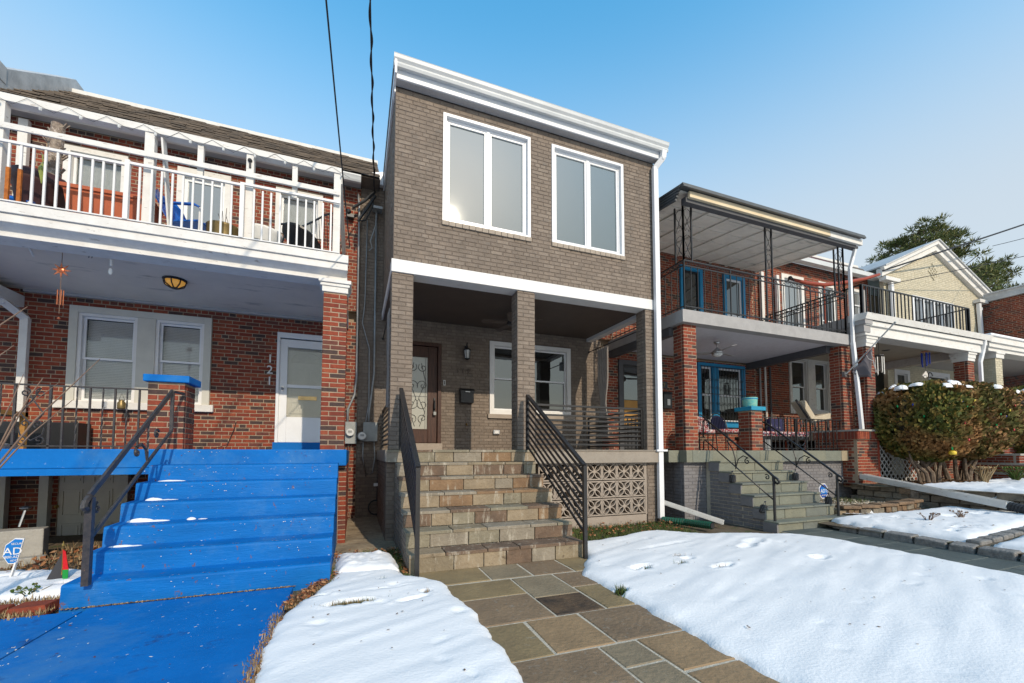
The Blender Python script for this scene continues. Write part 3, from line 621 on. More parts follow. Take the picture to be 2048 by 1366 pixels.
# numbers, doorbell
for i,ch in enumerate('119'): text('digit',ch,.155,(2.07+.115*i,YM-.022,1.735),h9,'porch_brown',.012)
f=MB(); f.box(1.755,1.80,YM-.03,YM-.004,1.44,1.55); db=put('doorbell',f,'white_paint',h9); f=MB(); f.box(1.767,1.788,YM-.034,YM-.03,1.455,1.535); put('button_plate',f,'black_metal',db)
f=MB(); f.box(2.88,3.03,YM-.05,YM-.004,.405,.50); oc=put('outlet_cover',f,'steel',h9,bevel=.006); f=MB(); f.box(2.91,3.0,YM-.056,YM-.05,.425,.475); put('flap',f,'white_paint',oc)
f=MB(); f.tube([(2.26,YM,.62),(2.26,YM-.06,.62),(2.26,YM-.085,.585)],.016,7); put('hose_tap',f,'brass',h9)
# porch slab, band, blocks
mb=MB(); mb.box(.42,5.36,YS+.03,YM-.002,-.14,FZ-.002); put('porch_slab',mb,'porch_brown',h9)
mb=MB(); mb.box(2.77,5.385,YS,YS+.14,-.185,FZ-.014); mb.box(2.77,5.40,YS-.02,YS+.3,FZ-.012,FZ+.006); mb.box(.415,.44,YS,YM,-.14,FZ); put('porch_edge',mb,'taupe_render',h9,bevel=.005)
mb=MB(); mb.box(2.75,5.09,YP+.02,YP+.12,-1.32,-1.14); mb.box(5.065,5.10,YP+.015,YP+.12,-1.14,-.186); mb.box(2.75,5.1,YP+.60,YP+.62,-1.3,-.19,1); put('block_course',mb,['block_paint','void_shade'],h9)  # near-black sheet behind the blocks: shade under the porch put in as colour
UBk=None
for r in range(3):
    for c in range(7):
        bx=5.063-.311*(c+1); bz=-.490-.316*r+.0
        if UBk is None:
            mb=MB(); s=.31; W=.306; Hh=.298; D=.09; fw=.022
            frame(mb,0,W,0,Hh,0,D,fw)
            cx,cz=W/2,Hh/2; inn=(W/2-fw*.9,Hh/2-fw*.9)
            for sx in (-1,1):
                for sz in (-1,1):
                    tip=(cx+sx*inn[0],cz+sz*inn[1]); dx,dz=tip[0]-cx,tip[1]-cz; ln=math.hypot(dx,dz); nx_,nz_=-dz/ln,dx/ln
                    for bow in (-1,1):
                        P=[]
                        for i in range(6):
                            t=i/5; o=bow*.040*math.sin(math.pi*t); P.append((cx+dx*t+nx_*o,cz+dz*t+nz_*o,nx_,nz_))
                        for (a,b) in zip(P,P[1:]):
                            k=.0085
                            q=[(a[0]-a[2]*k,0,a[1]-a[3]*k),(b[0]-b[2]*k,0,b[1]-b[3]*k),(b[0]+b[2]*k,0,b[1]+b[3]*k),(a[0]+a[2]*k,0,a[1]+a[3]*k)]
                            w2_=[(x,D,z) for x,_,z in q]; mb.add(q+w2_,[(0,1,2,3),(1,0,4,5),(3,2,6,7)])
            mb.lathe([(.001,0),(.034,0),(.034,.004)],(0,0,0),8)
            o_=len(mb.v)-24
            for i in range(o_,len(mb.v)): vx=mb.v[i]; mb.v[i]=(cx+vx[0],.002-vx[2],cz+vx[1])
            UBk=put('breeze_block',mb,'block_paint',h9); ob=UBk; ob.data.materials[0]=M['block_paint']
            for vtx in ob.data.vertices: vtx.co+=org(h9)
        else:
            ob=UBk.copy(); C.objects.link(ob); ob.parent=h9
        ob.location=Vector((bx+.002,YP+.015,bz))-org(h9)
# downspout
def spout(pts,wd,dp,m,parent,name='downspout'):
    mb=MB()
    for a,b in zip(pts,pts[1:]): mb.bar(a,b,wd,dp,up=(0,1,0))
    for p in pts[1:-1]: mb.ball(p,wd*.56,dp*.62,wd*.56,8,5)
    return put(name,mb,m,parent,bevel=.006)
spout([(5.44,6.14,5.79),(5.44,6.16,5.66),(5.335,YP-.08,5.50),(5.335,YP-.08,-1.22)],.105,.075,'vinyl_white',h9)
mb=MB(); mb.box(5.22,5.46,YS-.045,YS-.005,.02,.055); put('pipe_strap',mb,'vinyl_white',h9)
# stone stairs of 119
st=thing('stone_stairs',(1.6,5.3,-1.3),'tan and olive flagstone front stairs with seven risers leading to the taupe porch','stairs')
RI,TR=.187,.29
stair_prism('stair_core',.565,2.645,YS,RI,TR,6,FZ,-1.3,YS+.12,'joint',st)
sb=Bricks(BT)
for k in range(1,7):
    y1=YS-TR*k
    z1=FZ-RI*k-.035
    sb.wall('X',.552,y1+.04,min(YS+.1,y1+TR+.04),-1.3,z1,face=-1,mortar=False,bond=False)
sb.done(st,'paint_mortar',n=0)
for k in range(0,7):
    y=YS-TR*k; zt=FZ-RI*k; x0,x1=(.42,2.77) if k==0 else (.55,2.66)
    stone_run(x0,x1,y,zt-RI+.001 if k<6 else zt-RI-.012,zt-.03,ST,st,'riser_stone',lo=.22,hi=.50)
    x=x0
    while x<x1-.01:
        e=min(x+R.uniform(.3,.6),x1); e=x1 if x1-e<.18 else e
        slab('tread_stone',x,e,y-.012,(y+TR+.005) if k else YS+.34,zt-.035,zt,R.choice(ST+ST[:1]+ST[5:]+[ST[3]]),st,g=.005,jit=.002); x=e
# railings of 119
def bar_rail(name,label,p0,p1,zt0,zb0,zt1,zb1,n,ends,cat='railing',group=None,post=.045,pb0=None,pb1=None):
    """flat-bar railing between two points in plan, rails interpolated between end heights"""
    t=thing(name,(p0[0],p0[1],zb0),label,cat,group)
    a=Vector((p0[0],p0[1],0));b=Vector((p1[0],p1[1],0))
    for (p,lo,hi) in ((a,pb0 if pb0 is not None else zb0-.06,zt0),(b,pb1 if pb1 is not None else zb1-.06,zt1)):
        mb=MB(); mb.box(p.x-post/2,p.x+post/2,p.y-post/2,p.y+post/2,lo,hi); put('post',mb,'black_metal',t)
    mb=MB(); mb.bar(a+Vector((0,0,zt0)),b+Vector((0,0,zt1)),post*1.25,post*.8); put('handrail',mb,'black_metal',t)
    for i in range(1,n+1):
        f=i/n; z0=zt0+(zb0-zt0)*f; z1=zt1+(zb1-zt1)*f
        mb=MB(); mb.bar(a+Vector((0,0,z0)),b+Vector((0,0,z1)),.016,.032); put('rail_bar',mb,'black_metal',t)
    return t
bar_rail('stair_railing','black flat-bar stair railing on the left side of the stone stairs',(.62,6.22),(.62,4.40),.93,.16,-.16,-.98,8,None,group='black railings on the stone stairs',pb0=FZ,pb1=-1.30)
bar_rail('stair_railing','black flat-bar stair railing on the right side of the stone stairs',(2.62,6.20),(2.62,4.42),.93,.10,-.16,-.98,8,None,group='black railings on the stone stairs',pb0=FZ,pb1=-1.30)
bar_rail('porch_railing','black horizontal-bar railing across the front of the taupe porch',(2.86,6.47),(5.08,6.47),.82,.14,.82,.14,8,None,post=.04)
bar_rail('porch_railing','black horizontal-bar railing on the right end of the taupe porch',(5.28,6.66),(5.28,8.70),.82,.14,.82,.14,8,None,post=.04)
bar_rail('porch_railing','black horizontal-bar railing on the left end of the taupe porch, mostly behind the pier',(.52,6.66),(.52,8.70),.82,.14,.82,.14,8,None,post=.04)
# lantern, mailbox, fan, curtains
t=thing('wall_lantern',(2.25,YM-.1,2.0),'black coach lantern on the shaded wall above the house number 119','lantern')
mb=MB(); mb.box(2.215,2.285,YM-.02,YM-.002,2.16,2.34); mb.tube([(2.25,YM-.02,2.22),(2.25,YM-.07,2.36),(2.25,YM-.12,2.39),(2.25,YM-.13,2.30)],.010,6); put('bracket',mb,'black_metal',t)
mb=MB(); mb.lathe([(.012,.17),(.02,.14),(.085,.09),(.09,.075)],(2.25,YM-.13,2.14),8); mb.lathe([(.06,-.10),(.05,-.12),(.015,-.14)],(2.25,YM-.13,2.14),8)
for k in range(6): a=k*math.pi/3; mb.bar((2.25+.078*math.cos(a),YM-.13+.078*math.sin(a),2.215),(2.25+.055*math.cos(a),YM-.13+.055*math.sin(a),2.04),.009,.009)
put('cage',mb,'black_metal',t)
mb=MB(); mb.lathe([(.05,-.10),(.07,.075)],(2.25,YM-.13,2.14),8); put('glass_shade',mb,'lens',t)
t=thing('mailbox',(2.255,YM-.07,1.07),'black wall mailbox under the number 119','mailbox')
mb=MB(); mb.box(2.11,2.40,YM-.14,YM-.004,1.07,1.30); put('box',mb,'black_metal',t,bevel=.008)
mb=MB(); mb.prism([(2.10,YM-.155,1.29),(2.10,YM-.004,1.31),(2.10,YM-.004,1.385),(2.10,YM-.09,1.385),(2.10,YM-.155,1.33)],(.31,0,0)); put('lid',mb,'black_metal',t)
mb=MB(); mb.box(2.21,2.31,YM-.160,YM-.155,1.30,1.318); put('name_slot',mb,'steel',t)
def fan(loc,label,blades,m_body,m_blade,light=None,rod=.10,r=.62,a0=.4):
    t=thing('ceiling_fan',loc,label,'ceiling fan'); x,y,z=loc
    mb=MB(); mb.lathe([(.02,.0),(.06,-.015),(.07,0)],(x,y,z),12); mb.lathe([(.07,.0),(.055,-.04),(.015,-.06)],(x,y,z),12); mb.tube([(x,y,z-.04),(x,y,z-rod)],.014,6); mb.lathe([(.03,.0),(.06,-.03),(.12,-.09),(.12,-.12),(.06,-.14)],(x,y,z-rod),16); put('motor',mb,m_body,t,True)
    for k in range(blades):
        a=a0+k*2*math.pi/blades; d=Vector((math.cos(a),math.sin(a),0)); s=Vector((-d.y,d.x,0)); zz=z-rod-.10
        mb=MB(); c=Vector((x,y,zz)); P=[c+d*.10-s*.03,c+d*.22-s*.065,c+d*r-s*.055,c+d*(r+.02)+s*.02,c+d*r+s*.06,c+d*.22+s*.05,c+d*.10+s*.03]
        mb.prism([p+Vector((0,0,.012*((p-c).dot(s))/.06)) for p in P],(0,0,.008)); put('blade',mb,m_blade,t)
    if light: mb=MB(); mb.lathe([(.115,0),(.10,-.035),(.06,-.06),(.01,-.07)],(x,y,z-rod-.135),16); put('light_bowl',mb,light,t,True)
    return t
fan((2.95,7.75,2.80),'dark ceiling fan under the taupe porch ceiling, half hidden by the middle pier',5,'black_metal','porch_brown',None,.08,.62,.5)
def curtain(x,y0,y1,z0,z1,label,tie=.45,plane='Y'):
    mb=MB(); n=26; m=16; vs=[]; fs=[]
    for j in range(m+1):
        f=j/m; z=z1+(z0-z1)*f; wv=1-.45*math.exp(-((f-.62)/.16)**2)
        for i in range(n+1):
            s=i/n-.5; yy=(y0+y1)/2+s*(y1-y0)*wv; vs.append((x+.035*math.sin(s*5*2*math.pi)*(.6+.4*wv),yy,z))
    for j in range(m):
        for i in range(n): fs.append((j*(n+1)+i,j*(n+1)+i+1,(j+1)*(n+1)+i+1,(j+1)*(n+1)+i))
    mb.add(vs,fs); t=thing('porch_curtain',(x,(y0+y1)/2,z0),label,'curtain','porch curtains'); put('drape',mb,'fabric_taupe',t,True)
    mb=MB(); mb.tube([(x,YP+.3,z1+.03),(x,YM,z1+.03)],.012,6); mb.ball((x,YM-.03,z1+.03),.025); put('curtain_rod',mb,'black_metal',t)
    return t
curtain(5.36,7.95,8.40,.35,2.44,'tied taupe curtain at the right end of the taupe porch')
curtain(.50,6.75,7.2,.75,2.30,'tied taupe curtain at the left end of the taupe porch behind the corner pier')
# meters and conduits on the party line
def meter(x0,x1,z0,z1,label,dx,dz,off):
    t=thing('electric_meter',((x0+x1)/2,YM-.1,z0),label,'electric meter','electric meters between the brick houses')
    mb=MB(); mb.box(x0,x1,YM-.13,YM-.006,z0,z1); put('box',mb,'meter_grey',t,bevel=.008)
    cx,cz=x0+dx,z0+dz
    mb=MB(); 
    for r0,r1,y0,y1 in ((.085,.085,0,.03),):
        P=[(cx+.085*math.cos(a),YM-.135,cz+.085*math.sin(a)) for a in [k*math.pi/8 for k in range(16)]]; mb.prism(P,(0,-.03-off,0))
    put('ring',mb,'meter_grey',t)
    P=[(cx+.070*math.cos(a),YM-.166-off,cz+.070*math.sin(a)) for a in [k*math.pi/8 for k in range(16)]]; mb=MB(); mb.prism(P,(0,-.05,0)); put('dial_glass',mb,'lens',t)
    mb=MB(); mb.box(cx-.035,cx+.035,YM-.225-off,YM-.217-off,cz-.005,cz+.035); put('dial',mb,'galv',t)
meter(-.18,.03,.17,.60,'grey electric meter on the red brick wall beside the porch column',.09,.22,0)
meter(.15,.42,.22,.60,'grey electric meter on the dark taupe wall, its dial hanging to the left',-.02,.10,.03)
def pipe(pts,r,label,m='galv',name='conduit'):
    mb=MB(); mb.tube(pts,r,7); return solo(name,mb,m,label,'conduit','conduits on the party wall',smooth=True)
pipe([(-.03,YM-.05,5.25),(0,YM-.05,5.0),(.01,YM-.05,1.5),(-.02,YM-.05,1.15),(-.14,YM-.06,.85),(-.14,YM-.06,.58)],.022,'grey conduit running down the seam to the left electric meter')
pipe([(.33,YM-.05,4.95),(.34,YM-.05,1.6),(.30,YM-.05,1.2),(.26,YM-.06,.85),(.25,YM-.06,.6)],.020,'grey conduit on the taupe strip running down to the right electric meter')
pipe([(.16,YM-.03,4.75),(.14,YM-.03,3.0),(.10,YM-.03,2.6),(.24,YM-.03,2.1),(.25,YM-.03,1.0),(.16,YM-.06,.3)],.012,'thin crooked cable on the taupe strip between two conduits','galv','cable')
mb=MB(); mb.tube([(.16,YM-.05,.3),(.15,YM-.05,-.1),(.22,YM-.06,-.45),(.34,YM-.06,-.40),(.38,YM-.05,-.1),(.36,YM-.05,.24)],.014,6); solo('cable',mb,'galv','drooping grey cable loop below the right electric meter','cable',smooth=True)
mb=MB(); mb.tube([(-.12,YM-.04,.18),(-.10,YM-.05,-.2),(-.16,YM-.05,-.5),(-.12,YM-.05,-1.0),(-.05,YM-.3,-1.24)],.010,5); mb.tube([(-.06,YM-.04,.18),(-.13,YM-.05,-.3),(-.10,YM-.05,-.7)],.008,5); solo('cable',mb,'twig','tangled brown cables below the left electric meter','cable')
t=thing('coiled_hose',(.42,8.62,-1.24),'coiled black cable with a white tag in the gap between the two stairs','cable')
mb=MB()
for k in range(4): mb.tube([(.40+.13*math.cos(a),8.62+.02*k,-1.08+.14*math.sin(a)) for a in [i*math.pi/7 for i in range(15)]],.012,5,cap=False)
mb.tube([(.42,8.6,-.95),(.44,8.66,-.4)],.008,5); put('coil',mb,'rubber_cable',t)
mb=MB(); mb.box(.36,.49,8.58,8.60,-.66,-.60); put('tag',mb,'white_paint',t)
# ================================================================ RED HOUSE WITH THE BLUE PORCH (number 121)
h1=thing('row_house',(-2.7,8.8,-1.3),'red brick row house with a white railed balcony over a bright blue porch','house','row houses along the street')
bk=Bricks(BR,[5,5,2,2.2,2])
wA=(-4.39,-2.44,.76,2.41); dA=(-1.38,-.42,.05,2.26); bd=(-4.42,-3.52,-1.4,-.26)
u1=(-4.58,-3.74,4.20,5.09); ud=(-3.04,-2.23,2.86,5.10); u2=(-1.50,-.68,4.20,5.08)
bk.wall('Y',YM,-6.3,.03,-1.4,2.62,holes=[wA,dA,bd],thick=.2)
bk.wall('Y',YM,-6.3,.03,2.84,5.40,holes=[u1,ud,u2],thick=.2)
bk.pier(-.46,-.14,6.36,6.68,FZ,2.29)
bk.pier(-2.405,-2.02,6.34,6.70,FZ,.875,'LR')
for z in range(0,17): bk.one((-.155,YS+.13-.0,-1.26+z*H_),.10,.056,0)
bk.mort.box(-.2,-.107,YS+.137,YS+.3,-1.4,-.18)
bk.wall('X',-.105,YS+.14,YM,-1.3,-.18,face=1)
bk.done(h1,'mortar')
mb=MB(); mb.box(-6.3,.02,9.0,17,-1.3,5.45); put('rear_block',mb,'mortar',h1)
# porch slab
mb=MB(); mb.box(-6.3,-.105,YS,YM-.002,-.185,FZ); put('porch_slab',mb,'blue_paint',h1,bevel=.012)
mb=MB(); mb.box(-6.3,-2.22,YS-.004,YS+.12,-.262,-.186); put('slab_drip',mb,'blue_paint',h1)
# pedestal cap, threshold
mb=MB(); mb.box(-2.44,-1.97,6.30,6.74,.877,.965); put('pedestal_cap',mb,'blue_paint',h1,bevel=.008)
# balcony slab and fascia
mb=MB(); mb.box(-6.3,-.17,YS+.06,YM-.002,2.612,2.808); put('balcony_floor',mb,'old_white',h1)
mb=MB(); mb.box(-6.3,-.135,YS-.005,YS+.12,2.70,2.815); mb.box(-6.3,-.142,YS+.02,YS+.14,2.60,2.698); mb.prism([(-6.3,YS+.02,2.598),(-6.3,YS+.16,2.598),(-6.3,YS+.16,2.53)],(6.15,0,0)); put('balcony_fascia',mb,'old_white',h1,bevel=.005)
mb=MB(); mb.box(-6.3,-.15,YS+.135,YS+.42,2.475,2.60); mb.box(-.43,-.16,YS+.42,YM-.003,2.475,2.606); mb.box(-6.3,-4.95,YS+.5,YM,2.30,2.48); put('porch_frieze',mb,'old_white',h1,bevel=.004)
mb=MB(); mb.box(-6.3,-.44,YS+.42,YM-.003,2.595,2.607); put('porch_ceiling',mb,'beadboard',h1)
mb=MB(); mb.box(-4.95,-.44,YM-.05,YM-.003,2.55,2.594); put('ceiling_trim',mb,'soffit_grey',h1)
mb=MB(); mb.box(-.52,-.09,6.31,6.72,2.42,2.474); mb.box(-.50,-.11,6.33,6.71,2.375,2.418); mb.box(-.475,-.13,6.345,6.69,2.292,2.373); put('column_capital',mb,'old_white',h1,bevel=.006)
# roof
def slate_roof(house,x0,x1,y0,z0,y1,z1,m,rows,name='shingle_course'):
    mb=MB(); mb.prism([(x0,y0,z0-.03),(x0,y1,z1-.03),(x0,y1,z0-.03)],(x1-x0,0,0)); put('roof',mb,'slate',house)
    d=Vector((0,y1-y0,z1-z0))/rows; nn=Vector((0,-(z1-z0),y1-y0)).normalized()
    for k in range(rows):
        p=Vector((0,y0,z0))+d*k; mb=MB(); x=x0+(k%2)*.12
        xx=x0
        while xx<x1:
            e=min(xx+R.uniform(.20,.32),x1); q=R.uniform(.006,.016); dy=R.uniform(-.006,.006)
            a=p+nn*(q*1.7+.02)+d.normalized()*dy; b=p+d*1.25+nn*.004
            mb.add([(xx+.002,a.y,a.z),(e-.002,a.y,a.z),(e-.002,b.y,b.z),(xx+.002,b.y,b.z),(xx+.002,a.y+.002,a.z-.016),(e-.002,a.y+.002,a.z-.016)],[(0,1,2,3),(4,5,1,0)]); xx=e
        o=put(name,mb,m,house,kind='stuff')
slate_roof(h1,-5.30,.38,8.42,5.46,10.35,7.06,'slate',15)
slate_roof(h1,-8.5,-5.6,8.42,5.46,10.35,7.06,'slate',6)
mb=MB(); mb.box(-8.5,.40,10.30,10.5,7.02,7.12); put('ridge_cap',mb,'old_white',h1)
mb=MB(); gp=[(8.50,5.31),(8.42,5.30),(8.40,5.33),(8.385,5.37),(8.37,5.40),(8.37,5.42),(8.39,5.42),(8.40,5.39),(8.49,5.39),(8.50,5.42)]
mb.prism([(-8.5,y,z) for y,z in gp],(8.52,0,0)); put('gutter',mb,'gutter_white',h1)
mb=MB(); mb.box(-8.5,.02,8.50,YM,5.405,5.45); put('eave_board',mb,'soffit_grey',h1)  # greyer than the white trim: shade under the eave put into its colour
mb=MB(); mb.prism([(-5.55,8.35,5.3),(-5.55,8.35,5.93),(-5.55,8.75,6.11),(-5.55,10.4,7.38),(-5.55,10.65,7.38),(-5.55,10.9,6.9),(-5.55,10.9,5.3)],(.25,0,0)); put('parapet_wall',mb,'flash_metal',h1)
mb=MB(); mb.box(-6.2,-5.29,8.28,8.75,5.84,6.12); put('parapet_cap',mb,'flash_metal',h1,bevel=.01)
pb=Bricks(BR,[4,4,2,2,2]); pb.wall('Y',8.30,-6.1,-5.45,5.42,5.84); pb.mort=MB(); pb.done(h1,'mortar',n=0)
# balcony timber frame
bt=thing('timber_pergola',(-2.5,6.3,2.82),'white timber frame of posts and beams standing on the red house balcony','frame')
for a,b in ((-3.90,-3.81),(-2.53,-2.43),(-1.435,-1.345),(-.35,-.255)): mb=MB(); mb.box(a,b,6.30,6.39,2.82,4.02); put('post',mb,'old_white',bt,bevel=.004)
for a,b in ((-1.985,-1.92),(-.885,-.82)): mb=MB(); mb.box(a,b,6.32,6.37,3.55,4.02); put('short_post',mb,'old_white',bt)
for a,b,z0,z1,y in ((-5.6,-2.495,4.02,4.11,0),(-2.493,-.25,4.02,4.105,-.006)): mb=MB(); mb.box(a,b,6.29+y,6.40,z0,z1); put('top_beam',mb,'old_white',bt,bevel=.004)
for a,b,y in ((-5.6,-2.50,0),(-2.498,-.27,-.006)): mb=MB(); mb.box(a,b,6.275+y,6.30,3.69,3.755); put('middle_rail',mb,'old_white',bt)
for p in ((-.27,),): mb=MB(); mb.bar((p[0],6.34,3.95),(p[0],8.75,4.0),.06,.09); mb.bar((p[0],6.34,3.72),(p[0],8.75,3.72),.03,.06); put('side_beam',mb,'old_white',bt)
mb=MB(); mb.bar((-2.36,6.36,4.0),(-2.30,6.5,2.86),.02,.12); put('loose_board',mb,'old_white',bt)
mb=MB(); mb.ball((-1.39,6.29,3.93),.028); mb.box(-1.40,-1.375,6.285,6.30,3.83,3.90); put('floodlight',mb,'black_metal',bt)
# string of clear bulbs looped on the top beam
t=thing('string_lights',(-2.5,6.27,4.0),'string of small clear bulbs looped along the top beam of the white balcony frame','string lights')
mb=MB(); pts=[]
for k in range(13):
    x=-4.7+k*.36; pts+=[(x,6.28,4.09),(x+.12,6.275,4.03),(x+.24,6.28,3.985)]
mb.tube(pts,.0022,4); put('wire',mb,'rubber_cable',t)
for k in range(13): mb=MB(); mb.ball((-4.7+k*.36+.13,6.262,3.985),.017,None,.024,6,4); put('bulb',mb,'lens',t)
# metal balustrade
bl=thing('balcony_railing',(-2.5,6.3,2.84),'white metal baluster railing on the red house balcony, rusty at its left end','railing')
xs=[-4.9,-4.78,-4.66,-4.55,-4.43,-4.31,-4.19,-4.07,-3.95,-3.72,-3.62,-3.515,-3.41,-3.305,-3.20,-3.095,-2.99,-2.89,-2.785,-2.54,-2.42,-2.32,-2.21,-2.10,-1.995,-1.89,-1.79,-1.685,-1.575,-1.32,-1.22,-1.12,-1.01,-.905,-.80,-.695,-.59,-.48,-.375]
for x in xs:
    rust=x in (-3.72,-3.62)
    mb=MB(); mb.box(x-.0105,x+.0105,6.244,6.262,2.83,3.515); o=put('baluster',mb,'white_paint',bl)
    if rust: mb=MB(); mb.box(x-.016,x+.016,6.239,6.264,2.835,3.22); put('rusty_sleeve',mb,'rust',o,label='rusty orange lower end of a baluster')
for x in (-2.66,-1.455): mb=MB(); mb.box(x-.024,x+.024,6.228,6.275,2.83,3.575); put('railing_post',mb,'white_paint',bl)
for a,b,z in ((-5,-2.66,3.50),(-2.66,-1.455,3.525),(-1.455,-.26,3.545)): mb=MB(); mb.bar((a,6.252,z+.02),(b,6.252,z+.02),.032,.03); put('handrail',mb,'white_paint',bl)
mb=MB(); mb.bar((-5,6.252,2.832),(-.26,6.252,2.832),.03,.014); put('bottom_rail',mb,'white_paint',bl)
# upper windows, balcony door
for q in (u1,u2): 
    wi=dh_window(h1,*q,YM,trim=.085,frame_m='old_white',glass_m='glass_clear',mid=3.9,depth=.16,rec=.08)
    mb=MB(); mb.box(q[0]+.1,q[1]-.1,YM+.17,YM+.18,q[2]+.1,q[3]-.18); put('lace_curtain',mb,'lace',wi)
f=MB(); frame(f,*[ud[0],ud[1],ud[2],ud[3]],YM-.03,YM+.1,.09,wb=.02,wt=.16); d1=put('balcony_door',f,'old_white',h1)
f=MB(); frame(f,ud[0]+.09,ud[1]-.09,ud[2]+.02,ud[3]-.16,YM+.02,YM+.06,.06,wb=.18); put('storm_door',f,'door_white',d1)
f=MB(); f.box(ud[0]+.14,ud[1]-.14,YM+.04,YM+.045,ud[2]+.18,ud[3]-.20); put('pane',f,'glass_sky',d1)
f=MB(); f.ball((ud[0]+.04,YM-.05,3.05),.03,.03,.05); put('door_light',f,'black_metal',d1)
# porch double window
f=MB(); frame(f,*wA,YM-.035,YM+.12,.11,wb=.05); f.box(-3.50,-3.25,YM-.03,YM+.12,.81,2.30); wf=put('window_surround',f,'cream_paint',h1,bevel=.004)
dh_window(h1,-4.28,-3.50,.81,2.30,YM+.01,trim=.045,glass_m='glass_clear',mid=1.56,blind=(.88,'white_blind'),rec=.03)
dh_window(h1,-3.25,-2.55,.81,2.30,YM+.01,trim=.045,glass_m='glass_clear',mid=1.59,blind=(.88,'white_blind'),rec=.03)
f=MB(); f.box(-4.52,-2.37,YM-.07,YM-.002,.715,.838); put('window_sill',f,'old_white',h1,bevel=.008)
# front door
f=MB(); frame(f,-1.40,-.40,.18,2.27,YM-.04,YM+.10,.05,wb=0,wt=.10); d2=put('front_door',f,'door_white',h1,bevel=.004)
f=MB(); frame(f,-1.35,-.45,.19,2.15,YM-.01,YM+.03,.13,wb=.48,wt=.15); f.box(-1.22,-.58,YM-.008,YM+.028,1.23,1.29); put('storm_door',f,'door_white',d2,bevel=.006)
f=MB(); f.box(-1.23,-.57,YM+.012,YM+.016,.68,2.0); put('pane',f,'glass_clear',d2)
f=MB(); f.box(-1.30,-.50,YM+.06,YM+.09,.2,2.14)
for x in (-1.18,-.86): 
    for z0,z1 in ((.74,.98),(1.10,1.62)): frame(f,x,x+.26,z0,z1,YM+.048,YM+.06,.03)
put('inner_door',f,'cream_paint',d2)
f=MB()
for k in range(7):
    a=k*math.pi/6; f.bar((-.90+.05*math.cos(a),YM+.05,1.74+.05*math.sin(a)),(-.90+.27*math.cos(a),YM+.05,1.74+.20*math.sin(a)),.012,.012)
f.tube([(-.90+.27*math.cos(a*math.pi/12),YM+.05,1.74+.20*math.sin(a*math.pi/12)) for a in range(13)],.012,5); f.bar((-1.18,YM+.05,1.74),(-.62,YM+.05,1.74),.02,.02); put('fanlight',f,'cream_paint',d2)
f=MB(); f.box(-1.03,-.71,YM+.035,YM+.06,1.005,1.08); f2=put('mail_slot',f,'brass',d2)
f=MB(); f.ball((-1.295,YM-.04,1.20),.027); f.box(-1.315,-1.275,YM-.02,YM-.008,1.15,1.25); put('handle',f,'steel',d2)
f=MB(); f.box(-1.42,-.30,YM-.10,YM+.1,FZ+.001,.188); put('threshold',f,'blue_paint',d2)
for i,ch in enumerate('121'): text('digit',ch,.22,(-1.51,YM-.022,1.68-.21*i),h1,'stone_white',.012)
mb=MB(); mb.tube([(-2.02,YM-.01,.55),(-2.05,YM-.03,.40),(-2.14,YM-.04,.14),(-2.3,YM-.2,.06),(-2.5,YM-.3,.05)],.006,5); solo('cable',mb,'rubber_cable','thin black cable hanging from the red brick wall below the window','cable')
# downspout at the left of the porch
spout([(-5.25,YM-.6,2.36),(-5.0,YM-.35,2.28),(-4.86,YM-.12,2.10),(-4.86,YM-.12,.05)],.10,.075,'old_white',h1)
spout([(-5.02,YM-.10,5.30),(-5.02,YM-.10,4.2),(-5.12,YM-.10,2.84)],.12,.08,'old_white',h1)
# basement entry
f=MB(); frame(f,-4.60,-3.50,-1.4,-.263,YM-.10,YM+.1,.11,wb=0,wt=.02); bd_=put('basement_door',f,'cream_paint',h1)
f=MB(); f.box(-4.49,-3.61,YM+.02,YM+.06,-1.4,-.27); put('door_leaf',f,'cream_paint',bd_)
for x in (-4.38,-4.0):
    for z0,z1 in ((-.50,-.38),(-1.02,-.60),(-1.38,-1.14)):
        f=MB(); frame(f,x,x+.26,z0,z1,YM+.005,YM+.02,.022); f.box(x+.04,x+.22,YM+.008,YM+.02,z0+.04,z1-.04); put('door_panel',f,'cream_paint',bd_)
f=MB(); f.ball((-4.42,YM-.02,-.86),.03); put('door_knob',f,'brass',bd_)
f=MB(); f.lathe([(.09,0),(.08,-.05),(.03,-.07)],(-3.98,7.4,-.19),12); f.lathe([(.06,0),(.05,-.05)],(-3.8,7.4,-.19),12); solo('porch_light',f,'lens','round pale light fixed under the blue porch slab above the basement door','light')
f=MB(); f.box(-5.05,-4.95,YM-.16,YM-.06,-1.4,-.26); solo('timber_post',f,'cream_paint','cream timber post beside the lattice under the blue porch','post')
def lattice(name,x0,x1,z0,z1,y,label,m,axis='Y',pitch=.10,frame_m=None):
    t=thing(name,((x0+x1)/2,y,z0),label,'lattice')
    L=x1-x0;Hh=z1-z0
    for s in (1,-1):
        k=-int(Hh/pitch)-1
        while k*pitch<L:
            u0=k*pitch; a=max(0,u0); b=min(L,u0+Hh)
            if b-a>.03:
                if s>0: q0=(x0+a,z0+a-u0);q1=(x0+b,z0+b-u0)
                else: q0=(x0+a,z1-(a-u0));q1=(x0+b,z1-(b-u0))
                mb=MB(); yy=y+(.006 if s>0 else -.006); mb.bar((q0[0],yy,q0[1]),(q1[0],yy,q1[1]),.008,.028); put('lattice_slat',mb,m,t)
            k+=1
    return t
lattice('lattice_screen',-5.75,-5.05,-1.3,-.27,YM-.10,'cream diagonal lattice panel under the blue porch','cream_paint',pitch=.12)
f=MB(); f.prism([(-6.5,6.6,-1.4),(-3.55,6.95,-1.4),(-3.50,6.75,-1.4),(-6.5,5.9,-1.4)],(0,0,.48)); solo('areaway_wall',f,'concrete','low weathered concrete wall below the lattice at the left edge','wall',bevel=.01)
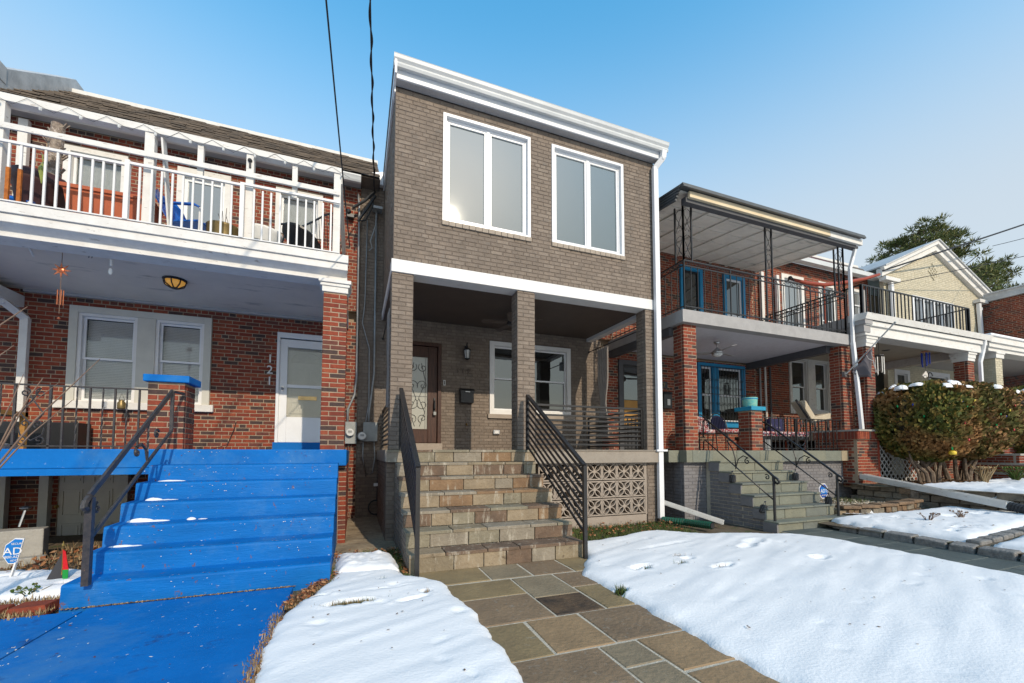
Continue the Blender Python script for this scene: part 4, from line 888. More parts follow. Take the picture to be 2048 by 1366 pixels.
f=MB(); f.prism([(-6.5,5.95,-1.4),(-3.45,6.75,-1.4),(-3.42,6.62,-1.4),(-6.5,5.78,-1.4)],(0,0,.17)); solo('areaway_kerb',f,'concrete','pale concrete kerb at the foot of the low wall at the left edge','kerb',bevel=.01)
t=thing('garden_light',(-4.15,7.6,-.9),'small steel stake light leaning against the dark brick below the blue porch','garden light')
f=MB(); f.tube([(-3.86,7.0,-.92),(-3.84,7.05,-.72)],.012,6); put('stake',f,'steel',t); f=MB(); f.lathe([(.02,0),(.05,.02),(.052,.035),(.01,.05)],(-3.84,7.05,-.72),10); put('cap',f,'steel',t)
t=thing('solar_lights',(-4.1,6.55,-.92),'cluster of dark glass jars on the concrete ledge under the lattice','jars')
for i in range(4): f=MB(); f.lathe([(.035,0),(.04,.03),(.04,.08),(.03,.11)],(-4.25+i*.09,6.6+.03*(i%2),-.92),8); f.lathe([(.032,.11),(.034,.14)],(-4.25+i*.09,6.6+.03*(i%2),-.92),8); put('jar',f,['chair_black','teal_trim'][i%2] if i!=2 else 'galv',t)
# blue stairs
t=thing('blue_stairs',(-1.2,5.3,-1.3),'bright blue painted concrete front stairs with scuffed treads','stairs')
TB=.292
for k in range(1,7):
    y=YS-TB*k; x0=-2.215; x1=-.205
    zt=FZ-RI*k; mb=MB()
    # slightly uneven poured step: subdivided box
    n=18
    top=[];bot=[]
    vs=[];fs=[]
    for i in range(n+1):
        x=x0+(x1-x0)*i/n; j=.004*noise.noise((x*2.3,k*3.1,0)); jz=.004*noise.noise((x*2.9,k*1.7,5))
        vs+=[(x,y+j,zt-RI-.012 if k<6 else -1.40),(x,y+.012+j*.4,zt-.022+jz),(x,y+.018+j,zt-.008+jz),(x,y+.034+j,zt+jz),(x,y+TB+.05,zt+.004),(x,y+TB+.05,zt-RI-.1)]
    for i in range(n):
        a=i*6;b=a+6
        for q in range(5): fs.append((a+q,b+q,b+q+1,a+q+1))
        fs.append((a+5,b+5,b,a))
    fs+=[tuple(range(5,-1,-1)),tuple(n*6+q for q in range(6))]
    mb.add(vs,fs); put('step',mb,'blue_step',t)
stair_prism('stair_core',-2.208,-.212,YS,RI,TB,6,FZ,-1.4,YS+.12,'blue_paint',t,.05)
for i,(px,py,l) in enumerate(((905,965,0),)): pass
def lumps(name,items,seed=0):
    mb=MB()
    for (x,y,z,rx,ry,rz) in items:
        n=12;m=5;vs=[];fs=[]
        for j in range(m+1):
            t_=j/m*math.pi/2
            for i in range(n):
                a=2*math.pi*i/n; rr=math.cos(t_)*(1+.25*noise.noise((math.cos(a)*2+x,math.sin(a)*2,seed+y)))
                vs.append((x+rx*rr*math.cos(a),y+ry*rr*math.sin(a),z+rz*math.sin(t_)*(1+.2*noise.noise((a,x,y)))))
        for j in range(m):
            for i in range(n): fs.append((j*n+i,j*n+(i+1)%n,(j+1)*n+(i+1)%n,(j+1)*n+i))
        mb.add(vs,fs)
    o=put(name,mb,'snow',None,True); o['kind']='stuff'; return o
it=[]
for (k,x,rx,rz) in ((2,-1.98,.17,.03),(3,-2.03,.09,.05),(3,-1.90,.12,.02),(4,-2.02,.13,.065),(4,-1.88,.12,.03),(4,-1.60,.05,.045),(4,-1.5,.06,.02),(5,-2.05,.12,.035),(5,-1.95,.08,.02)):
    it.append((x,YS-TB*k+.25,FZ-RI*k-.004,rx*.9,.035,rz*.62))
lumps('snow_patch',it)
# iron handrail on the blue stairs
t=thing('stair_handrail',(-2.0,4.45,-1.08),'old black wrought-iron handrail on the blue stairs','handrail')
X=-2.03; mb=MB(); mb.bar((X,5.98,.72),(X,4.43,-.36),.022,.05); mb.tube([(X,4.44,-.355),(X,4.38,-.40),(X,4.36,-.44),(X,4.40,-.46)],.024,6); put('top_rail',mb,'old_iron',t)
mb=MB(); mb.bar((X,6.02,.27),(X,4.46,-.72),.02,.03); put('lower_rail',mb,'old_iron',t)
mb=MB(); mb.box(X-.024,X+.024,4.425,4.475,-1.085,-.37); put('post',mb,'old_iron',t)
mb=MB(); mb.box(X-.016,X+.016,5.98,6.01,.25,.73); mb.tube([(X,5.98,.72),(X,6.34,.74)],.018,6); put('wall_bracket',mb,'old_iron',t)
mb=MB(); mb.twist((X,5.42,-.10),(X,5.42,.34),.016,8); put('spindle',mb,'old_iron',t)
mb=MB(); mb.tube([(X,5.42,-.08),(X,5.38,.03),(X,5.28,.09),(X,5.18,.05)]+scroll((X,5.20,.0),.05,1.2,1.5,'YZ',14),.012,6); mb.tube(scroll((X,5.62,.20),.06,1.2,.5,'YZ',14),.012,6); mb.tube(scroll((X,4.55,-.47),.05,1.1,1.6,'YZ',14),.012,6); put('scroll',mb,'old_iron',t)
# wrought iron porch rail
def iron_rail(name,label,x0,x1,y,zt,zb,xs,panel=None,twist=True,group=None,m='old_iron',post=True):
    t=thing(name,((x0+x1)/2,y,zb),label,'railing',group)
    mb=MB(); mb.bar((x0,y,zt),(x1,y,zt),.035,.016); put('top_rail',mb,m,t)
    mb=MB(); mb.bar((x0,y,zb),(x1,y,zb),.022,.014); put('bottom_rail',mb,m,t)
    for i,x in enumerate(xs):
        mb=MB()
        if twist and i%2: mb.twist((x,y,zb-.05),(x,y,zt),.013,14,3.2)
        else: mb.box(x-.009,x+.009,y-.009,y+.009,zb-.05,zt)
        put('baluster',mb,m,t)
    if panel:
        for (a,b) in panel:
            mb=MB(); c=(a+b)/2; w_=(b-a)/2*.82; h=zt-zb
            for s in (-1,1):
                f=lambda P:[(c+s*(p[0]-c),p[1],p[2]) for p in P]
                mb.tube(f(scroll((c+w_*.55,y,zt-.09),.055,1.2,1.6,n=14)),.008,4)
                mb.tube(f([(c+w_*.5,y,zt-.04),(c,y,zt-.17),(c-w_*.8,y,zt-.33),(c-w_*.3,y,zt-.42),(c,y,zt-.47)]),.008,4)
                mb.tube(f(scroll((c+w_*.45,y,zb+.36*h),.05,1.2,4.2,dirn=-1,n=14)),.008,4)
                mb.tube(f([(c+w_*.9,y,zb+.30*h),(c+w_*.75,y,zb+.18*h),(c,y,zb+.06)]),.008,4)
                mb.tube(f(scroll((c+w_*.55,y,zb+.07),.055,1.2,4.4,dirn=1,n=14)),.008,4)
            put('scroll_panel',mb,m,t)
            for x in (a,b): mb=MB(); mb.box(x-.011,x+.011,y-.011,y+.011,zb-.08,zt); put('panel_bar',mb,m,t)
    return t
iron_rail('porch_railing','black wrought-iron railing with a scroll panel beside the blue-capped pedestal',-5.2,-2.40,6.40,.78,.075,[-5.1,-4.98,-4.86,-4.74,-4.62,-4.50,-4.38,-4.26,-4.14,-4.02,-3.88,-3.75,-3.21,-3.09,-2.97,-2.85,-2.735,-2.62,-2.50],panel=[(-3.63,-3.325)])
# lamp on the porch ceiling (lit)
t=thing('porch_lamp',(-2.57,7.5,2.595),'lit amber caged ceiling lamp under the grey porch ceiling','lamp')
mb=MB(); mb.lathe([(.15,0),(.155,-.02),(.14,-.03)],(-2.57,7.5,2.594),12)
for k in range(8): a=k*math.pi/4; mb.tube([(-2.57+.145*math.cos(a),7.5+.145*math.sin(a),2.565),(-2.57+.125*math.cos(a),7.5+.125*math.sin(a),2.51),(-2.57+.05*math.cos(a),7.5+.05*math.sin(a),2.465)],.009,4)
mb.lathe([(.05,0),(.05,-.012)],(-2.57,7.5,2.468),8); put('cage',mb,'black_metal',t)
mb=MB(); mb.lathe([(.13,-.03),(.115,-.08),(.05,-.12),(.01,-.125)],(-2.57,7.5,2.594),12); put('glass_bowl',mb,'amber_glow',t,True)
# wind chime and hanging bits
t=thing('wind_chime',(-3.45,6.7,1.8),'copper sun-shaped wind chime hanging from the grey porch ceiling','wind chime')
mb=MB(); mb.tube([(-3.46,6.72,2.59),(-3.46,6.72,1.72)],.004,4); put('cord',mb,'twig',t)
mb=MB()
for k in range(8): a=k*math.pi/4; mb.prism([(-3.46+.035*math.cos(a-.4),6.715,2.27+.035*math.sin(a-.4)),(-3.46+.10*math.cos(a),6.715,2.27+.10*math.sin(a)),(-3.46+.035*math.cos(a+.4),6.715,2.27+.035*math.sin(a+.4))],(0,.006,0))
mb.ball((-3.46,6.72,2.27),.035,.014,.035); put('sun_disc',mb,'copper',t)
for k in range(4): mb=MB(); x=-3.485+.017*k; mb.tube([(x,6.72+.012*(k%2),2.02),(x,6.72+.012*(k%2),1.83)],.006,5); put('tube',mb,'copper',t)
mb=MB(); mb.ball((-3.46,6.72,1.66),.016); put('clapper',mb,'copper',t)
mb=MB(); mb.tube([(-2.98,6.72,2.59),(-2.98,6.72,2.40)],.014,6); mb.ball((-2.985,6.72,2.33),.022,.012,.045); solo('hanging_ornament',mb,'stone_white','pale feather-like ornament hanging from the grey porch ceiling','ornament')
mb=MB(); mb.tube([(-3.20,6.72,2.59),(-3.205,6.72,2.47)],.004,4); mb.tube([(-3.17,6.72,2.59),(-3.175,6.72,2.47)],.004,4); solo('hook',mb,'black_metal','two black wire hooks in the grey porch ceiling','hook')
# balcony things
BZ=2.825
def pot(name,prof,c,m,label,cat,n=20,sy=1,sx=1):
    mb=MB(); mb.lathe(prof,c,n,0,sx,sy); t=thing(name,c,label,cat); put('body',mb,m,t,True); return t
t=pot('plant_pot',[(.17,0),(.19,.02),(.245,.42),(.275,.44),(.275,.58),(.25,.58),(.24,.50),(.02,.50)],(-3.85,7.0,BZ+.12),'plum_plastic','large dark plum flower pot on the white balcony','pot')
mb=MB(); P=[Vector((-3.76,7.05,3.35)),Vector((-3.77,7.05,3.7)),Vector((-3.76,7.06,4.0)),Vector((-3.74,7.05,4.33))]; mb.tube(P,[.085,.078,.075,.068],9)
for k in range(26): a=R.uniform(0,6.28); z=R.uniform(3.5,4.33); mb.bar((-3.76+.07*math.cos(a),7.05+.07*math.sin(a),z),(-3.76+.12*math.cos(a),7.05+.12*math.sin(a),z+.07),.03,.012)
t=thing('dead_palm',(-3.76,7.05,3.3),'dead shaggy palm trunk standing in the plum pot','plant'); put('trunk',mb,'dead_bark',t)
mb=MB(); mb.tube([(-3.70,6.75,3.62),(-3.68,6.68,3.50),(-3.66,6.66,3.30)],[.012,.03,.004],4); mb.tube([(-3.70,6.72,3.70),(-3.68,6.70,3.60)],.006,4); solo('leaf_stalk',mb,mat('leaf_lime',(.30,.34,.08),(.24,.26,.07),6,.6),'yellow-green drooping leaf at the rim of the plum pot','plant')
t=thing('planter_box',(-3.1,6.85,BZ),'long terracotta coloured planter box on the white balcony','planter')
mb=MB(); mb.hexa([(-3.42,6.72,BZ+.12),(-2.66,6.72,BZ+.12),(-2.66,6.98,BZ+.12),(-3.42,6.98,BZ+.12)],[(-3.48,6.68,BZ+.52),(-2.60,6.68,BZ+.52),(-2.60,7.02,BZ+.52),(-3.48,7.02,BZ+.52)]); put('trough',mb,'terracotta',t)
mb=MB(); frame2=[(-3.50,-2.58,6.66,6.70),(-3.50,-2.58,7.0,7.04),(-3.50,-3.46,6.70,7.0),(-2.62,-2.58,6.70,7.0)]
for a,b,c_,d_ in frame2: mb.box(a,b,c_,d_,BZ+.50,BZ+.545)
put('rim',mb,'terracotta',t)
mb=MB(); mb.box(-3.3,-3.2,6.74,6.96,BZ,BZ+.12); mb.box(-2.9,-2.8,6.74,6.96,BZ,BZ+.12); put('foot',mb,'chair_black',t)
def shell_chair(loc,rz,label):
    t=thing('metal_chair',(0,0,0),label,'chair','blue shell-back metal chairs on the balcony')
    n=10;vs=[];fs=[]
    for j in range(9):
        f=j/8; z=.40+.48*f; y=.22+.20*f; wd=.24+.06*math.sin(f*2.6)
        if f>.7: wd*=math.cos((f-.7)*3.0)
        for i in range(n+1):
            s=i/n*2-1; vs.append((s*wd,y-.05*(1-s*s)*-1+.02*abs(math.sin(s*9)),z))
    for j in range(8):
        for i in range(n): fs.append((j*(n+1)+i,j*(n+1)+i+1,(j+1)*(n+1)+i+1,(j+1)*(n+1)+i))
    mb=MB(); mb.add(vs,fs); o=put('backrest',mb,'chair_blue',t,True); s_=o.modifiers.new('solid','SOLIDIFY'); s_.thickness=.012
    mb=MB(); mb.hexa([(-.24,-.25,.36),(.24,-.25,.36),(.24,.25,.34),(-.24,.25,.34)],[(-.24,-.25,.39),(.24,-.25,.39),(.24,.25,.37),(-.24,.25,.37)]); put('seat',mb,'chair_blue',t,bevel=.02)
    for s in (-1,1):
        mb=MB(); P=[(s*.27,.33,.62),(s*.29,.1,.60),(s*.29,-.2,.59),(s*.28,-.28,.55)]
        for a,b in zip(P,P[1:]): mb.bar(a,b,.055,.02)
        put('armrest',mb,'chair_blue',t)
        mb=MB(); mb.tube([(s*.28,-.28,.55),(s*.27,-.27,.2),(s*.26,-.22,.03),(s*.26,.1,.015),(s*.25,.33,.02)],.013,6); put('frame',mb,'white_paint',t)
    t.location=loc; t.rotation_euler=(0,0,rz); t.scale=(.9,.9,.9); return t
shell_chair((-2.20,6.98,BZ+.03),1.25,'bright blue shell-back metal chair facing right on the white balcony')
shell_chair((-4.05,6.75,BZ-.30),.35,'blue shell-back metal chair at the left end of the balcony, only its seat top showing')
pot('brass_pot',[(.14,0),(.19,.03),(.205,.12),(.20,.32),(.21,.34),(.195,.34),(.185,.3),(.01,.3)],(-1.80,6.82,BZ+.02),'gold_dull','dull brass pot beside the balcony post','pot')
mb=MB()
for k in range(5): x=-1.86+.03*k; mb.tube([(x,6.85,3.15),(x+.01,6.85,3.3),(x+.02*(k%3-1),6.85,3.40+.05*(k%3))],.004,4)
solo('dry_twigs',mb,'twig','dry twigs standing in the dull brass pot','plant')
t=pot('wash_tub',[(.16,0),(.22,.05),(.245,.30),(.275,.34),(.275,.37),(.25,.36),(.24,.3),(.01,.3)],(-1.33,6.82,BZ+.01),'stone_white','white ribbed tub beside the black garden chair','tub')
mb=MB()
for z in (.08,.11,.14,.17): mb.lathe([(.228+z*.09,z),(.228+z*.09,z+.006)],(-1.33,6.82,BZ+.01),20)
put('rib',mb,'galv',t)
t=thing('garden_chair',(-.75,6.95,BZ),'black mesh garden chair with a bent back behind the white balcony railing','chair')
mb=MB(); n=24; P=[( -.82+.27*math.cos(a),6.95+.24*math.sin(a),BZ+.42-.16*math.sin(a)*.6-.10*math.cos(a)) for a in [i*2*math.pi/n for i in range(n)]]; mb.prism(P,(0,0,.03)); put('seat',mb,'chair_black',t)
mb=MB(); mb.tube([(-1.10,6.80,BZ+.55),(-1.04,6.9,BZ+.62),(-.86,7.05,BZ+.68),(-.70,7.15,BZ+.85),(-.52,7.1,BZ+.97),(-.40,6.95,BZ+.95)],.016,6); put('backrest',mb,'chair_black',t)
mb=MB()
for k in range(9): mb.tube([(-.72+.04*k,7.12-.02*k,BZ+.84+.02*k if k<5 else BZ+.95),(-.66+.035*k,6.85,BZ+.32)],.005,4)
put('mesh_wires',mb,'chair_black',t)
for (x,y) in ((-1.02,6.78),(-.66,6.78),(-.98,7.12),(-.6,7.14)): mb=MB(); mb.tube([(x,y,BZ+.40),(x-.05,y-.02,BZ+.2),(x+.02,y,BZ+.04),(x-.06,y,BZ+.01)],.012,6); put('leg',mb,'chair_black',t)
# porch things, far left
t=thing('wooden_chair',(-4.6,7.6,FZ),'low oak chair with a cream cushion on the blue porch at the far left','chair')
for (x,y) in ((-4.95,7.35),(-4.35,7.35),(-4.35,7.85),(-4.95,7.85)): mb=MB(); mb.box(x-.03,x+.03,y-.03,y+.03,FZ,.56); put('leg',mb,'oak',t)
mb=MB(); mb.box(-4.98,-4.32,7.32,7.88,.50,.56); put('seat',mb,'oak',t)
mb=MB(); mb.hexa([(-5.0,7.2,.14),(-4.3,7.2,.10),(-4.3,7.3,.12),(-5.0,7.3,.16)],[(-5.0,7.25,.42),(-4.35,7.25,.28),(-4.35,7.33,.30),(-5.0,7.33,.44)]); put('cushion',mb,'cushion_cream',t,bevel=.02)
mb=MB(); mb.box(-4.95,-4.0,YM-.45,YM-.1,FZ,.46); solo('storage_bench',mb,'chair_black','dark low bench against the red brick wall under the window','bench',bevel=.01)
mb=MB(); mb.box(-5.1,-4.0,6.75,7.15,FZ,.10); mb.prism([(-5.1,6.7,.10),(-4.6,6.7,.24),(-4.0,6.7,.10)],(0,.35,0)); solo('folded_tarp',mb,'galv','grey folded tarpaulin lying behind the wrought-iron railing','tarpaulin')
t=thing('hanging_jar',(-3.55,YM-.3,.70),'small brass jar lantern hanging in front of the window sill','lantern'); mb=MB(); mb.lathe([(.05,0),(.055,.02),(.055,.10),(.035,.13),(.04,.15)],(-3.55,YM-.3,.70),10); put('jar',mb,'gold_dull',t,True); mb=MB(); mb.tube([(-3.59,YM-.3,.84),(-3.55,YM-.3,.96),(-3.51,YM-.3,.84)],.004,4); put('bail',mb,'black_metal',t)
# signs and flag in the snow
t=thing('yard_sign',(-3.10,5.55,-1.28),'blue octagonal alarm sign on a leaning stake in the snow at the left edge','sign')
O=at(24,1121,5.55); k=5.55*.00122*1.02
def sp(px,py,dy=0): p=at(px,py,5.55); return (p.x,p.y+dy,p.z)
poly=[(48.5,1077),(31,1076),(11,1090),(5,1113),(16,1128),(33,1128)]
mb=MB(); mb.prism([sp(*q) for q in poly],(0,.012,0)); put('rim',mb,'white_paint',t)
c0=(24,1104); mb=MB(); mb.prism([sp(c0[0]+(q[0]-c0[0])*.90,c0[1]+(q[1]-c0[1])*.92,-.004) for q in poly],(0,.004,0)); put('face',mb,'sign_blue',t)
mb=MB(); mb.bar(sp(34,1124,-.01),sp(19,1167,-.01),.03,.012); put('stake',mb,'white_paint',t)
for tx,px,py,sz in (('SECURI',35,1089,.026),('AD',26,1109,.098),('800.AD',24.5,1116,.034),('ADT',27.5,1122.5,.024)):
    p=sp(px,py,-.006); text('lettering',tx,sz,p,t,'white_paint',.001)
t=thing('garden_flag',(-2.72,5.35,-1.28),'small drooping black, red and green flag in the snow by the blue stairs','flag')
b0=Vector((-2.60,5.30,-.93)); 
mb=MB(); mb.tube([(-2.60,5.30,-1.3),(-2.60,5.30,-.90)],.006,5); mb.lathe([(.003,0),(.014,.012),(.005,.03),(.001,.05)],(-2.60,5.30,-.90),6); put('stick',mb,'brass',t)
def cloth(pts,m,name,thick=.006):
    mb=MB(); mb.prism(pts,(0,thick,0)); put(name,mb,m,t)
cloth([(-2.605,5.31,-.95),(-2.59,5.29,-1.24),(-2.66,5.28,-1.33),(-2.74,5.28,-1.36),(-2.76,5.29,-1.35),(-2.70,5.30,-1.18),(-2.66,5.31,-1.08)],'flag_black','flag_cloth')
cloth([(-2.600,5.292,-.93),(-2.575,5.285,-.95),(-2.545,5.28,-1.12),(-2.59,5.285,-1.12)],'flag_red','red_stripe')
cloth([(-2.59,5.284,-1.12),(-2.545,5.279,-1.12),(-2.545,5.277,-1.20),(-2.585,5.282,-1.25)],'flag_green','green_stripe')
# brick edging in the straw
t=thing('brick_edging',(-3.2,4.6,-1.3),'row of weathered red bricks laid flat as edging beside the blue stairs','edging')
x=-2.26
while x>-6:
    mb=MB(); y=4.46+R.uniform(-.01,.01); mb.hexa([(x-.26,y,-1.3),(x-.02,y,-1.3),(x-.02,y+.2,-1.3),(x-.26,y+.2,-1.3)],[(x-.25,y+.01,-1.225),(x-.03,y+.01,-1.225+R.uniform(-.01,.01)),(x-.03,y+.19,-1.225),(x-.25,y+.19,-1.225)]); put('brick',mb,R.choice(BR[:3]),t); x-=.27
# bare twigs at the left edge
t=thing('bare_shrub',(-2.9,4.3,-1.27),'bare thin-twigged shrub leaning in from the left edge','shrub')
for (a,b,c_,r) in (((0,925),(70,840),(200,718),.008),((0,900),(60,790),(87,755),.006),((0,850),(25,800),(47,748),.005),((0,935),(60,870),(145,800),.006),((0,890),(30,830),(118,765),.006),((0,650),(30,630),(55,613),.005),((0,710),(15,700),(28,690),.004)):
    Yb=4.1; mb=MB(); p0=Vector((-2.78+.012*(a[1]%7),4.1,-1.27)); P=[p0,p0.lerp(at(a[0],a[1],Yb),.6)+Vector((-.10,0,.05)),at(a[0],a[1],Yb),at(b[0],b[1],Yb+.06),at(c_[0],c_[1],Yb+.12)]; mb.tube(P,[r*1.5,r*1.2,r,r*.8,r*.35],5); put('twig',mb,'twig',t)

# flaking paint along the tread edges
rr=random.Random(77); mb=MB()
for k in range(0,7):
    y=YS-TB*k if k else YS
    for i in range(70):
        x=rr.uniform(-2.15,-.25); z=FZ-RI*k
        if noise.noise((x*3.1,k*2.3,4.2))<-.05: continue
        L=rr.uniform(.004,.022); h=rr.uniform(.002,.006)
        if rr.random()<.5: mb.quad((x,y+.030,z+.0045),(x+L,y+.030,z+.0045),(x+L*.8,y+.030+h*2,z+.0045),(x+.1*L,y+.030+h*1.6,z+.0045),0 if rr.random()<.7 else 1)
        else: z2=z-.03-rr.random()**2*.09; mb.quad((x,y-.006,z2),(x+L*.6,y-.006,z2),(x+L*.5,y-.006,z2+h*1.5),(x,y-.006,z2+h),0 if rr.random()<.45 else 1)
o=put('paint_flakes',mb,['stone_white',mat('primer_red',(.16,.055,.05),(.12,.05,.05),20,.8)]); o['kind']='stuff'
mb=MB()
for i in range(170):
    x=rr.uniform(-4,-.6); y=rr.uniform(1.2,4.3); L=rr.uniform(.006,.022)*(1.6 if abs(x+2.0)<.12 else 1); a=rr.uniform(0,6.28); c,s_=math.cos(a)*L,math.sin(a)*L
    mb.add([(x,y,-1.2675),(x+c,y+s_,-1.2675),(x+c-s_*.5,y+s_+c*.5,-1.2675),(x-s_*.4,y+c*.3,-1.2675)],[(0,1,2,3)],0 if rr.random()<.7 else 1)
for i in range(46):
    y=rr.uniform(2.6,4.3); x=-2.0+rr.gauss(0,.035)+.10*noise.noise((y*2,1,1)); L=rr.uniform(.005,.022); b_=rr.uniform(-.6,.6); mb.add([(x,y,-1.267),(x+L*b_,y+L,-1.267),(x+L*(b_+.5),y+L*.9,-1.267),(x+L*.4,y-L*.1,-1.267)],[(0,1,2,3)],0)
o=put('paint_flakes',mb,['stone_white','primer_red']); o['kind']='stuff'
def atx(x,y,X): d=ray(x,y); return d*(X/d.x)
# ================================================================ RED HOUSE WITH THE METAL AWNING (number 117)
h7=thing('row_house',(8.3,8.8,-1.3),'red brick row house with a metal awning over its iron-railed balcony','house','row houses along the street')
bk=Bricks(BR,[5,5,2,2.2,2])
d7=(6.22,7.10,.04,2.36); w7=(8.80,10.56,.80,2.49); ud7=(8.26,9.05,2.82,5.16); uw7=(9.83,10.66,2.82,5.14)
bk.wall('Y',YM,5.725,11.03,-1.3,2.56,holes=[d7,w7],thick=.2)
bk.wall('Y',YM,5.725,11.03,2.84,5.60,holes=[ud7,uw7],thick=.2)
bk.pier(6.03,6.36,YP,YP+.29,FZ,2.55); bk.pier(10.81,11.13,YP,YP+.29,FZ,2.55); bk.pier(7.74,8.06,6.30,6.62,FZ,.88)
bk.done(h7,'mortar',n=290)
fb=Bricks(BG); fb.wall('Y',YP+.03,6.00,11.05,-1.35,-.19); fb.wall('X',6.0,YP+.13,YM,-1.35,-.19,face=-1); fb.pier(5.98,6.25,YP+.015,YP+.3,-1.35,-.19,'L')
fb.done(h7,'grey_mortar','foundation',n=0)
mb=MB(); mb.box(5.6,11.0,9.0,17,-1.3,5.5); put('rear_block',mb,'mortar',h7)
mb=MB(); mb.box(5.97,11.08,YS+.04,YM,-.19,FZ-.004); put('porch_slab',mb,'concrete',h7)
x=5.95
for e,k in ((6.10,1),(6.62,0),(7.25,1),(7.9,0),(8.55,1),(9.2,2),(9.95,1),(10.5,0),(11.1,3)):
    slab('slab_stone',x,e,YS,YS+.3,-.19,FZ,BS[k] if k<3 else 'flag_buff',h7,g=.003); x=e
slab('slab_stone',5.70,5.95,YS+.2,YS+.7,-.19,FZ,BS[1],h7,g=.003)
mb=MB(); mb.box(7.69,8.11,6.25,6.67,.882,.965); put('pedestal_cap',mb,'teal_trim',h7,bevel=.008)
mb=MB(); mb.box(5.93,11.06,YS,YS+.2,2.55,2.80); mb.box(5.93,6.10,YS+.2,YM,2.552,2.798); mb.box(10.86,11.05,YS+.2,YM,2.552,2.798); put('balcony_fascia',mb,'grey_fascia',h7,bevel=.005)
mb=MB(); mb.box(6.10,10.86,YS+.2,YM,2.60,2.79); put('porch_ceiling',mb,'stucco_ceiling',h7)
for q in ((10.66,10.84,YS+.35,YM,2.42,2.60),(5.95,6.08,YS+.4,YM,2.38,2.55)): mb=MB(); mb.box(*q); put('porch_beam',mb,'dark_grey_paint',h7)
# awning
t=thing('balcony_awning',(8.5,6.1,5),'dark corrugated metal awning with a pale ribbed underside over the iron balcony','awning')
A0,A1=(6.02,5.05),(8.82,5.42)
def az(y): return A0[1]+(A1[1]-A0[1])*(y-A0[0])/(A1[0]-A0[0])
mb=MB(); mb.prism([(5.72,6.0,az(6.0)+.03),(5.72,8.85,az(8.85)+.03),(5.72,8.85,az(8.85)+.07),(5.72,6.0,az(6.0)+.07)],(5.46,0,0)); put('roof_sheet',mb,'awning_dark',t)
x=5.76; 
while x<11.1:
    e=min(x+.60,11.15)
    n=5
    for i in range(n):   # stepped pale panels
        y0=6.12+(8.8-6.12)*i/n; y1=6.12+(8.8-6.12)*(i+1)/n-.012; mb=MB(); mb.hexa([(x+.03,y0,az(y0)-.01),(e-.03,y0,az(y0)-.01),(e-.03,y1,az(y1)-.004),(x+.03,y1,az(y1)-.004)],[(x+.03,y0,az(y0)+.02),(e-.03,y0,az(y0)+.02),(e-.03,y1,az(y1)+.02),(x+.03,y1,az(y1)+.02)]); put('awning_panel',mb,'awning_pale',t)
    mb=MB(); mb.bar((e,6.12,az(6.12)-.015),(e,8.8,az(8.8)-.015),.05,.05); put('awning_rib',mb,'awning_pale',t); x=e
for k in range(5):
    z=-.02-.05*k; mb=MB(); L_end=8.7
    mb.prism([(5.72,6.02+.03*k,az(6.02)+z+.07),(5.72,8.8,az(8.8)+z+.07),(5.72,8.8,az(8.8)+z+.03),(5.72,6.02+.03*k,az(6.02)+z+.03)],(.02+.012*(k%2),0,0)); mb.bar((5.715,6.02+.03*k,az(6.02)+z+.05),(5.715,8.8,az(8.8)+z+.05),.03,.035); put('valance_strip',mb,'awning_dark',t)
for k in range(3):
    mb=MB(); mb.bar((5.72,5.985-.012*k,5.105-.025*k),(11.18,5.985-.012*k,5.105-.025*k),.05,.03); put('front_strip',mb,'awning_dark',t)
mb=MB(); mb.box(5.96,10.05,6.03,6.09,4.93,5.05); put('timber_beam',mb,'lumber',t)
mb=MB(); mb.box(10.052,11.2,6.028,6.09,4.92,5.05); put('white_beam',mb,'old_white',t)
mb=MB(); mb.box(5.92,11.15,6.095,6.22,4.86,4.975); put('dark_beam',mb,'dark_grey_paint',t)
spout([(11.10,6.10,4.98),(11.13,6.2,4.70),(10.97,YS-.06,4.38),(10.97,YS-.06,2.6)],.07,.06,'vinyl_white',h7)
# iron posts and railings of the balcony
t=thing('balcony_railing',(8.4,6.3,2.85),'black iron balcony railing with a scrolled top band and tall scrolled corner posts','railing')
def iband(x0,x1,y0,y1):
    a=Vector((x0,y0,0));b=Vector((x1,y1,0)); L=(b-a).length; d=(b-a)/L
    for z,hh in ((3.805,.022),(3.70,.018),(2.88,.020)): mb=MB(); mb.bar(a+Vector((0,0,z)),b+Vector((0,0,z)),.025,hh); put('rail',mb,'black_metal',t)
    n=int(L/.172)
    for i in range(n+1):
        p=a+d*(L*i/n); mb=MB(); w_=.020 if i%7==0 else .012; mb.box(p.x-w_/2,p.x+w_/2,p.y-w_/2,p.y+w_/2,2.82,3.70 if i%7 else 3.80); put('baluster',mb,'black_metal',t)
    mb=MB(); m_=int(L/.12)
    for i in range(m_):
        c=a+d*(L*(i+.5)/m_); s=1 if i%2 else -1
        P=[c+d*(.045*math.cos(q))*s+Vector((0,0,3.752+.034*math.sin(q))) for q in [k*.75 for k in range(7)]]; P.append(c+d*(-.06*s)+Vector((0,0,3.752))); mb.tube(P,.006,4,cap=False)
    put('scroll_band',mb,'black_metal',t)
iband(6.02,10.92,6.29,6.29); iband(6.02,6.02,6.30,8.75); iband(10.92,10.92,6.30,8.75)
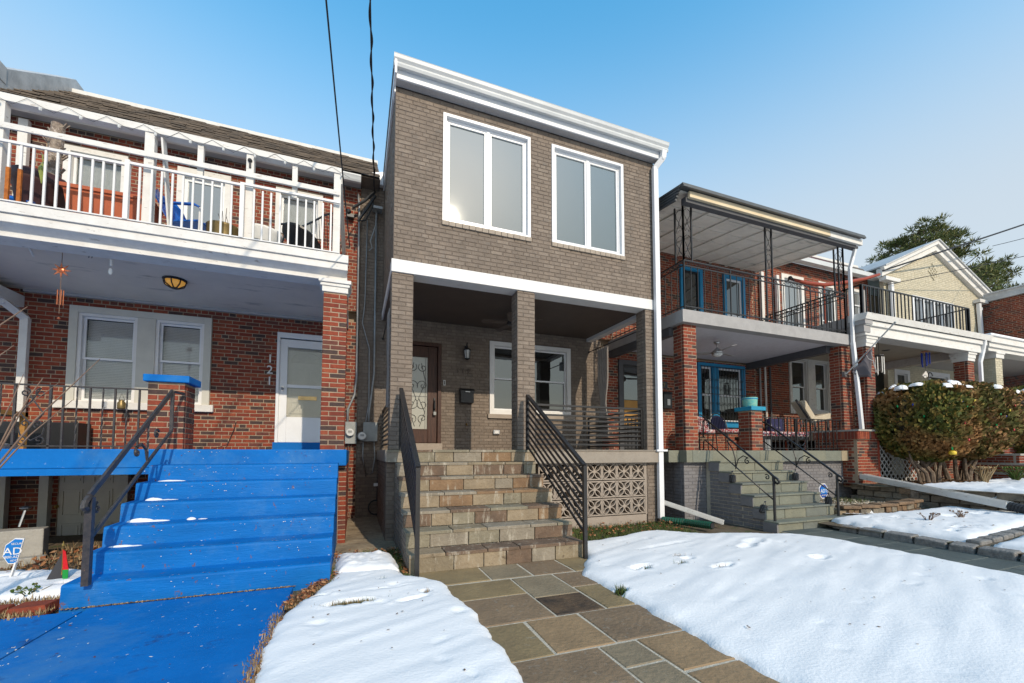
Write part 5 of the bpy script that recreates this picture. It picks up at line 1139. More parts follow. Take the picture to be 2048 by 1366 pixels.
def ipost(x0,x1,y0,y1,z0=3.80,z1=4.98):
    for p in ((x0,y0),(x1,y1)): mb=MB(); mb.box(p[0]-.014,p[0]+.014,p[1]-.014,p[1]+.014,2.82 if p==(x0,y0) else z0,z1); put('post',mb,'black_metal',t)
    mb=MB(); cx,cy=(x0+x1)/2,(y0+y1)/2; dx,dy=(x1-x0)/2,(y1-y0)/2; 
    for zc in (4.12,4.66):
        for s in (-1,1):
            P=[(u*s,z) for u,z in [(.15,.22),(.8,.18),(.75,.08),(.2,0),(-.1,-.06),(.5,-.14),(.85,-.2),(.5,-.24),(.2,-.2)]]
            mb.tube([(cx+dx*.85*u,cy+dy*.85*u,zc+z) for u,z in P],.006,4)
    put('post_scroll',mb,'black_metal',t)
ipost(6.03,6.24,6.30,6.30); ipost(6.03,6.03,6.30,6.52); ipost(8.31,8.50,6.30,6.30); ipost(10.92,10.74,6.30,6.30); ipost(10.92,10.92,6.30,6.5)
# upper doors, window
f=MB(); frame(f,*ud7,YM-.05,YM+.1,.11,wb=0); d_=put('balcony_door',f,'blue_trim',h7); f=MB(); frame(f,8.37,8.94,2.84,5.05,YM+.01,YM+.05,.05); put('screen_door',f,'black_metal',d_); f=MB(); f.box(8.40,8.91,YM+.03,YM+.034,2.9,5.0); put('pane',f,'glass_dark',d_)
f=MB(); frame(f,*uw7,YM-.05,YM+.1,.10,wb=0); d_=put('balcony_door',f,'blue_trim',h7); f=MB(); frame(f,9.93,10.56,2.84,5.04,YM+.01,YM+.05,.06,wb=.1); f.box(9.98,10.50,YM+.008,YM+.05,3.93,3.99); put('door_leaf',f,'vinyl_white',d_); f=MB(); f.box(9.97,10.52,YM+.03,YM+.034,2.9,5.0); put('pane',f,'glass_dark',d_)
# porch window with security grille
x0,x1,z0,z1=w7
f=MB(); frame(f,x0,x1,z0,z1,YM-.05,YM+.1,.12,wb=.06,wt=.10); f.box(9.33,9.55,YM-.045,YM+.1,.86,2.39); wi=put('window',f,'blue_trim',h7)
f=MB(); f.box(8.75,10.60,YM-.09,YM-.004,.70,.81); put('sill',f,'blue_trim',wi,bevel=.006)
for a,b in ((8.92,9.33),(9.55,10.44)):
    f=MB(); frame(f,a,b,.86,2.39,YM+.02,YM+.06,.05); f.box(a+.05,b-.05,YM+.018,YM+.06,1.58,1.63); put('sash',f,'vinyl_white',wi)
    f=MB(); f.box(a+.04,b-.04,YM+.035,YM+.04,.9,1.58); f.box(a+.04,b-.04,YM+.030,YM+.035,1.6,2.35); put('pane',f,'glass_dark',wi)
    f=MB(); f.box(a+.05,b-.05,YM+.044,YM+.046,1.62,2.34); put('curtain',f,'curtain_white',wi)
f=MB(); yy=YM-.10
for i in range(15): x=8.86+i*.113; f.bar((x,yy,.84),(x,yy,2.40),.010,.010)
for z in (.86,1.62,2.38): f.bar((8.84,yy,z),(10.48,yy,z),.016,.016)
for i in range(7):
    x=8.97+i*.226
    for zc in (1.15,1.36,1.80,2.02):
        for s in (-1,1): f.tube([(x+s*(p[0]-x),p[1],p[2]) for p in scroll((x+.05,yy-.008,zc),.042,1.2,2.0 if zc in(1.15,1.80) else 4.2,dirn=1 if zc in (1.15,1.80) else -1,n=12)],.005,4)
put('security_grille',f,'black_metal',wi)
# front door, number, mailbox
f=MB(); frame(f,*d7,YM-.04,YM+.1,.12,wb=0); d_=put('front_door',f,'dark_grey_paint',h7); f=MB(); frame(f,6.34,6.98,.06,2.24,YM+.01,YM+.05,.06); put('storm_door',f,'black_metal',d_)
f=MB(); f.box(6.40,6.92,YM+.03,YM+.034,1.35,2.18); put('pane',f,'glass_dark',d_); f=MB(); f.box(6.40,6.92,YM+.05,YM+.06,.66,1.34); put('door_panel',f,mat('ochre_door',(.42,.22,.05),(.36,.18,.04),5,.5),d_); f=MB(); f.box(6.40,6.92,YM+.05,YM+.06,.1,.65); put('lower_panel',f,'dark_grey_paint',d_)
f=MB()
for i in range(6): f.box(6.42+.095*i,6.435+.095*i,YM+.0,YM+.012,.08,.80)
put('door_bars',f,'black_metal',d_)
f=MB(); f.box(7.36,7.76,YM-.02,YM-.004,1.70,1.88); np_=put('number_plate',f,'chair_black',h7)
text('digit','117',.15,(7.565,YM-.03,1.735),np_,'gold_dull',.004)
t=thing('mailbox',(7.67,YM-.07,1.15),'tall black mailbox with a white label beside the red brick porch column','mailbox')
f=MB(); f.box(7.54,7.81,YM-.13,YM-.004,1.15,1.55); put('box',f,'black_metal',t,bevel=.008); f=MB(); f.prism([(7.53,YM-.15,1.53),(7.53,YM-.004,1.56),(7.53,YM-.004,1.62),(7.53,YM-.12,1.60)],(.29,0,0)); put('lid',f,'black_metal',t); f=MB(); f.box(7.65,7.74,YM-.136,YM-.13,1.24,1.40); put('paper_label',f,'stone_white',t)
# conduits on the far party wall
for x,mn in ((11.20,'galv'),(11.42,'old_white'),(11.62,'dark_grey_paint')):
    f=MB(); f.tube([(x-.05,YM-.05,0),(x-.05,YM-.05,2.55)],.03,6); solo('wall_pipe',f,mn,{'galv':'grey pipe on the red brick wall, left of three behind the pedestal','old_white':'white pipe on the red brick wall, middle of three behind the pedestal','dark_grey_paint':'dark pipe on the red brick wall, right of three behind the pedestal'}[mn],'pipe','pipes on the red brick party wall')
for x,n_ in ((11.30,'left'),(11.95,'right')): spout([(x,YM-.08,5.4),(x,YM-.08,2.85)],.11,.08,'old_white',h7,'leader_pipe')
fan(tuple(at(1434,684,7.05)),'silver three-blade ceiling fan with a white bowl under the red house balcony',3,'steel','grey_fascia','lens',.14,.62,.25)
# stairs
st=thing('bluestone_stairs',(7.4,5.4,-1.3),'grey-green bluestone front stairs with iron handrails and painted grey cheeks','stairs')
r7_,t7=.195,.235; SX0,SX1=6.52,8.27
stair_prism('stair_core',SX0+.03,SX1-.02,YS,r7_,t7,6,FZ-.01,-1.35,YS+.12,'joint',st)
sb=Bricks(BG); 
for k in range(1,6): sb.wall('X',SX0+.02,YS-t7*(k)+.02,min(YS+.1,YS-t7*(k-1)+.03),-1.35,FZ-.01-r7_*(k+1),face=-1,mortar=False,bond=False)
sb.done(st,'grey_mortar',n=0)
for k in range(1,7):
    y=YS-t7*k; zt=FZ-.01-r7_*k; x0,x1=(SX0-.05,SX1+.22) if k==6 else (SX0,SX1)
    stone_run(x0,x1,y+.012,(zt-r7_ if k<6 else -1.34),zt-.028,BS,st,'riser_stone',.35,.65)
    x=x0
    while x<x1-.01:
        e=min(x+R.uniform(.45,.8),x1); e=x1 if x1-e<.25 else e
        slab('tread_stone',x,e,y-.015,y+t7+.02,zt-.028,zt,R.choice(BS),st,g=.003,jit=.001); x=e
    mb=MB(); mb.box(x0-.004,x0+.03,y+.016,y+t7+.03,zt-r7_+.0,zt-.03); put('cheek_panel',mb,BG[0],st)
def wr_rail(X,label):
    t=thing('stair_handrail',(X,4.95,-1.16),label,'handrail','iron handrails on the bluestone stairs')
    y0,y1=6.42,4.95
    mb=MB(); mb.tube([(X,y0,.30),(X,y0,.60),(X,y0-.03,.655),(X,y0-.10,.64),(X,y1+.12,-.30),(X,y1,-.40),(X,y1-.07,-.44),(X,y1-.10,-.49),(X,y1-.06,-.52),(X,y1-.02,-.49)],[.016]*3+[.020]*5+[.018]*2,7); put('top_rail',mb,'black_metal',t,True)
    mb=MB(); mb.tube([(X,y0,.05),(X,y0,.22),(X,y0-.05,.24),(X,y1,-.80)],.013,6); put('lower_rail',mb,'black_metal',t,True)
    mb=MB(); mb.tube([(X,y1,-1.16),(X,y1,-.40)],.022,8); put('post',mb,'black_metal',t)
    mb=MB(); mb.tube([(X,5.68,-.30),(X,5.69,-.10),(X,5.74,.06),(X,5.86,.22)],.011,6); mb.tube([(X,5.68,-.28),(X,5.62,-.12),(X,5.52,-.06),(X,5.42,-.10)]+scroll((X,5.44,-.16),.055,1.2,1.4,'YZ',14,dirn=-1),.010,6); mb.tube(scroll((X,y1+.12,-.42),.05,1.2,.9,'YZ',14),.010,6); mb.tube(scroll((X,6.30,.55),.045,1.2,1.2,'YZ',14),.010,6); put('scroll',mb,'black_metal',t)
wr_rail(6.55,'black iron handrail with a scroll on the left side of the bluestone stairs')
wr_rail(8.16,'black iron handrail with a scroll on the right side of the bluestone stairs')
for px,py,X,lb,tilt in ((1406,912,6.55,'small black mesh lantern at the top left of the bluestone stairs',0),(1465,957,6.55,'small black mesh lantern halfway down the left iron handrail',0),(1527,1018,6.55,'small black mesh lantern hanging askew at the foot of the left iron handrail',.35),(1529,912,8.16,'small black mesh lantern at the top of the right iron handrail',0),(1591,953,8.16,'small black mesh lantern halfway down the right iron handrail',0),(1657,1001,8.16,'small black mesh lantern low on the right iron handrail beside the alarm sign',0)):
    p=atx(px,py,X); t=thing('lantern',p,lb,'lantern','mesh lanterns on the iron handrails'); t.rotation_euler=(0,tilt,0); x,y,z=p; s=.050
    mb=MB(); mb.lathe([(s*.9,-.07),(s*1.05,-.06),(s*1.1,.0),(s*1.05,.055),(s*.85,.07),(.01,.072)],p,10); put('shade',mb,'chair_black',t)
    mb=MB(); 
    for k in range(10): a=k*.628; mb.bar((x+s*1.12*math.cos(a),y+s*1.12*math.sin(a),z-.055),(x+s*1.12*math.cos(a+.5),y+s*1.12*math.sin(a+.5),z+.055),.006,.006)
    put('mesh',mb,'dark_grey_paint',t); mb=MB(); mb.tube([(x-.04,y,z+.065),(x,y,z+.13),(x+.04,y,z+.065)],.004,4); mb.ball((x,y,z+.13),.014,None,.014,6,4); put('hanger',mb,'navy',t)
# porch railing and furniture of 117
iron_rail('porch_railing','black twisted-bar porch railing right of the blue-capped red pedestal',8.08,10.80,6.42,.76,.09,[8.2+.128*i for i in range(21) if not 9.25<8.2+.128*i<9.6],panel=[(9.27,9.58)],m='black_metal')
iron_rail('porch_railing','black plain iron railing at the left end of the red porch',5.55,6.30,YM-1.2,.80,.09,[5.6+.11*i for i in range(6)],twist=False,m='black_metal')
iron_rail('porch_railing','black plain iron railing at the far right end of the red porch',10.9,13.0,YM-.7,1.0,.1,[10.95+.13*i for i in range(15)],twist=False,m='black_metal')
t=thing('plant_pot',(7.9,6.46,.965),'turquoise patterned pot on the blue-capped pedestal','pot'); mb=MB(); mb.lathe([(.125,0),(.14,.02),(.15,.19),(.155,.20),(.14,.205),(.01,.19)],(7.9,6.46,.966),20); put('body',mb,'teal_pot',t,True); mb=MB(); mb.lathe([(.153,.165),(.158,.175),(.153,.185)],(7.9,6.46,.966),20); put('rim_band',mb,'blue_trim',t)
def patio_chair(p,rz,label,cush='cushion_print',back='navy'):
    t=thing('patio_chair',(0,0,0),label,'chair','patio chairs on the red porch')
    mb=MB(); mb.lathe([(.24,0),(.26,.03),(.25,.09),(.01,.10)],(0,0,.42),14); put('cushion',mb,cush,t,True)
    mb=MB(); P=[(-.26,.20,.42)]+[(-.26*math.cos(a),.22+.06*math.sin(a),.62+.30*math.sin(a)) for a in [i*math.pi/10 for i in range(11)]]+[(.26,.20,.42)]; mb.tube(P,.014,6); put('back_frame',mb,'chair_black',t)
    mb=MB(); mb.prism([(-.24,.22,.50)]+[(-.24*math.cos(a),.22+.05*math.sin(a),.60+.27*math.sin(a)) for a in [i*math.pi/8 for i in range(9)]]+[(.24,.22,.50)],(0,.012,0)); 
    for i in range(9): x=-.2+.05*i; mb.bar((x,.20,.48),(x,.235,.84-.4*x*x*4),.012,.012)
    put('backrest',mb,back,t)
    for x,y in ((-.2,-.2),(.2,-.2),(-.2,.2),(.2,.2)): mb=MB(); mb.tube([(x,y,.42),(x*1.1,y*1.1,0)],.012,6); put('leg',mb,'chair_black',t)
    mb=MB(); mb.lathe([(.25,0),(.25,.015)],(0,0,.40),14); put('seat',mb,'chair_black',t)
    t.location=p; t.rotation_euler=(0,0,rz); return t
_pc=patio_chair((8.72,7.8,FZ),.12,'navy round-backed patio chair with a patterned cushion in front of the barred window')
_pc.scale=(1.22,1.0,1.05)
patio_chair((8.02,7.85,FZ),-.35,'patio chair with a red and white cushion half hidden behind the left handrail','cushion_print','cushion_print')
t=thing('patio_sofa',(9.6,7.3,FZ),'low dark patio sofa with patterned cushions and a purple flowered pillow behind the twisted railing','sofa')
mb=MB(); mb.box(8.75,10.55,7.0,7.6,.30,.38); put('frame',mb,'chair_black',t)
for x in (8.8,10.5): 
    for y in (7.05,7.55): mb=MB(); mb.box(x-.025,x+.025,y-.025,y+.025,FZ,.30); put('leg',mb,'red_wood',t)
for i in range(3): mb=MB(); mb.box(8.78+.59*i,9.35+.59*i,6.98,7.55,.385,.50); put('cushion',mb,'cushion_print',t,bevel=.03)
mb=MB(); mb.box(9.55,10.05,7.25,7.42,.50,.84); put('pillow',mb,'cushion_navy',t,bevel=.05)
mb=MB(); mb.box(8.9,9.1,6.9,7.1,.05,.30); put('storage_box',mb,'galv',t)
t=thing('recliner',(11.6,7.6,.1),'cream padded recliner behind the right column of the red porch','chair')
q=[at(1601,802,7.6),at(1612,800,7.6),at(1634,836,7.6),at(1624,840,7.6)]
mb=MB(); mb.prism(q,(0,.30,0)); put('backrest',mb,'cushion_cream',t,bevel=.03)
mb=MB(); mb.prism([at(1628,834,7.6),at(1662,826,7.6),at(1662,838,7.6),at(1628,844,7.6)],(0,.30,0)); put('seat',mb,'cushion_cream',t,bevel=.02)
mb=MB(); mb.tube([at(1592,800,7.55),at(1622,845,7.55),at(1668,838,7.55)],.03,6); mb.tube([at(1630,845,7.55),at(1632,885,7.55)],.03,6); mb.tube([at(1655,842,7.55),at(1657,885,7.55)],.03,6); put('frame',mb,'dark_grey_paint',t)
# diagonal gutter trough and drain pipes at the two houses
t=thing('drain_trough',(5.6,5.9,-1.2),'weathered white drain trough sloping down from the grey house downspout to the snow','gutter')
mb=MB(); mb.bar((5.42,6.30,-.96),(6.02,5.50,-1.245),.09,.012); mb.bar((5.385,6.28,-.93),(5.985,5.48,-1.215),.010,.07); mb.bar((5.455,6.325,-.93),(6.055,5.525,-1.215),.010,.07); put('channel',mb,'old_white',t)
def corrugated(pts,r,m,label,name='drain_pipe'):
    mb=MB(); P=[];rr=[]
    pts=[Vector(p) for p in pts]
    for a,b in zip(pts,pts[1:]):
        n=max(2,int((b-a).length/.022))
        for i in range(n): P.append(a.lerp(b,i/n)); rr.append(r*(1.06 if i%2 else .94))
    mb.tube(P,rr,10,cap=False); mb.tube([P[-1],P[-1]+(P[-1]-P[-2]).normalized()*.004],r*.8,10,mi=1)
    return solo(name,mb,[m,'black_pipe'],label,'drain pipe')
corrugated([(5.30,6.20,-1.235),(5.5,5.85,-1.235),(5.58,5.30,-1.215)],.062,'green_pipe','green corrugated drain pipe lying on the snow below the white downspout')
t=thing('drain_trough',(10.5,5.0,-.9),'long white drain trough sloping across the yard from the red porch corner','gutter')
a,b=Vector((10.62,6.12,-.62)),Vector((9.93,3.55,-.95)); a=at(1716,955,6.15); b=at(2020,1017,3.58)
mb=MB(); mb.bar(a,b,.15,.02); 
sd_=(b-a).cross(Vector((0,0,1))).normalized()*.075
mb.bar(a+sd_+Vector((0,0,.05)),b+sd_+Vector((0,0,.05)),.014,.11); mb.bar(a-sd_+Vector((0,0,.05)),b-sd_+Vector((0,0,.05)),.014,.11); put('channel',mb,'old_white',t)
mb=MB(); mb.bar(a+Vector((0,0,.03)),b+Vector((0,0,.03)),.12,.03); put('snow_fill',mb,'snow',t)
spout([(10.97,YS-.06,2.6),(11.16,YS-.09,.05),(11.17,YS-.10,-.30),tuple(a+Vector((0,0,.03)))],.085,.07,'vinyl_white',h7)
corrugated([b+Vector((0,0,.04)),b+(b-a).normalized()*.9+Vector((.0,0,-.0))],.075,'black_pipe','black corrugated drain hose joined to the end of the long white trough')
mb=MB(); c=a.lerp(b,.40); mb.box(c.x-.10,c.x+.10,c.y-.10,c.y+.10,c.z-.13,c.z-.012); solo('support_block',mb,'rockery','square stone block propping up the long white trough','stone',bevel=.012)
mb=MB(); c=a.lerp(b,.46); mb.lathe([(.085,-.30),(.10,-.1),(.095,-.01)],tuple(c+Vector((.02,.02,0))),9); solo('support_log',mb,'bark','short log standing under the long white trough','log')
# alarm sign by the stairs
t=thing('yard_sign',(8.55,5.35,-1.15),'small blue octagonal alarm sign on a stake beside the bluestone stairs','sign')
c=at(1647,982,5.56); s=.14; P=[(c.x+s*math.cos(a+.39)*1.0,c.y,c.z+s*1.15*math.sin(a+.39)) for a in [k*math.pi/4 for k in range(8)]]
mb=MB(); mb.prism(P,(0,.012,0)); put('rim',mb,'white_paint',t); mb=MB(); mb.prism([(c.x+(p[0]-c.x)*.88,c.y-.004,c.z+(p[2]-c.z)*.88) for p in P],(0,.004,0)); put('face',mb,'sign_navy',t)
mb=MB(); mb.box(c.x-.09,c.x+.09,c.y-.007,c.y-.004,c.z-.05,c.z+.07); put('logo_panel',mb,'sign_blue',t)
text('lettering','ADT',.10,(c.x,c.y-.008,c.z-.03),t,'white_paint',.001); text('lettering','SECURITY',.032,(c.x,c.y-.008,c.z-.095),t,'white_paint',.001)
mb=MB(); mb.box(c.x-.012,c.x+.012,c.y+.002,c.y+.01,-1.25,c.z-.08); put('stake',mb,'steel',t)
# low rockery wall, garden bed with gravel
t=thing('low_stone_wall',(9.3,4.9,-1.2),'low curved wall of small brown stones beside the bluestone stairs','wall')
Wp=[Vector((8.36,5.00,0)),Vector((8.75,4.83,0)),Vector((9.3,4.72,0)),Vector((9.9,4.70,0)),Vector((10.42,4.76,0))]
seg=[]; 
for p,q in zip(Wp,Wp[1:]): seg+= [p.lerp(q,i/4) for i in range(4)]
seg.append(Wp[-1])
for (za,zb,off,st_) in ((-1.30,-1.19,0,0),(-1.19,-1.09,.015,1)):
    for i in range(st_%2,len(seg)-1,1):
        p,q=seg[i],seg[i+1]; d=(q-p).normalized(); nn=Vector((d.y,-d.x,0)); g=.01; o=nn*(-off+R.uniform(-.012,.012))
        base=bed_z((p.x+q.x)/2)+1.16
        mb=MB(); lo=[p+d*g+o,q-d*g+o,q-d*g+o-nn*.16,p+d*g+o-nn*.16]; mb.hexa([(v.x,v.y,za+base) for v in lo],[(v.x,v.y,zb+base-.006+R.uniform(-.008,.004)) for v in lo]); put('wall_stone',mb,R.choice(['rockery','rockery','wallstone']),t,bevel=.008)
for i in range(0,len(seg)-2,3):
    p,q=seg[i],seg[min(i+3,len(seg)-1)]; d=(q-p).normalized(); nn=Vector((d.y,-d.x,0)); base=bed_z((p.x+q.x)/2)+1.16
    lo=[p+nn*.03,q+nn*.03,q-nn*.2,p-nn*.2]; mb=MB(); mb.hexa([(v.x,v.y,-1.085+base) for v in lo],[(v.x,v.y,-1.03+base) for v in lo]); put('cap_stone',mb,'rockery',t,bevel=.012)
mb=MB(); mb.prism([(8.34,5.05,-1.3),(8.9,4.86,-1.3),(10.5,4.88,-1.3),(10.6,6.36,-1.3),(8.34,6.36,-1.3)],(0,0,.24)); o=put('gravel_bed',mb,'sandy_dirt'); o['kind']='structure'
snow('snow_bed',[(8.5,5.02),(8.9,4.86),(9.9,4.78),(10.5,4.84),(10.5,5.3),(9.5,5.15)],-1.05,.05,.04,lump=.012,seed=31)
# granite kerbs
t=thing('granite_kerb',(7.5,3.3,-1.2),'row of rough granite kerb blocks edging the slate path','kerb')
y=4.56
while y>-1:
    l=R.uniform(.27,.42); x0=7.58-.11*max(0,min(1,(4.5-y)/1.2)); mb=MB(); j=lambda:R.uniform(-.012,.012)
    mb.hexa([(x0+j()-.10,y-l+.012,-1.33),(x0+.10,y-l+.012,-1.33),(x0+.10,y-.008,-1.33),(x0-.10+j(),y-.008,-1.33)],[(x0-.09+j(),y-l+.02+j(),-1.20+j()),(x0+.09,y-l+.02,-1.185+j()),(x0+.09,y-.02,-1.185+j()),(x0-.09+j(),y-.02+j(),-1.20+j())]); put('kerb_stone',mb,'granite',t,bevel=.018); y-=l
t=thing('granite_kerb',(8.5,3.0,-1.1),'second row of rough granite kerb blocks crossing the snowy bed','kerb')
x=7.55
while x<10.4:
    l=R.uniform(.28,.4); mb=MB(); j=lambda:R.uniform(-.012,.012); yy=2.90+.02*(x-7.5); z=bed_z(x)
    mb.hexa([(x+.01,yy,z-.15),(x+l-.01,yy,z-.15),(x+l-.01,yy+.17,z-.15),(x+.01,yy+.17,z-.15)],[(x+.02+j(),yy+.01,z+.01+j()),(x+l-.02,yy+.01+j(),z+.01+j()),(x+l-.02,yy+.16,z+.01+j()),(x+.02,yy+.16,z+.01)]); put('kerb_stone',mb,'granite',t,bevel=.018); x+=l
# retaining wall of the next yard
t=thing('retaining_wall',(10.6,4.5,-1.1),'low retaining wall of rough stone blocks holding up the snowy bed by the hedge','wall')
for r_ in range(3):
    y=6.2-.12*(r_%2); zb=-1.10+.135*r_
    while y>-1.5:
        l=R.uniform(.26,.40) if y>4.9 else R.uniform(.34,.46); x0=10.66-.10*max(0,min(1,(6-y)/1.0))*1.0-.06*max(0,(4.6-y)); mb=MB(); j=lambda:R.uniform(-.015,.015)
        mb.hexa([(x0+j(),y-l+.008,zb),(x0+.25,y-l+.008,zb),(x0+.25,y-.008,zb),(x0+j(),y-.008,zb)],[(x0+.008+j(),y-l+.012,zb+.128),(x0+.25,y-l+.012,zb+.128),(x0+.25,y-.012,zb+.128),(x0+.008+j(),y-.012,zb+.128)]); put('wall_stone',mb,'wallstone',t,bevel=.014); y-=l
# ================================================================ RED HOUSE BEHIND THE HEDGE (number 115), floor about 0.4 m higher
h5=thing('row_house',(13.7,8.8,-.7),'red brick row house with a white porch cornice behind the clipped hedge','house','row houses along the street')
bk=Bricks(BR,[5,5,2,2.2,2])
ww=(12.45,14.35,1.2,2.98); u5a=(12.25,13.25,3.3,5.55); u5b=(13.95,14.80,3.3,5.55); u5c=(15.45,16.25,4.5,5.55)
bk.wall('Y',YM,11.04,16.55,-.8,3.0,holes=[ww],thick=.2); bk.wall('Y',YM,11.04,16.55,3.2,5.98,holes=[u5a,u5b,u5c],thick=.2)
bk.pier(11.28,11.60,6.1,6.40,.52,2.74); bk.pier(15.70,16.03,6.1,6.40,.52,2.74)
bk.wall('Y',6.06,10.74,11.50,-.8,.30); bk.wall('X',10.74,6.124,7.0,-.8,.30,face=-1)
bk.wall('Y',6.30,13.2,16.4,-.8,.30)
for i in range(11): bk.one((10.74+.07*i,6.02,.40),.06,.19,0)
for i in range(14): bk.one((10.70,6.06+.07*i,.40),.06,.19,-math.pi/2)
bk.mort.box(10.708,16.4,6.03,YM,.30,.49)
bk.done(h5,'mortar')
mb=MB(); mb.box(11.05,16.5,9.0,17,-.8,5.9); put('rear_block',mb,'mortar',h5)
mb=MB(); mb.box(10.70,16.4,6.0,YM,.49,.53); put('porch_slab',mb,'concrete',h5)
mb=MB(); mb.box(11.02,16.50,5.93,6.05,3.10,3.24); mb.box(11.08,16.44,5.97,6.3,2.98,3.10); mb.box(11.14,16.36,6.02,6.38,2.76,2.98); mb.box(11.10,11.32,6.38,YM,2.78,3.2); mb.box(16.10,16.34,6.38,YM,2.70,3.2); mb.prism([(11.0,5.88,3.24),(11.0,5.93,3.10),(11.0,6.3,3.10),(11.0,6.3,3.27)],(5.56,0,0)); put('porch_cornice',mb,'old_white',h5,bevel=.006)
mb=MB(); mb.box(11.02,11.30,5.95,YM,3.0,3.24); mb.box(11.06,11.30,6.0,YM,2.82,3.0); put('cornice_return',mb,'grey_fascia',h5)
mb=MB(); mb.box(11.3,16.1,6.38,YM,2.93,2.98); put('porch_ceiling',mb,mat('ceiling_cream',(.50,.46,.38),(.45,.41,.34),4,.7),h5)
for a in (11.28,15.70): mb=MB(); mb.box(a-.05,a+.38,6.05,6.46,2.70,2.76); mb.box(a-.03,a+.36,6.07,6.44,2.60,2.70); mb.box(a-.015,a+.345,6.085,6.42,2.52,2.60); put('column_capital',mb,'old_white',h5)
mb=MB(); mb.box(11.0,16.55,8.42,8.62,5.86,6.0); put('gutter',mb,'gutter_white',h5)
mb=MB(); mb.prism([(11.0,8.45,6.0),(11.0,9.7,6.98),(11.0,9.7,6.9),(11.0,8.55,5.95)],(4.2,0,0)); put('roof',mb,'red_slate',h5)
mb=MB(); mb.prism([(15.21,8.45,6.0),(15.21,9.7,6.98),(15.21,9.7,6.9),(15.21,8.55,5.95)],(2.4,0,0)); put('roof',mb,'slate',h5)
mb=MB(); mb.box(11.0,17.6,9.65,9.85,6.94,7.02); put('ridge_cap',mb,'old_white',h5)
dh_window(h5,*u5a,YM,trim=.12,frame_m='old_white',glass_m='glass_sky',mid=4.45); dh_window(h5,*u5b,YM,trim=.14,frame_m='old_white',glass_m='glass_dark',mid=4.3); dh_window(h5,*u5c,YM,trim=.09,frame_m='old_white',glass_m='glass_sky')
f=MB(); frame(f,*ww,YM-.03,YM+.12,.10); f.box(13.28,13.62,YM-.028,YM+.12,1.3,2.88); put('window_surround',f,'old_white',h5)
dh_window(h5,12.55,13.28,1.30,2.88,YM+.02,trim=.03,glass_m='glass_dark',mid=2.05); dh_window(h5,13.62,14.25,1.30,2.88,YM+.02,trim=.03,glass_m='glass_dark',mid=2.05)
spout([(16.25,5.95,3.10),(16.28,6.0,2.85),(16.14,6.02,2.5),(16.14,6.02,.3)],.09,.07,'vinyl_white',h5)
# balcony rail of 115
t=thing('balcony_railing',(13.8,6.2,3.25),'plain black iron railing along the white porch cornice','railing')
def plain(x0,x1,y0,y1,zt,zb,p=.155,pst=()):
    a=Vector((x0,y0,0));b=Vector((x1,y1,0));L=(b-a).length
    for z,h in ((zt,.03),(zb,.02)): mb=MB(); mb.bar(a+Vector((0,0,z)),b+Vector((0,0,z)),.03,h); put('rail',mb,'black_metal',t)
    n=int(L/p)
    for i in range(n+1): q=a.lerp(b,i/n); mb=MB(); w_=.022 if i in (0,n) else .011; mb.box(q.x-w_,q.x+w_,q.y-w_,q.y+w_,3.25,zt); put('baluster',mb,'black_metal',t)
plain(11.40,16.15,6.2,6.2,4.06,3.32); plain(11.40,11.40,6.22,8.7,4.06,3.32); plain(16.15,16.15,6.22,8.25,4.06,3.32)
mb=MB(); mb.box(11.62,11.70,6.28,6.36,3.2,4.0); put('white_post',mb,'grey_fascia',t)
t=thing('hammock_stand',(12.8,7.5,3.3),'curved red-brown wooden hammock stand on the balcony behind the black railing','stand')
mb=MB(); P=[at(1582,558,7.4),at(1612,566,7.4),at(1648,570,7.4),at(1690,565,7.4),at(1728,558,7.4),at(1758,549,7.4)]; mb.tube(P,[.035,.05,.055,.055,.05,.04],8); put('arc',mb,'red_wood',t,True)
mb=MB(); mb.tube([P[2],P[2]-Vector((0,0,1.4))],.03,6); put('leg',mb,'red_wood',t)
mb=MB(); mb.tube([at(1575,563,7.3),at(1582,553,7.3),at(1588,562,7.3)],.02,5); mb.ball(tuple(at(1580,556,7.3)),.05); put('hook',mb,'black_metal',t)
# porch fittings
fan(tuple(at(1770,668,7.2)),'dark brown ceiling fan under the white-corniced porch',4,'dark_grey_paint','porch_brown',None,.35,.65,.1)
def chime(c,m,label,n=5,L=.36):
    t=thing('wind_chime',c,label,'wind chime'); x,y,z=c
    mb=MB(); mb.tube([(x,y,2.9),(x,y,z)],.006,4); mb.lathe([(.10,0),(.10,.02)],c,10); put('top_disc',mb,'copper' if m!='steel' else 'dark_grey_paint',t)
    for k in range(n): a=k*2*math.pi/n; mb=MB(); mb.tube([(x+.085*math.cos(a),y+.085*math.sin(a),z-.03),(x+.085*math.cos(a),y+.085*math.sin(a),z-L-.06*(k%2))],.018,6); put('tube',mb,m,t)
    return t
chime(tuple(at(1850,704,6.7)),'chime_blue','blue tube wind chime hanging under the white porch cornice')
chime(tuple(at(1758,712,6.5)),'steel','silver tube wind chime behind the drooping grey flag',6,.42)
t=thing('white_pennant',tuple(at(1850,748,6.7)),'small white diamond ornament hanging below the blue wind chime','ornament'); mb=MB(); mb.prism([at(1852,742,6.7),at(1858,752,6.7),at(1850,756,6.7),at(1845,751,6.7)],(0,.02,0)); put('diamond',mb,'white_paint',t); mb=MB(); mb.tube([at(1851,742,6.7),at(1850,715,6.7)],.004,4); put('cord',mb,'dark_grey_paint',t)
mb=MB(); p0=at(1860,752,6.6); mb.tube([p0+Vector((.12*math.cos(a)*(1-a/9),0,.12*math.sin(a)*(1-a/9))) for a in [k*.5 for k in range(13)]],.012,5); mb.tube([p0+Vector((-.08,0,-.05)),p0+Vector((-.12,0,-.4))],.012,5); solo('plant_hook',mb,'black_metal','curled black plant hook rising behind the hedge top','hook')
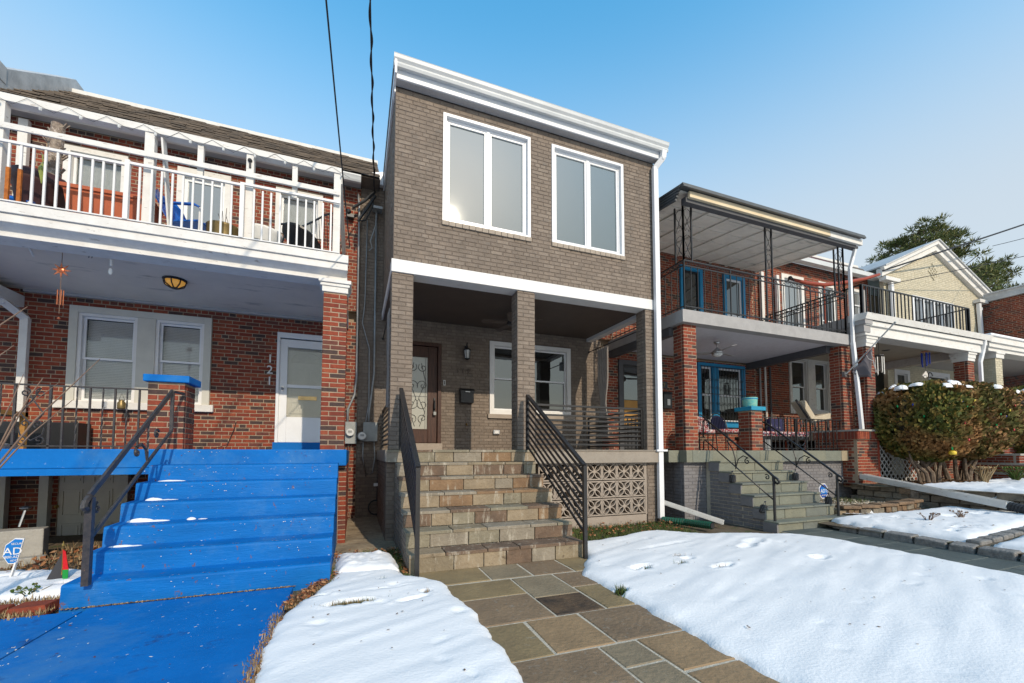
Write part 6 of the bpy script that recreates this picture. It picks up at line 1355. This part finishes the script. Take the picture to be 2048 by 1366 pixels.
# flag on the column
t=thing('porch_flag',tuple(at(1692,748,6.30)),'drooping grey flag with a pale emblem on a slanted pole on the brick column','flag')
pa,pb=at(1692,748,6.30),at(1790,645,5.55)
mb=MB(); mb.tube([pa,pb],.016,7); mb.ball(tuple(pb),.025); put('pole',mb,'galv',t)
mb=MB(); mb.box(pa.x-.05,pa.x+.05,pa.y+.0,pa.y+.06,pa.z-.06,pa.z+.06); put('bracket',mb,'steel',t)
n=10;m=8;vs=[];fs=[]
A,B,Cc,D=at(1745,696,5.86),at(1704,744,6.2),at(1704,747,6.22),at(1749,760,5.92)
for j in range(m+1):
    for i in range(n+1):
        f,g=i/n,j/m; top=A.lerp(B,f); bot=D.lerp(Cc,f); p=top.lerp(bot,g); vs.append(p+Vector((0,.05*math.sin(f*9+g*2)*(.3+g),0)))
for j in range(m):
    for i in range(n): fs.append((j*(n+1)+i,j*(n+1)+i+1,(j+1)*(n+1)+i+1,(j+1)*(n+1)+i))
mb=MB(); mb.add(vs,fs); o=put('cloth',mb,'flag_mauve',t,True); q=o.modifiers.new('solid','SOLIDIFY'); q.thickness=.006
mb=MB(); yv=Vector((-.02,-.07,0)); mb.tube([at(1727,712,5.95)+yv,at(1731,719,5.95)+yv,at(1740,723,5.92)+yv,at(1743,735,5.92)+yv,at(1749,747,5.9)+yv],.008,5); mb.tube([at(1736,705,5.92)+yv,at(1741,722,5.92)+yv,at(1745,738,5.92)+yv],.006,5); put('emblem',mb,'soffit_grey',t)
lattice('lattice_screen',11.56,13.4,-.72,.22,6.10,'grey-white diagonal lattice panel at the base of the red porch behind the hedge stems',mat('lattice_white',(.46,.45,.43),(.36,.35,.33),5,.6),pitch=.165)
mb=MB(); mb.box(11.48,11.555,6.06,6.12,-.75,.28); solo('lattice_post',mb,'red_wood','dark red timber post at the left end of the grey-white lattice','post')
# ================================================================ YELLOW GABLED HOUSE (113) and the wing at the right edge (111)
h3=thing('row_house',(19.5,8.35,-.7),'pale yellow brick house with a white-trimmed gable beyond the black balcony railing','house','row houses along the street')
Y3=8.35
bk=Bricks(BY,[1,1]); gw=(18.1,20.7,3.6,5.5); lw=[(16.9,17.75,.6,2.8),(18.85,20.2,.9,2.85)]
bk.wall('Y',Y3,16.55,22.68,-.8,5.95,holes=[gw]+lw,z_ref=0)
n=int((7.28-5.95)/H_)
for i in range(n):
    z=5.95+i*H_; f=(z-5.95)/(7.30-5.95); a=16.6+(19.5-16.6)*f; b=22.6-(22.6-19.5)*f; bk.wall('Y',Y3,a,b,z,z+H_,z_ref=5.95,mortar=False,off=(i%2)*.1)
bk.mort.prism([(16.56,Y3+.006,5.95),(22.66,Y3+.006,5.95),(19.5,Y3+.006,7.32)],(0,.15,0))
bk.pier(17.18,17.56,6.1,6.42,.5,2.84)
bk.done(h3,'yellow_mortar',n=280)
# herringbone brick diamond in the gable
for i in range(4):
    for j in range(4):
        mb=MB(); cx=19.5+(i-j)*.085; cz=6.55+(i+j-3)*.085; s=1 if (i+j)%2 else -1
        mb.bar((cx-.05,Y3-.012,cz-.05*s),(cx+.05,Y3-.012,cz+.05*s),.03,.045); put('diamond_brick',mb,BY[0],h3)
mb=MB(); mb.box(16.6,22.6,9.0,17,-.8,5.6); put('rear_block',mb,'yellow_mortar',h3)
ap=(19.5,7.62)
for s,x1 in ((-1,16.25),(1,22.95)):
    mb=MB(); mb.prism([(ap[0],Y3-.12,ap[1]-.33),(ap[0],Y3-.12,ap[1]-.04),(x1,Y3-.12,6.12),(x1,Y3-.12,5.84)],(0,.16,0)); mb.prism([(ap[0],Y3-.2,ap[1]-.12),(ap[0],Y3-.2,ap[1]),(x1-.05*s*-1,Y3-.2,6.14),(x1,Y3-.2,6.03)],(0,.1,0)); put('gable_trim',mb,'old_white',h3)
    mb=MB(); mb.prism([(ap[0],Y3-.24,ap[1]+.01),(ap[0],Y3-.24,ap[1]+.05),(x1,Y3-.24,6.20),(x1,Y3-.24,6.15)],(0,4,0)); put('roof',mb,'flash_metal',h3)
for x0,x1 in ((16.3,17.1),(22.1,22.95)): mb=MB(); mb.box(x0,x1,Y3-.2,Y3-.004,5.72,5.84); put('cornice_return',mb,'old_white',h3)
spout([(16.75,Y3-.1,5.7),(16.78,Y3-.1,3.3)],.14,.10,'vinyl_white',h3); spout([(22.25,Y3-.1,5.7),(22.3,Y3-.1,4.6),(22.45,Y3-.1,3.2)],.14,.10,'vinyl_white',h3)
f=MB(); frame(f,*gw,Y3-.03,Y3+.1,.10); 
for x in (18.75,19.4,20.05): f.box(x-.06,x+.06,Y3-.028,Y3+.1,3.7,5.4)
f.box(18.2,20.6,Y3-.026,Y3+.1,4.4,4.48); wi=put('window',f,'vinyl_white',h3)
for a,b in ((18.2,18.69),(18.81,19.34),(19.46,19.99),(20.11,20.6)): f=MB(); f.box(a,b,Y3+.05,Y3+.06,3.7,5.4); put('pane',f,'glass_sky',wi)
for q in lw: dh_window(h3,*q,Y3,trim=.13,frame_m='vinyl_white',glass_m='glass_dark')
mb=MB(); mb.box(16.56,30,5.95,6.08,3.10,3.26); mb.box(16.62,30,6.0,6.3,2.98,3.10); mb.box(16.7,30,6.05,6.4,2.88,2.98); mb.box(16.6,17.0,6.4,Y3,2.9,3.2); put('porch_cornice',mb,'old_white',h3); mb=MB(); mb.box(17.0,24,6.4,Y3,2.98,3.02); put('porch_ceiling',mb,'soffit_grey',h3)
mb=MB(); mb.box(17.13,17.62,6.05,6.47,2.84,2.88); mb.box(17.15,17.6,6.07,6.45,2.72,2.84); put('column_capital',mb,'old_white',h3)
mb=MB(); mb.box(16.5,24,5.9,6.15,3.262,3.33); put('snow_ridge',mb,'snow',h3,bevel=.02)
h0=thing('row_house',(25,8,-.7),'red brick side wing with a pale metal coping at the right edge','house','row houses along the street')
bk=Bricks(BR,[5,5,2,2,2]); bk.wall('X',22.72,4.5,8.32,3.3,5.78,face=-1); bk.wall('Y',4.5,22.8,29,-.8,5.78); bk.wall('Y',8.3,22.8,28,-.8,3.3); bk.done(h0,'mortar',n=280)
mb=MB(); mb.box(22.85,30,8.6,17,-.8,5.7); put('rear_block',mb,'mortar',h0)
mb=MB(); mb.box(22.62,29,4.4,8.45,5.785,6.05); mb.box(22.58,29,4.36,8.5,6.05,6.10); put('coping',mb,'flash_metal',h0)
mb=MB(); mb.prism([(24,9.5,5.9),(28,9.5,5.9),(28,9.5,6.6),(26,9.5,7.2)],(0,3,0)); put('rear_dormer',mb,'flash_metal',h0); mb=MB(); mb.prism([(23.0,8.6,5.9),(24.4,8.6,5.9),(24.4,10,6.5),(23,10,6.5)],(0,.2,.1)); put('roof',mb,'terracotta',h0)
t=thing('brick_steps',(17,5.4,-.7),'red brick front steps with snow on them at the right edge beyond the hedge','stairs')
for k in range(4):
    z0=-.75+.24*k; y0=4.6+.32*k; x0=15.4+.0*k
    sb=Bricks(BR[:3]); sb.wall('Y',y0,x0+.12*k,19.5,z0,z0+.19,z_ref=z0); sb.wall('X',x0+.12*k,y0+.1,6.2,z0,z0+.19,face=-1,z_ref=z0); sb.mort=MB(); sb.done(t,'mortar',n=0)
    mb=MB(); mb.box(x0+.12*k+.006,19.5,y0+.006,6.2,z0,z0+.19); mb.box(x0+.12*k-.03,19.5,y0-.03,6.2,z0+.19,z0+.24); put('step',mb,['concrete','mortar'],t)
# ================================================================ hedge shrubs with stems and bulbs
def leaf_cloud(name,c,rx,ry,z0,z1,n,m,parent,size=.055,seed=0,flat=.8):
    rr=random.Random(seed); vs=[];fs=[]
    zc=(z0+z1)/2; hz=(z1-z0)/2
    for k in range(n):
        a=rr.uniform(0,2*math.pi); u=rr.uniform(-1,1)
        s=math.sqrt(max(0,1-abs(u)**(4.5)))          # boxy, flat-topped
        if u<-.2: s*=1-.35*(-u-.2)
        ca,sa=math.cos(a),math.sin(a); ca=math.copysign(abs(ca)**.75,ca); sa=math.copysign(abs(sa)**.75,sa)
        dirv=Vector((ca*s,sa*s,u)); 
        lump=1+.13*noise.noise((dirv.x*2.6+seed,dirv.y*2.6,dirv.z*2.6))+.10*noise.noise((dirv.x*7,dirv.y*7+seed,dirv.z*7))
        dep=1-.30*rr.random()**2.2
        p=Vector((c[0]+rx*dirv.x*lump*dep,c[1]+ry*dirv.y*lump*dep,zc+hz*u*(1+.05*noise.noise((dirv.x*5,dirv.y*5,seed)))*(.94+.06*dep)))
        out=Vector((dirv.x,dirv.y,.35+.6*max(u,0))).normalized(); t_=Vector((rr.uniform(-1,1),rr.uniform(-1,1),rr.uniform(-.3,1))); t_=(t_+out*.9).normalized()
        b=t_.cross(out+Vector((rr.uniform(-.6,.6),rr.uniform(-.6,.6),rr.uniform(-.6,.6)))).normalized()
        L=size*rr.uniform(.7,1.5); w_=L*rr.uniform(.28,.42); o=len(vs)
        vs+=[p-b*w_*.5,p+t_*L*.5-b*w_,p+t_*L,p+t_*L*.6+b*w_,p+b*w_*.5]; fs.append((o,o+1,o+2,o+3,o+4))
    mb=MB(); mb.add(vs,fs); o=put(name,mb,m,parent); o['kind']='stuff'; return o
def shrub(base,c,rx,ry,z0,z1,n,m,label,stems,seed):
    t=thing('hedge_shrub',(c[0],c[1],base),label,'shrub','clipped shrubs in front of the porch')
    rr=random.Random(seed)
    core=MB(); core.ball((c[0],c[1],(z0+z1)/2),rx*.72,ry*.72,(z1-z0)*.40,12,8); put('inner_branches',core,'bark',t)
    leaf_cloud('crown',c,rx,ry,z0,z1,n,m,t,.072,seed)
    for i in range(stems):
        a=rr.uniform(0,6.28); bx,by=c[0]+(-.55+1.1*i/max(1,stems-1))*rx*.55,c[1]+rr.uniform(-.18,.18); tx,ty=bx+(bx-c[0])*.9+rr.uniform(-.2,.2),c[1]+rr.uniform(-.3,.3)
        P=[(bx,by,base-.05),(bx+(tx-bx)*.25+rr.uniform(-.04,.04),by,base+.2),(bx+(tx-bx)*.6+rr.uniform(-.06,.06),by+(ty-by)*.5,base+.45),(tx,ty,z0+.25)]
        mb=MB(); r0=rr.uniform(.028,.05); mb.tube(P,[r0*1.3,r0,r0*.85,r0*.6],7); put('stem',mb,'bark',t)
    return t
s1=shrub(-.66,(12.35,5.55),.98,.80,-.22,1.58,15000,'hedge_leaf','large clipped green and rust evergreen shrub with bare twisted stems and snow on top',8,3)
s2=shrub(-.66,(14.35,5.75),1.05,.85,-.20,1.70,14000,'hedge_brown','browned clipped evergreen shrub to the right of the greener one',7,8)
s3=shrub(-.66,(17.2,5.6),1.2,.8,-.25,1.75,9000,'hedge_leaf','clipped shrub cut off by the right edge of the picture',5,12)
it=[]
rr=random.Random(4)
for k in range(46):
    cx,cy,zt=[(12.35,5.55,1.56),(14.35,5.75,1.68),(17.2,5.6,1.72)][k%3]; a=3.55+rr.uniform(-1.5,1.5); q=rr.uniform(.72,1.0); it.append((cx+.86*q*math.cos(a),cy+.70*q*math.sin(a),zt-.085-.10*max(0,q-.8)*5,rr.uniform(.07,.16),rr.uniform(.06,.12),rr.uniform(.06,.11)))
lumps('snow_patch',it,9)
t=thing('string_lights',(13.3,4.9,.5),'coloured bulbs strung across the clipped shrubs','string lights')
pxs=[(1925,802,'b'),(1949,801,'y'),(1934,812,'g'),(1946,816,'g'),(1873,814,'g'),(1908,838,'g'),(1917,850,'g'),(1930,846,'r'),(1955,856,'r'),(1870,857,'b'),(1848,833,'g'),(1802,839,'y'),(1826,810,'b'),(1795,813,'g'),(1982,799,'y'),(2001,829,'g'),(1997,852,'r'),(2020,821,'y'),(1993,850,'g'),(2030,812,'r'),(2012,833,'b'),(1868,819,'b'),(1838,856,'g'),(2028,860,'r'),(2044,843,'b'),(2040,790,'g'),(1965,835,'y'),(1938,880,'r')]
for (x,y,c_) in pxs:
    Yb=4.78 if x<1945 else 4.95; p=at(x,y,Yb) if False else None
    # push the bulb onto the shrub surface nearest the street
    sc_,rx_,ry_=((12.35,5.55),.98,.80) if x<1950 else ((14.35,5.75),1.05,.85)
    d=ray(x,y).normalized(); best=None
    for k in range(400):
        q=d*(10+k*.02)
        if ((q.x-sc_[0])/(rx_*1.03))**2+((q.y-sc_[1])/(ry_*1.03))**2<1: best=q; break
    if best is None: continue
    mb=MB(); mb.lathe([(.003,-.03),(.016,-.006),(.019,.01),(.013,.026),(.008,.032)],tuple(best),7); put('bulb',mb,{'b':'bulb_blue','y':'bulb_yellow','g':'bulb_green','r':'bulb_red'}[c_],t,True)
p=at(1905,905,4.95); t=thing('orange_lantern',tuple(p),'small yellow-orange lantern hanging among the hedge stems','lantern'); mb=MB(); mb.lathe([(.03,-.05),(.06,-.04),(.065,.012),(.035,.04)],tuple(p),10); put('body',mb,'tape_yellow',t,True); mb=MB(); mb.tube([p+Vector((0,0,.06)),p+Vector((0,0,.2))],.012,5); put('loop',mb,'bulb_green',t)
# dry plants in the bed
def tuft(name,c,n,h,sp,m,label,cat='plant',seed=0,th=.006):
    rr=random.Random(seed); mb=MB()
    for k in range(n):
        a=rr.uniform(0,6.28); s=rr.uniform(.2,1)*sp; x,y,z=c
        mb.tube([(x+.02*math.cos(a),y+.02*math.sin(a),z),(x+s*.5*math.cos(a),y+s*.5*math.sin(a),z+h*rr.uniform(.4,.65)),(x+s*math.cos(a+.4),y+s*math.sin(a+.4),z+h*rr.uniform(.7,1.1))],[th,th*.8,th*.3],4)
        if rr.random()<.5: mb.ball((x+s*math.cos(a+.4),y+s*math.sin(a+.4),z+h*.9),th*2.4,None,None,5,3)
    return solo(name,mb,m,label,cat)
tuft('dry_plant',(12.65,4.75,-.68),46,.40,.24,'straw','dry straw-coloured plant skeleton standing in the snow in front of the hedge',seed=2,th=.010)
tuft('dry_plant',(14.1,4.8,-.66),30,.35,.35,'grass_green','half-green low plant poking out of the snow right of the dry one',seed=3,th=.012)
tuft('dry_plant',(15.6,4.6,-.64),34,.5,.4,'twig','brown dead stalks in the snow before the brick steps',seed=5,th=.010)
tuft('dry_plant',(8.6,3.9,-1.1),14,.14,.16,'twig','dark heather sprig poking out of the snowy bed, left of two',seed=6); tuft('dry_plant',(9.2,3.75,-1.08),16,.14,.18,'twig','dark heather sprig poking out of the snowy bed, right of two near the drain hose',seed=7)
tuft('grass_tuft',(-2.62,4.93,-1.26),22,.09,.14,'grass_green','green grass tuft with long dry blades at the snow edge by the blue stairs',seed=8,th=.005)
# ================================================================ trees
def pine(base,h,cr,nclump,label,seed,lean=0,zlo=.45):
    t=thing('pine_tree',base,label,'tree','pine trees behind the houses'); rr=random.Random(seed); x,y,z=base
    top=Vector((x+lean,y,z+h)); mb=MB(); mb.tube([base,(x+lean*.3,y,z+h*.4),(x+lean*.7,y,z+h*.75),tuple(top)],[.30,.24,.14,.04],9); put('trunk',mb,'bark',t,True)
    br=MB(); vs=[];fs=[]
    for k in range(nclump):
        f=rr.random(); hz=z+h*(zlo+(1-zlo)*f); a=rr.uniform(0,6.28); R_=cr*(1-.62*max(0,f-.35)/.65)*(.35+.65*rr.random()**.5)*(.75+.25*math.sin(a*2+seed))
        p=Vector((x+lean*(.3+.7*f)+R_*math.cos(a),y+R_*math.sin(a),hz+.25*R_*.4))
        q=Vector((x+lean*f,y,hz-R_*.45)); br.tube([q,q.lerp(p,.5)+Vector((0,0,-.1)),p],[.06,.04,.015],5)
        for m_ in range(85):
            d=Vector((rr.gauss(0,1),rr.gauss(0,1),rr.gauss(0,.8))).normalized(); s=rr.uniform(.05,.40); c=p+Vector((d.x*s,d.y*s,d.z*s*.55))
            t_=(d+Vector((0,0,.5))).normalized(); b=t_.cross(Vector((rr.uniform(-1,1),rr.uniform(-1,1),rr.uniform(-1,1)))).normalized(); L=rr.uniform(.15,.28); w_=rr.uniform(.022,.042); o=len(vs)
            vs+=[c-b*w_,c+b*w_,c+t_*L]; fs.append((o,o+1,o+2))
    put('branches',br,'bark',t); mb=MB(); mb.add(vs,fs); o=put('crown',mb,'needle',t); o['kind']='stuff'
pine((31.8,14.5,-.5),13.9,4.3,330,'tall pine with an open dark green crown behind the yellow gable',5)
pine((38.0,14.2,-.5),12.9,3.7,250,'second pine leaning right beside the tallest one behind the yellow gable',9,.6)
pine((49.5,15.0,-.5),12.6,3.4,160,'pine partly cut off by the right edge of the picture',14)
# ================================================================ overhead wires
def wire(p,q,sag,r,label,n=24,twisted=False):
    p,q=Vector(p),Vector(q); P=[p.lerp(q,i/n)-Vector((0,0,4*sag*(i/n)*(1-i/n))) for i in range(n+1)]; mb=MB(); mb.tube(P,r,5)
    if twisted:
        m=n*14; P2=[]
        for i in range(m+1):
            f=i/m; b=p.lerp(q,f)-Vector((0,0,4*sag*f*(1-f))); a=f*150; P2.append(b+Vector((r*1.6*math.cos(a),r*1.6*math.sin(a),0)))
        mb.tube(P2,r*.8,4)
    solo('overhead_wire',mb,'rubber_cable',label,'wire','overhead wires')
a=Vector((.28,8.66,5.30)); b=at(741,0,5.2); wire(a,a+(b-a)*4.2,.10,.011,'twisted service cable dropping from the sky to the wall bracket beside the taupe bay',twisted=True)
a=Vector((-.12,6.26,2.95)); b=at(655,0,3.5); wire(a,a+(b-a)*3.6,.12,.008,'single dark cable dropping in front of the white balcony corner post')
for (p0,p1,r,lb) in (((1766,541),(2048,440),.028,'thick cable bundle crossing in front of the pine crowns'),((1766,571),(2048,509),.012,'thin wire crossing the face of the yellow gable'),((1985,492),(2048,473),.010,'thin wire at the right edge between the other two')):
    a=at(p0[0],p0[1],8.2) if p0[0]<1900 else at(p0[0],p0[1],8.0); b=at(p1[0],p1[1],7.0); wire(a,a+(b-a)*5,.25 if r>.02 else .1,r,lb)
t=thing('cable_bracket',(.2,8.7,5.1),'black cable clamps and splices bunched below the white eave between the two brick houses','bracket')
mb=MB(); mb.tube([(.28,8.66,5.30),(.10,8.6,5.05),(-.12,8.6,4.86)],.03,6); mb.tube([(.30,8.64,5.22),(.16,8.6,4.92),(-.02,8.62,4.62)],.028,6); mb.tube([(.28,8.66,5.3),(.25,8.6,4.95),(.12,8.6,4.65),(-.02,8.62,4.62)],.014,6); put('splice',mb,'rubber_cable',t)
mb=MB(); mb.ball((-.20,8.66,4.80),.05); mb.box(-.24,-.1,8.66,8.78,4.70,4.76); put('clamp',mb,'black_metal',t); mb=MB(); mb.tube([(.33,8.7,4.95),(.32,8.62,4.6),(.22,8.62,4.25),(.26,8.62,4.12),(.20,8.62,4.05)],.013,5); put('loose_cable',mb,'galv',t)
mb=MB(); mb.box(.24,.44,8.6,8.78,4.95,5.0); put('weather_head',mb,'galv',t)
# ================================================================ ground litter and grass
def scatter(name,n,fn,m,size,flat=False,seed=0,curl=.5):
    rr=random.Random(seed); vs=[];fs=[]
    for k in range(n):
        q=fn(rr)
        if q is None: continue
        x,y,z=q; a=rr.uniform(0,6.28); L=size*rr.uniform(.5,1.3); o=len(vs)
        if flat:
            d=Vector((math.cos(a),math.sin(a),rr.uniform(-curl,curl))).normalized(); s=Vector((-d.y,d.x,rr.uniform(-curl,curl))).normalized(); p=Vector((x,y,z))
            vs+=[p-d*L*.5,p-d*L*.1+s*L*.35,p+d*L*.5+Vector((0,0,L*curl*.4)),p-d*L*.1-s*L*.35+Vector((0,0,L*curl*.3))]; fs.append((o,o+1,o+2,o+3))
        else:
            tip=Vector((x+L*.6*math.cos(a)*rr.random(),y+L*.6*math.sin(a)*rr.random(),z+L*rr.uniform(.5,1))); w_=.0035+size*.02
            vs+=[(x-w_*math.sin(a),y+w_*math.cos(a),z),(x+w_*math.sin(a),y-w_*math.cos(a),z),tuple(tip)]; fs.append((o,o+1,o+2))
    mb=MB(); mb.add(vs,fs); o=put(name,mb,m); o['kind']='stuff'; return o
U=lambda rr,a,b:rr.uniform(a,b)
scatter('grass',5200,lambda r:(U(r,2.75,5.25),U(r,5.25,6.32),-1.31),'grass_green',.085,seed=1)
scatter('fallen_leaves',300,lambda r:(U(r,2.8,5.4),U(r,5.45,6.30),-1.26+U(r,0,.03)),'leaf_litter',.05,True,2)
scatter('grass',1500,lambda r:(U(r,.12,.54),U(r,5.0,5.62),-1.29),'grass_green',.09,seed=3)
scatter('fallen_leaves',170,lambda r:(U(r,-.2,.56),U(r,5.15,5.6),-1.24+U(r,0,.03)),'leaf_litter',.042,True,4)
scatter('fallen_leaves',60,lambda r:(U(r,.49,.56),U(r,4.5,5.4),-1.27+U(r,0,.03)),'leaf_litter',.045,True,5)
scatter('grass',420,lambda r:(U(r,.48,.56),U(r,4.4,5.4),-1.29),'grass_green',.06,seed=6)
scatter('grass',900,lambda r:(-.02+r.gauss(0,.10),3.72+r.gauss(0,.022),-1.285),'straw',.07,seed=7)
scatter('grass',700,lambda r:(-.02+r.gauss(0,.10),3.72+r.gauss(0,.022),-1.285),'grass_green',.07,seed=17)
scatter('straw',500,lambda r:(-.32+r.gauss(0,.07),3.98+r.gauss(0,.02),-1.32),'straw',.06,seed=8)
scatter('straw',1500,lambda r:(-.535+r.gauss(0,.022),U(r,1.2,3.75),-1.28),'straw',.045,seed=9)
scatter('straw',700,lambda r:(-.52+r.gauss(0,.03)+(lambda y:0)(0),U(r,2.2,3.7),-1.275),'leaf_litter',.03,True,19)
scatter('fallen_leaves',420,lambda r:(lambda f:(-.50+.33*f+r.gauss(0,.035),3.85+.85*f+r.gauss(0,.05),-1.26+U(r,0,.03)))(r.random()),'leaf_litter',.034,True,10)
scatter('straw',700,lambda r:(lambda f:(-.50+.33*f+r.gauss(0,.04),3.85+.85*f+r.gauss(0,.05),-1.28))(r.random()),'straw',.05,seed=11)
scatter('straw',1300,lambda r:(U(r,-2.2,-.5),4.475+abs(r.gauss(0,.006)),-1.268) if noise.noise((r.random(),2,2))>-9 and r.random()<.75 else None,'straw',.020,True,12)
scatter('straw',2600,lambda r:(U(r,-4.6,-2.26),4.42+r.gauss(.04,.05),-1.27),'straw',.045,seed=13)
scatter('straw',1800,lambda r:(U(r,-4.6,-2.26),4.76+r.gauss(0,.05),-1.26),'straw',.045,seed=14)
scatter('fallen_leaves',360,lambda r:(U(r,-3.4,-2.3),U(r,5.75,6.9),-1.24+U(r,0,.06)),'leaf_litter',.065,True,15)
scatter('straw',700,lambda r:(U(r,-3.5,-2.3),U(r,5.8,7.2),-1.28),'straw',.15,seed=16)
scatter('grass',260,lambda r:(-.2+r.gauss(0,.012),U(r,4.4,5.0),-1.3),'grass_green',.09,seed=18)
for i,(cx,cy,sx,sy,n_) in enumerate(((2.28,3.22,.03,.04,160),(3.62,3.98,.06,.02,160),(3.42,3.7,.05,.02,160),(3.75,3.45,.02,.02,60),(2.95,3.70,.04,.02,60),(.62,3.78,.03,.015,60),(.28,4.28,.02,.01,40),(-2.5,5.15,.04,.04,80))):
    scatter('grass',n_,lambda r:(cx+r.gauss(0,sx),cy+r.gauss(0,sy),-1.275),'straw' if i%2 else 'grass_green',.075,seed=20+i)
scatter('mulch',2600,lambda r:(11.3+r.random()*2.6,5.1+r.random()*.85,-.70+.02*r.random()),'mulch',.07,True,30)
scatter('mulch',900,lambda r:(U(r,7.7,8.35),U(r,4.2,4.7),-1.24+.02*r.random()) if r.random()<.2 else None,'leaf_litter',.05,True,31)
scatter('gravel',1500,lambda r:(U(r,8.4,10.4),U(r,5.05,6.3),-1.05+.015*r.random()),'gravel',.04,True,32)
scatter('grass',500,lambda r:(U(r,9.6,10.4),U(r,5.6,6.25),-1.06),'grass_green',.08,seed=33)
scatter('grass',260,lambda r:(U(r,5.3,5.9),U(r,6.0,6.4),-1.31),'straw',.07,seed=34)

scatter('debris',26,lambda r:(U(r,-.45,.8),U(r,1.8,4.3),-1.222),'twig',.022,True,41,.1)
scatter('debris',60,lambda r:(U(r,2.5,6.3),U(r,1.5,5.0),-1.215),'twig',.024,True,42,.1)
scatter('debris',60,lambda r:(U(r,7.7,10.2),U(r,3.2,4.5),-1.045-.02),'twig',.04,True,43,.1)
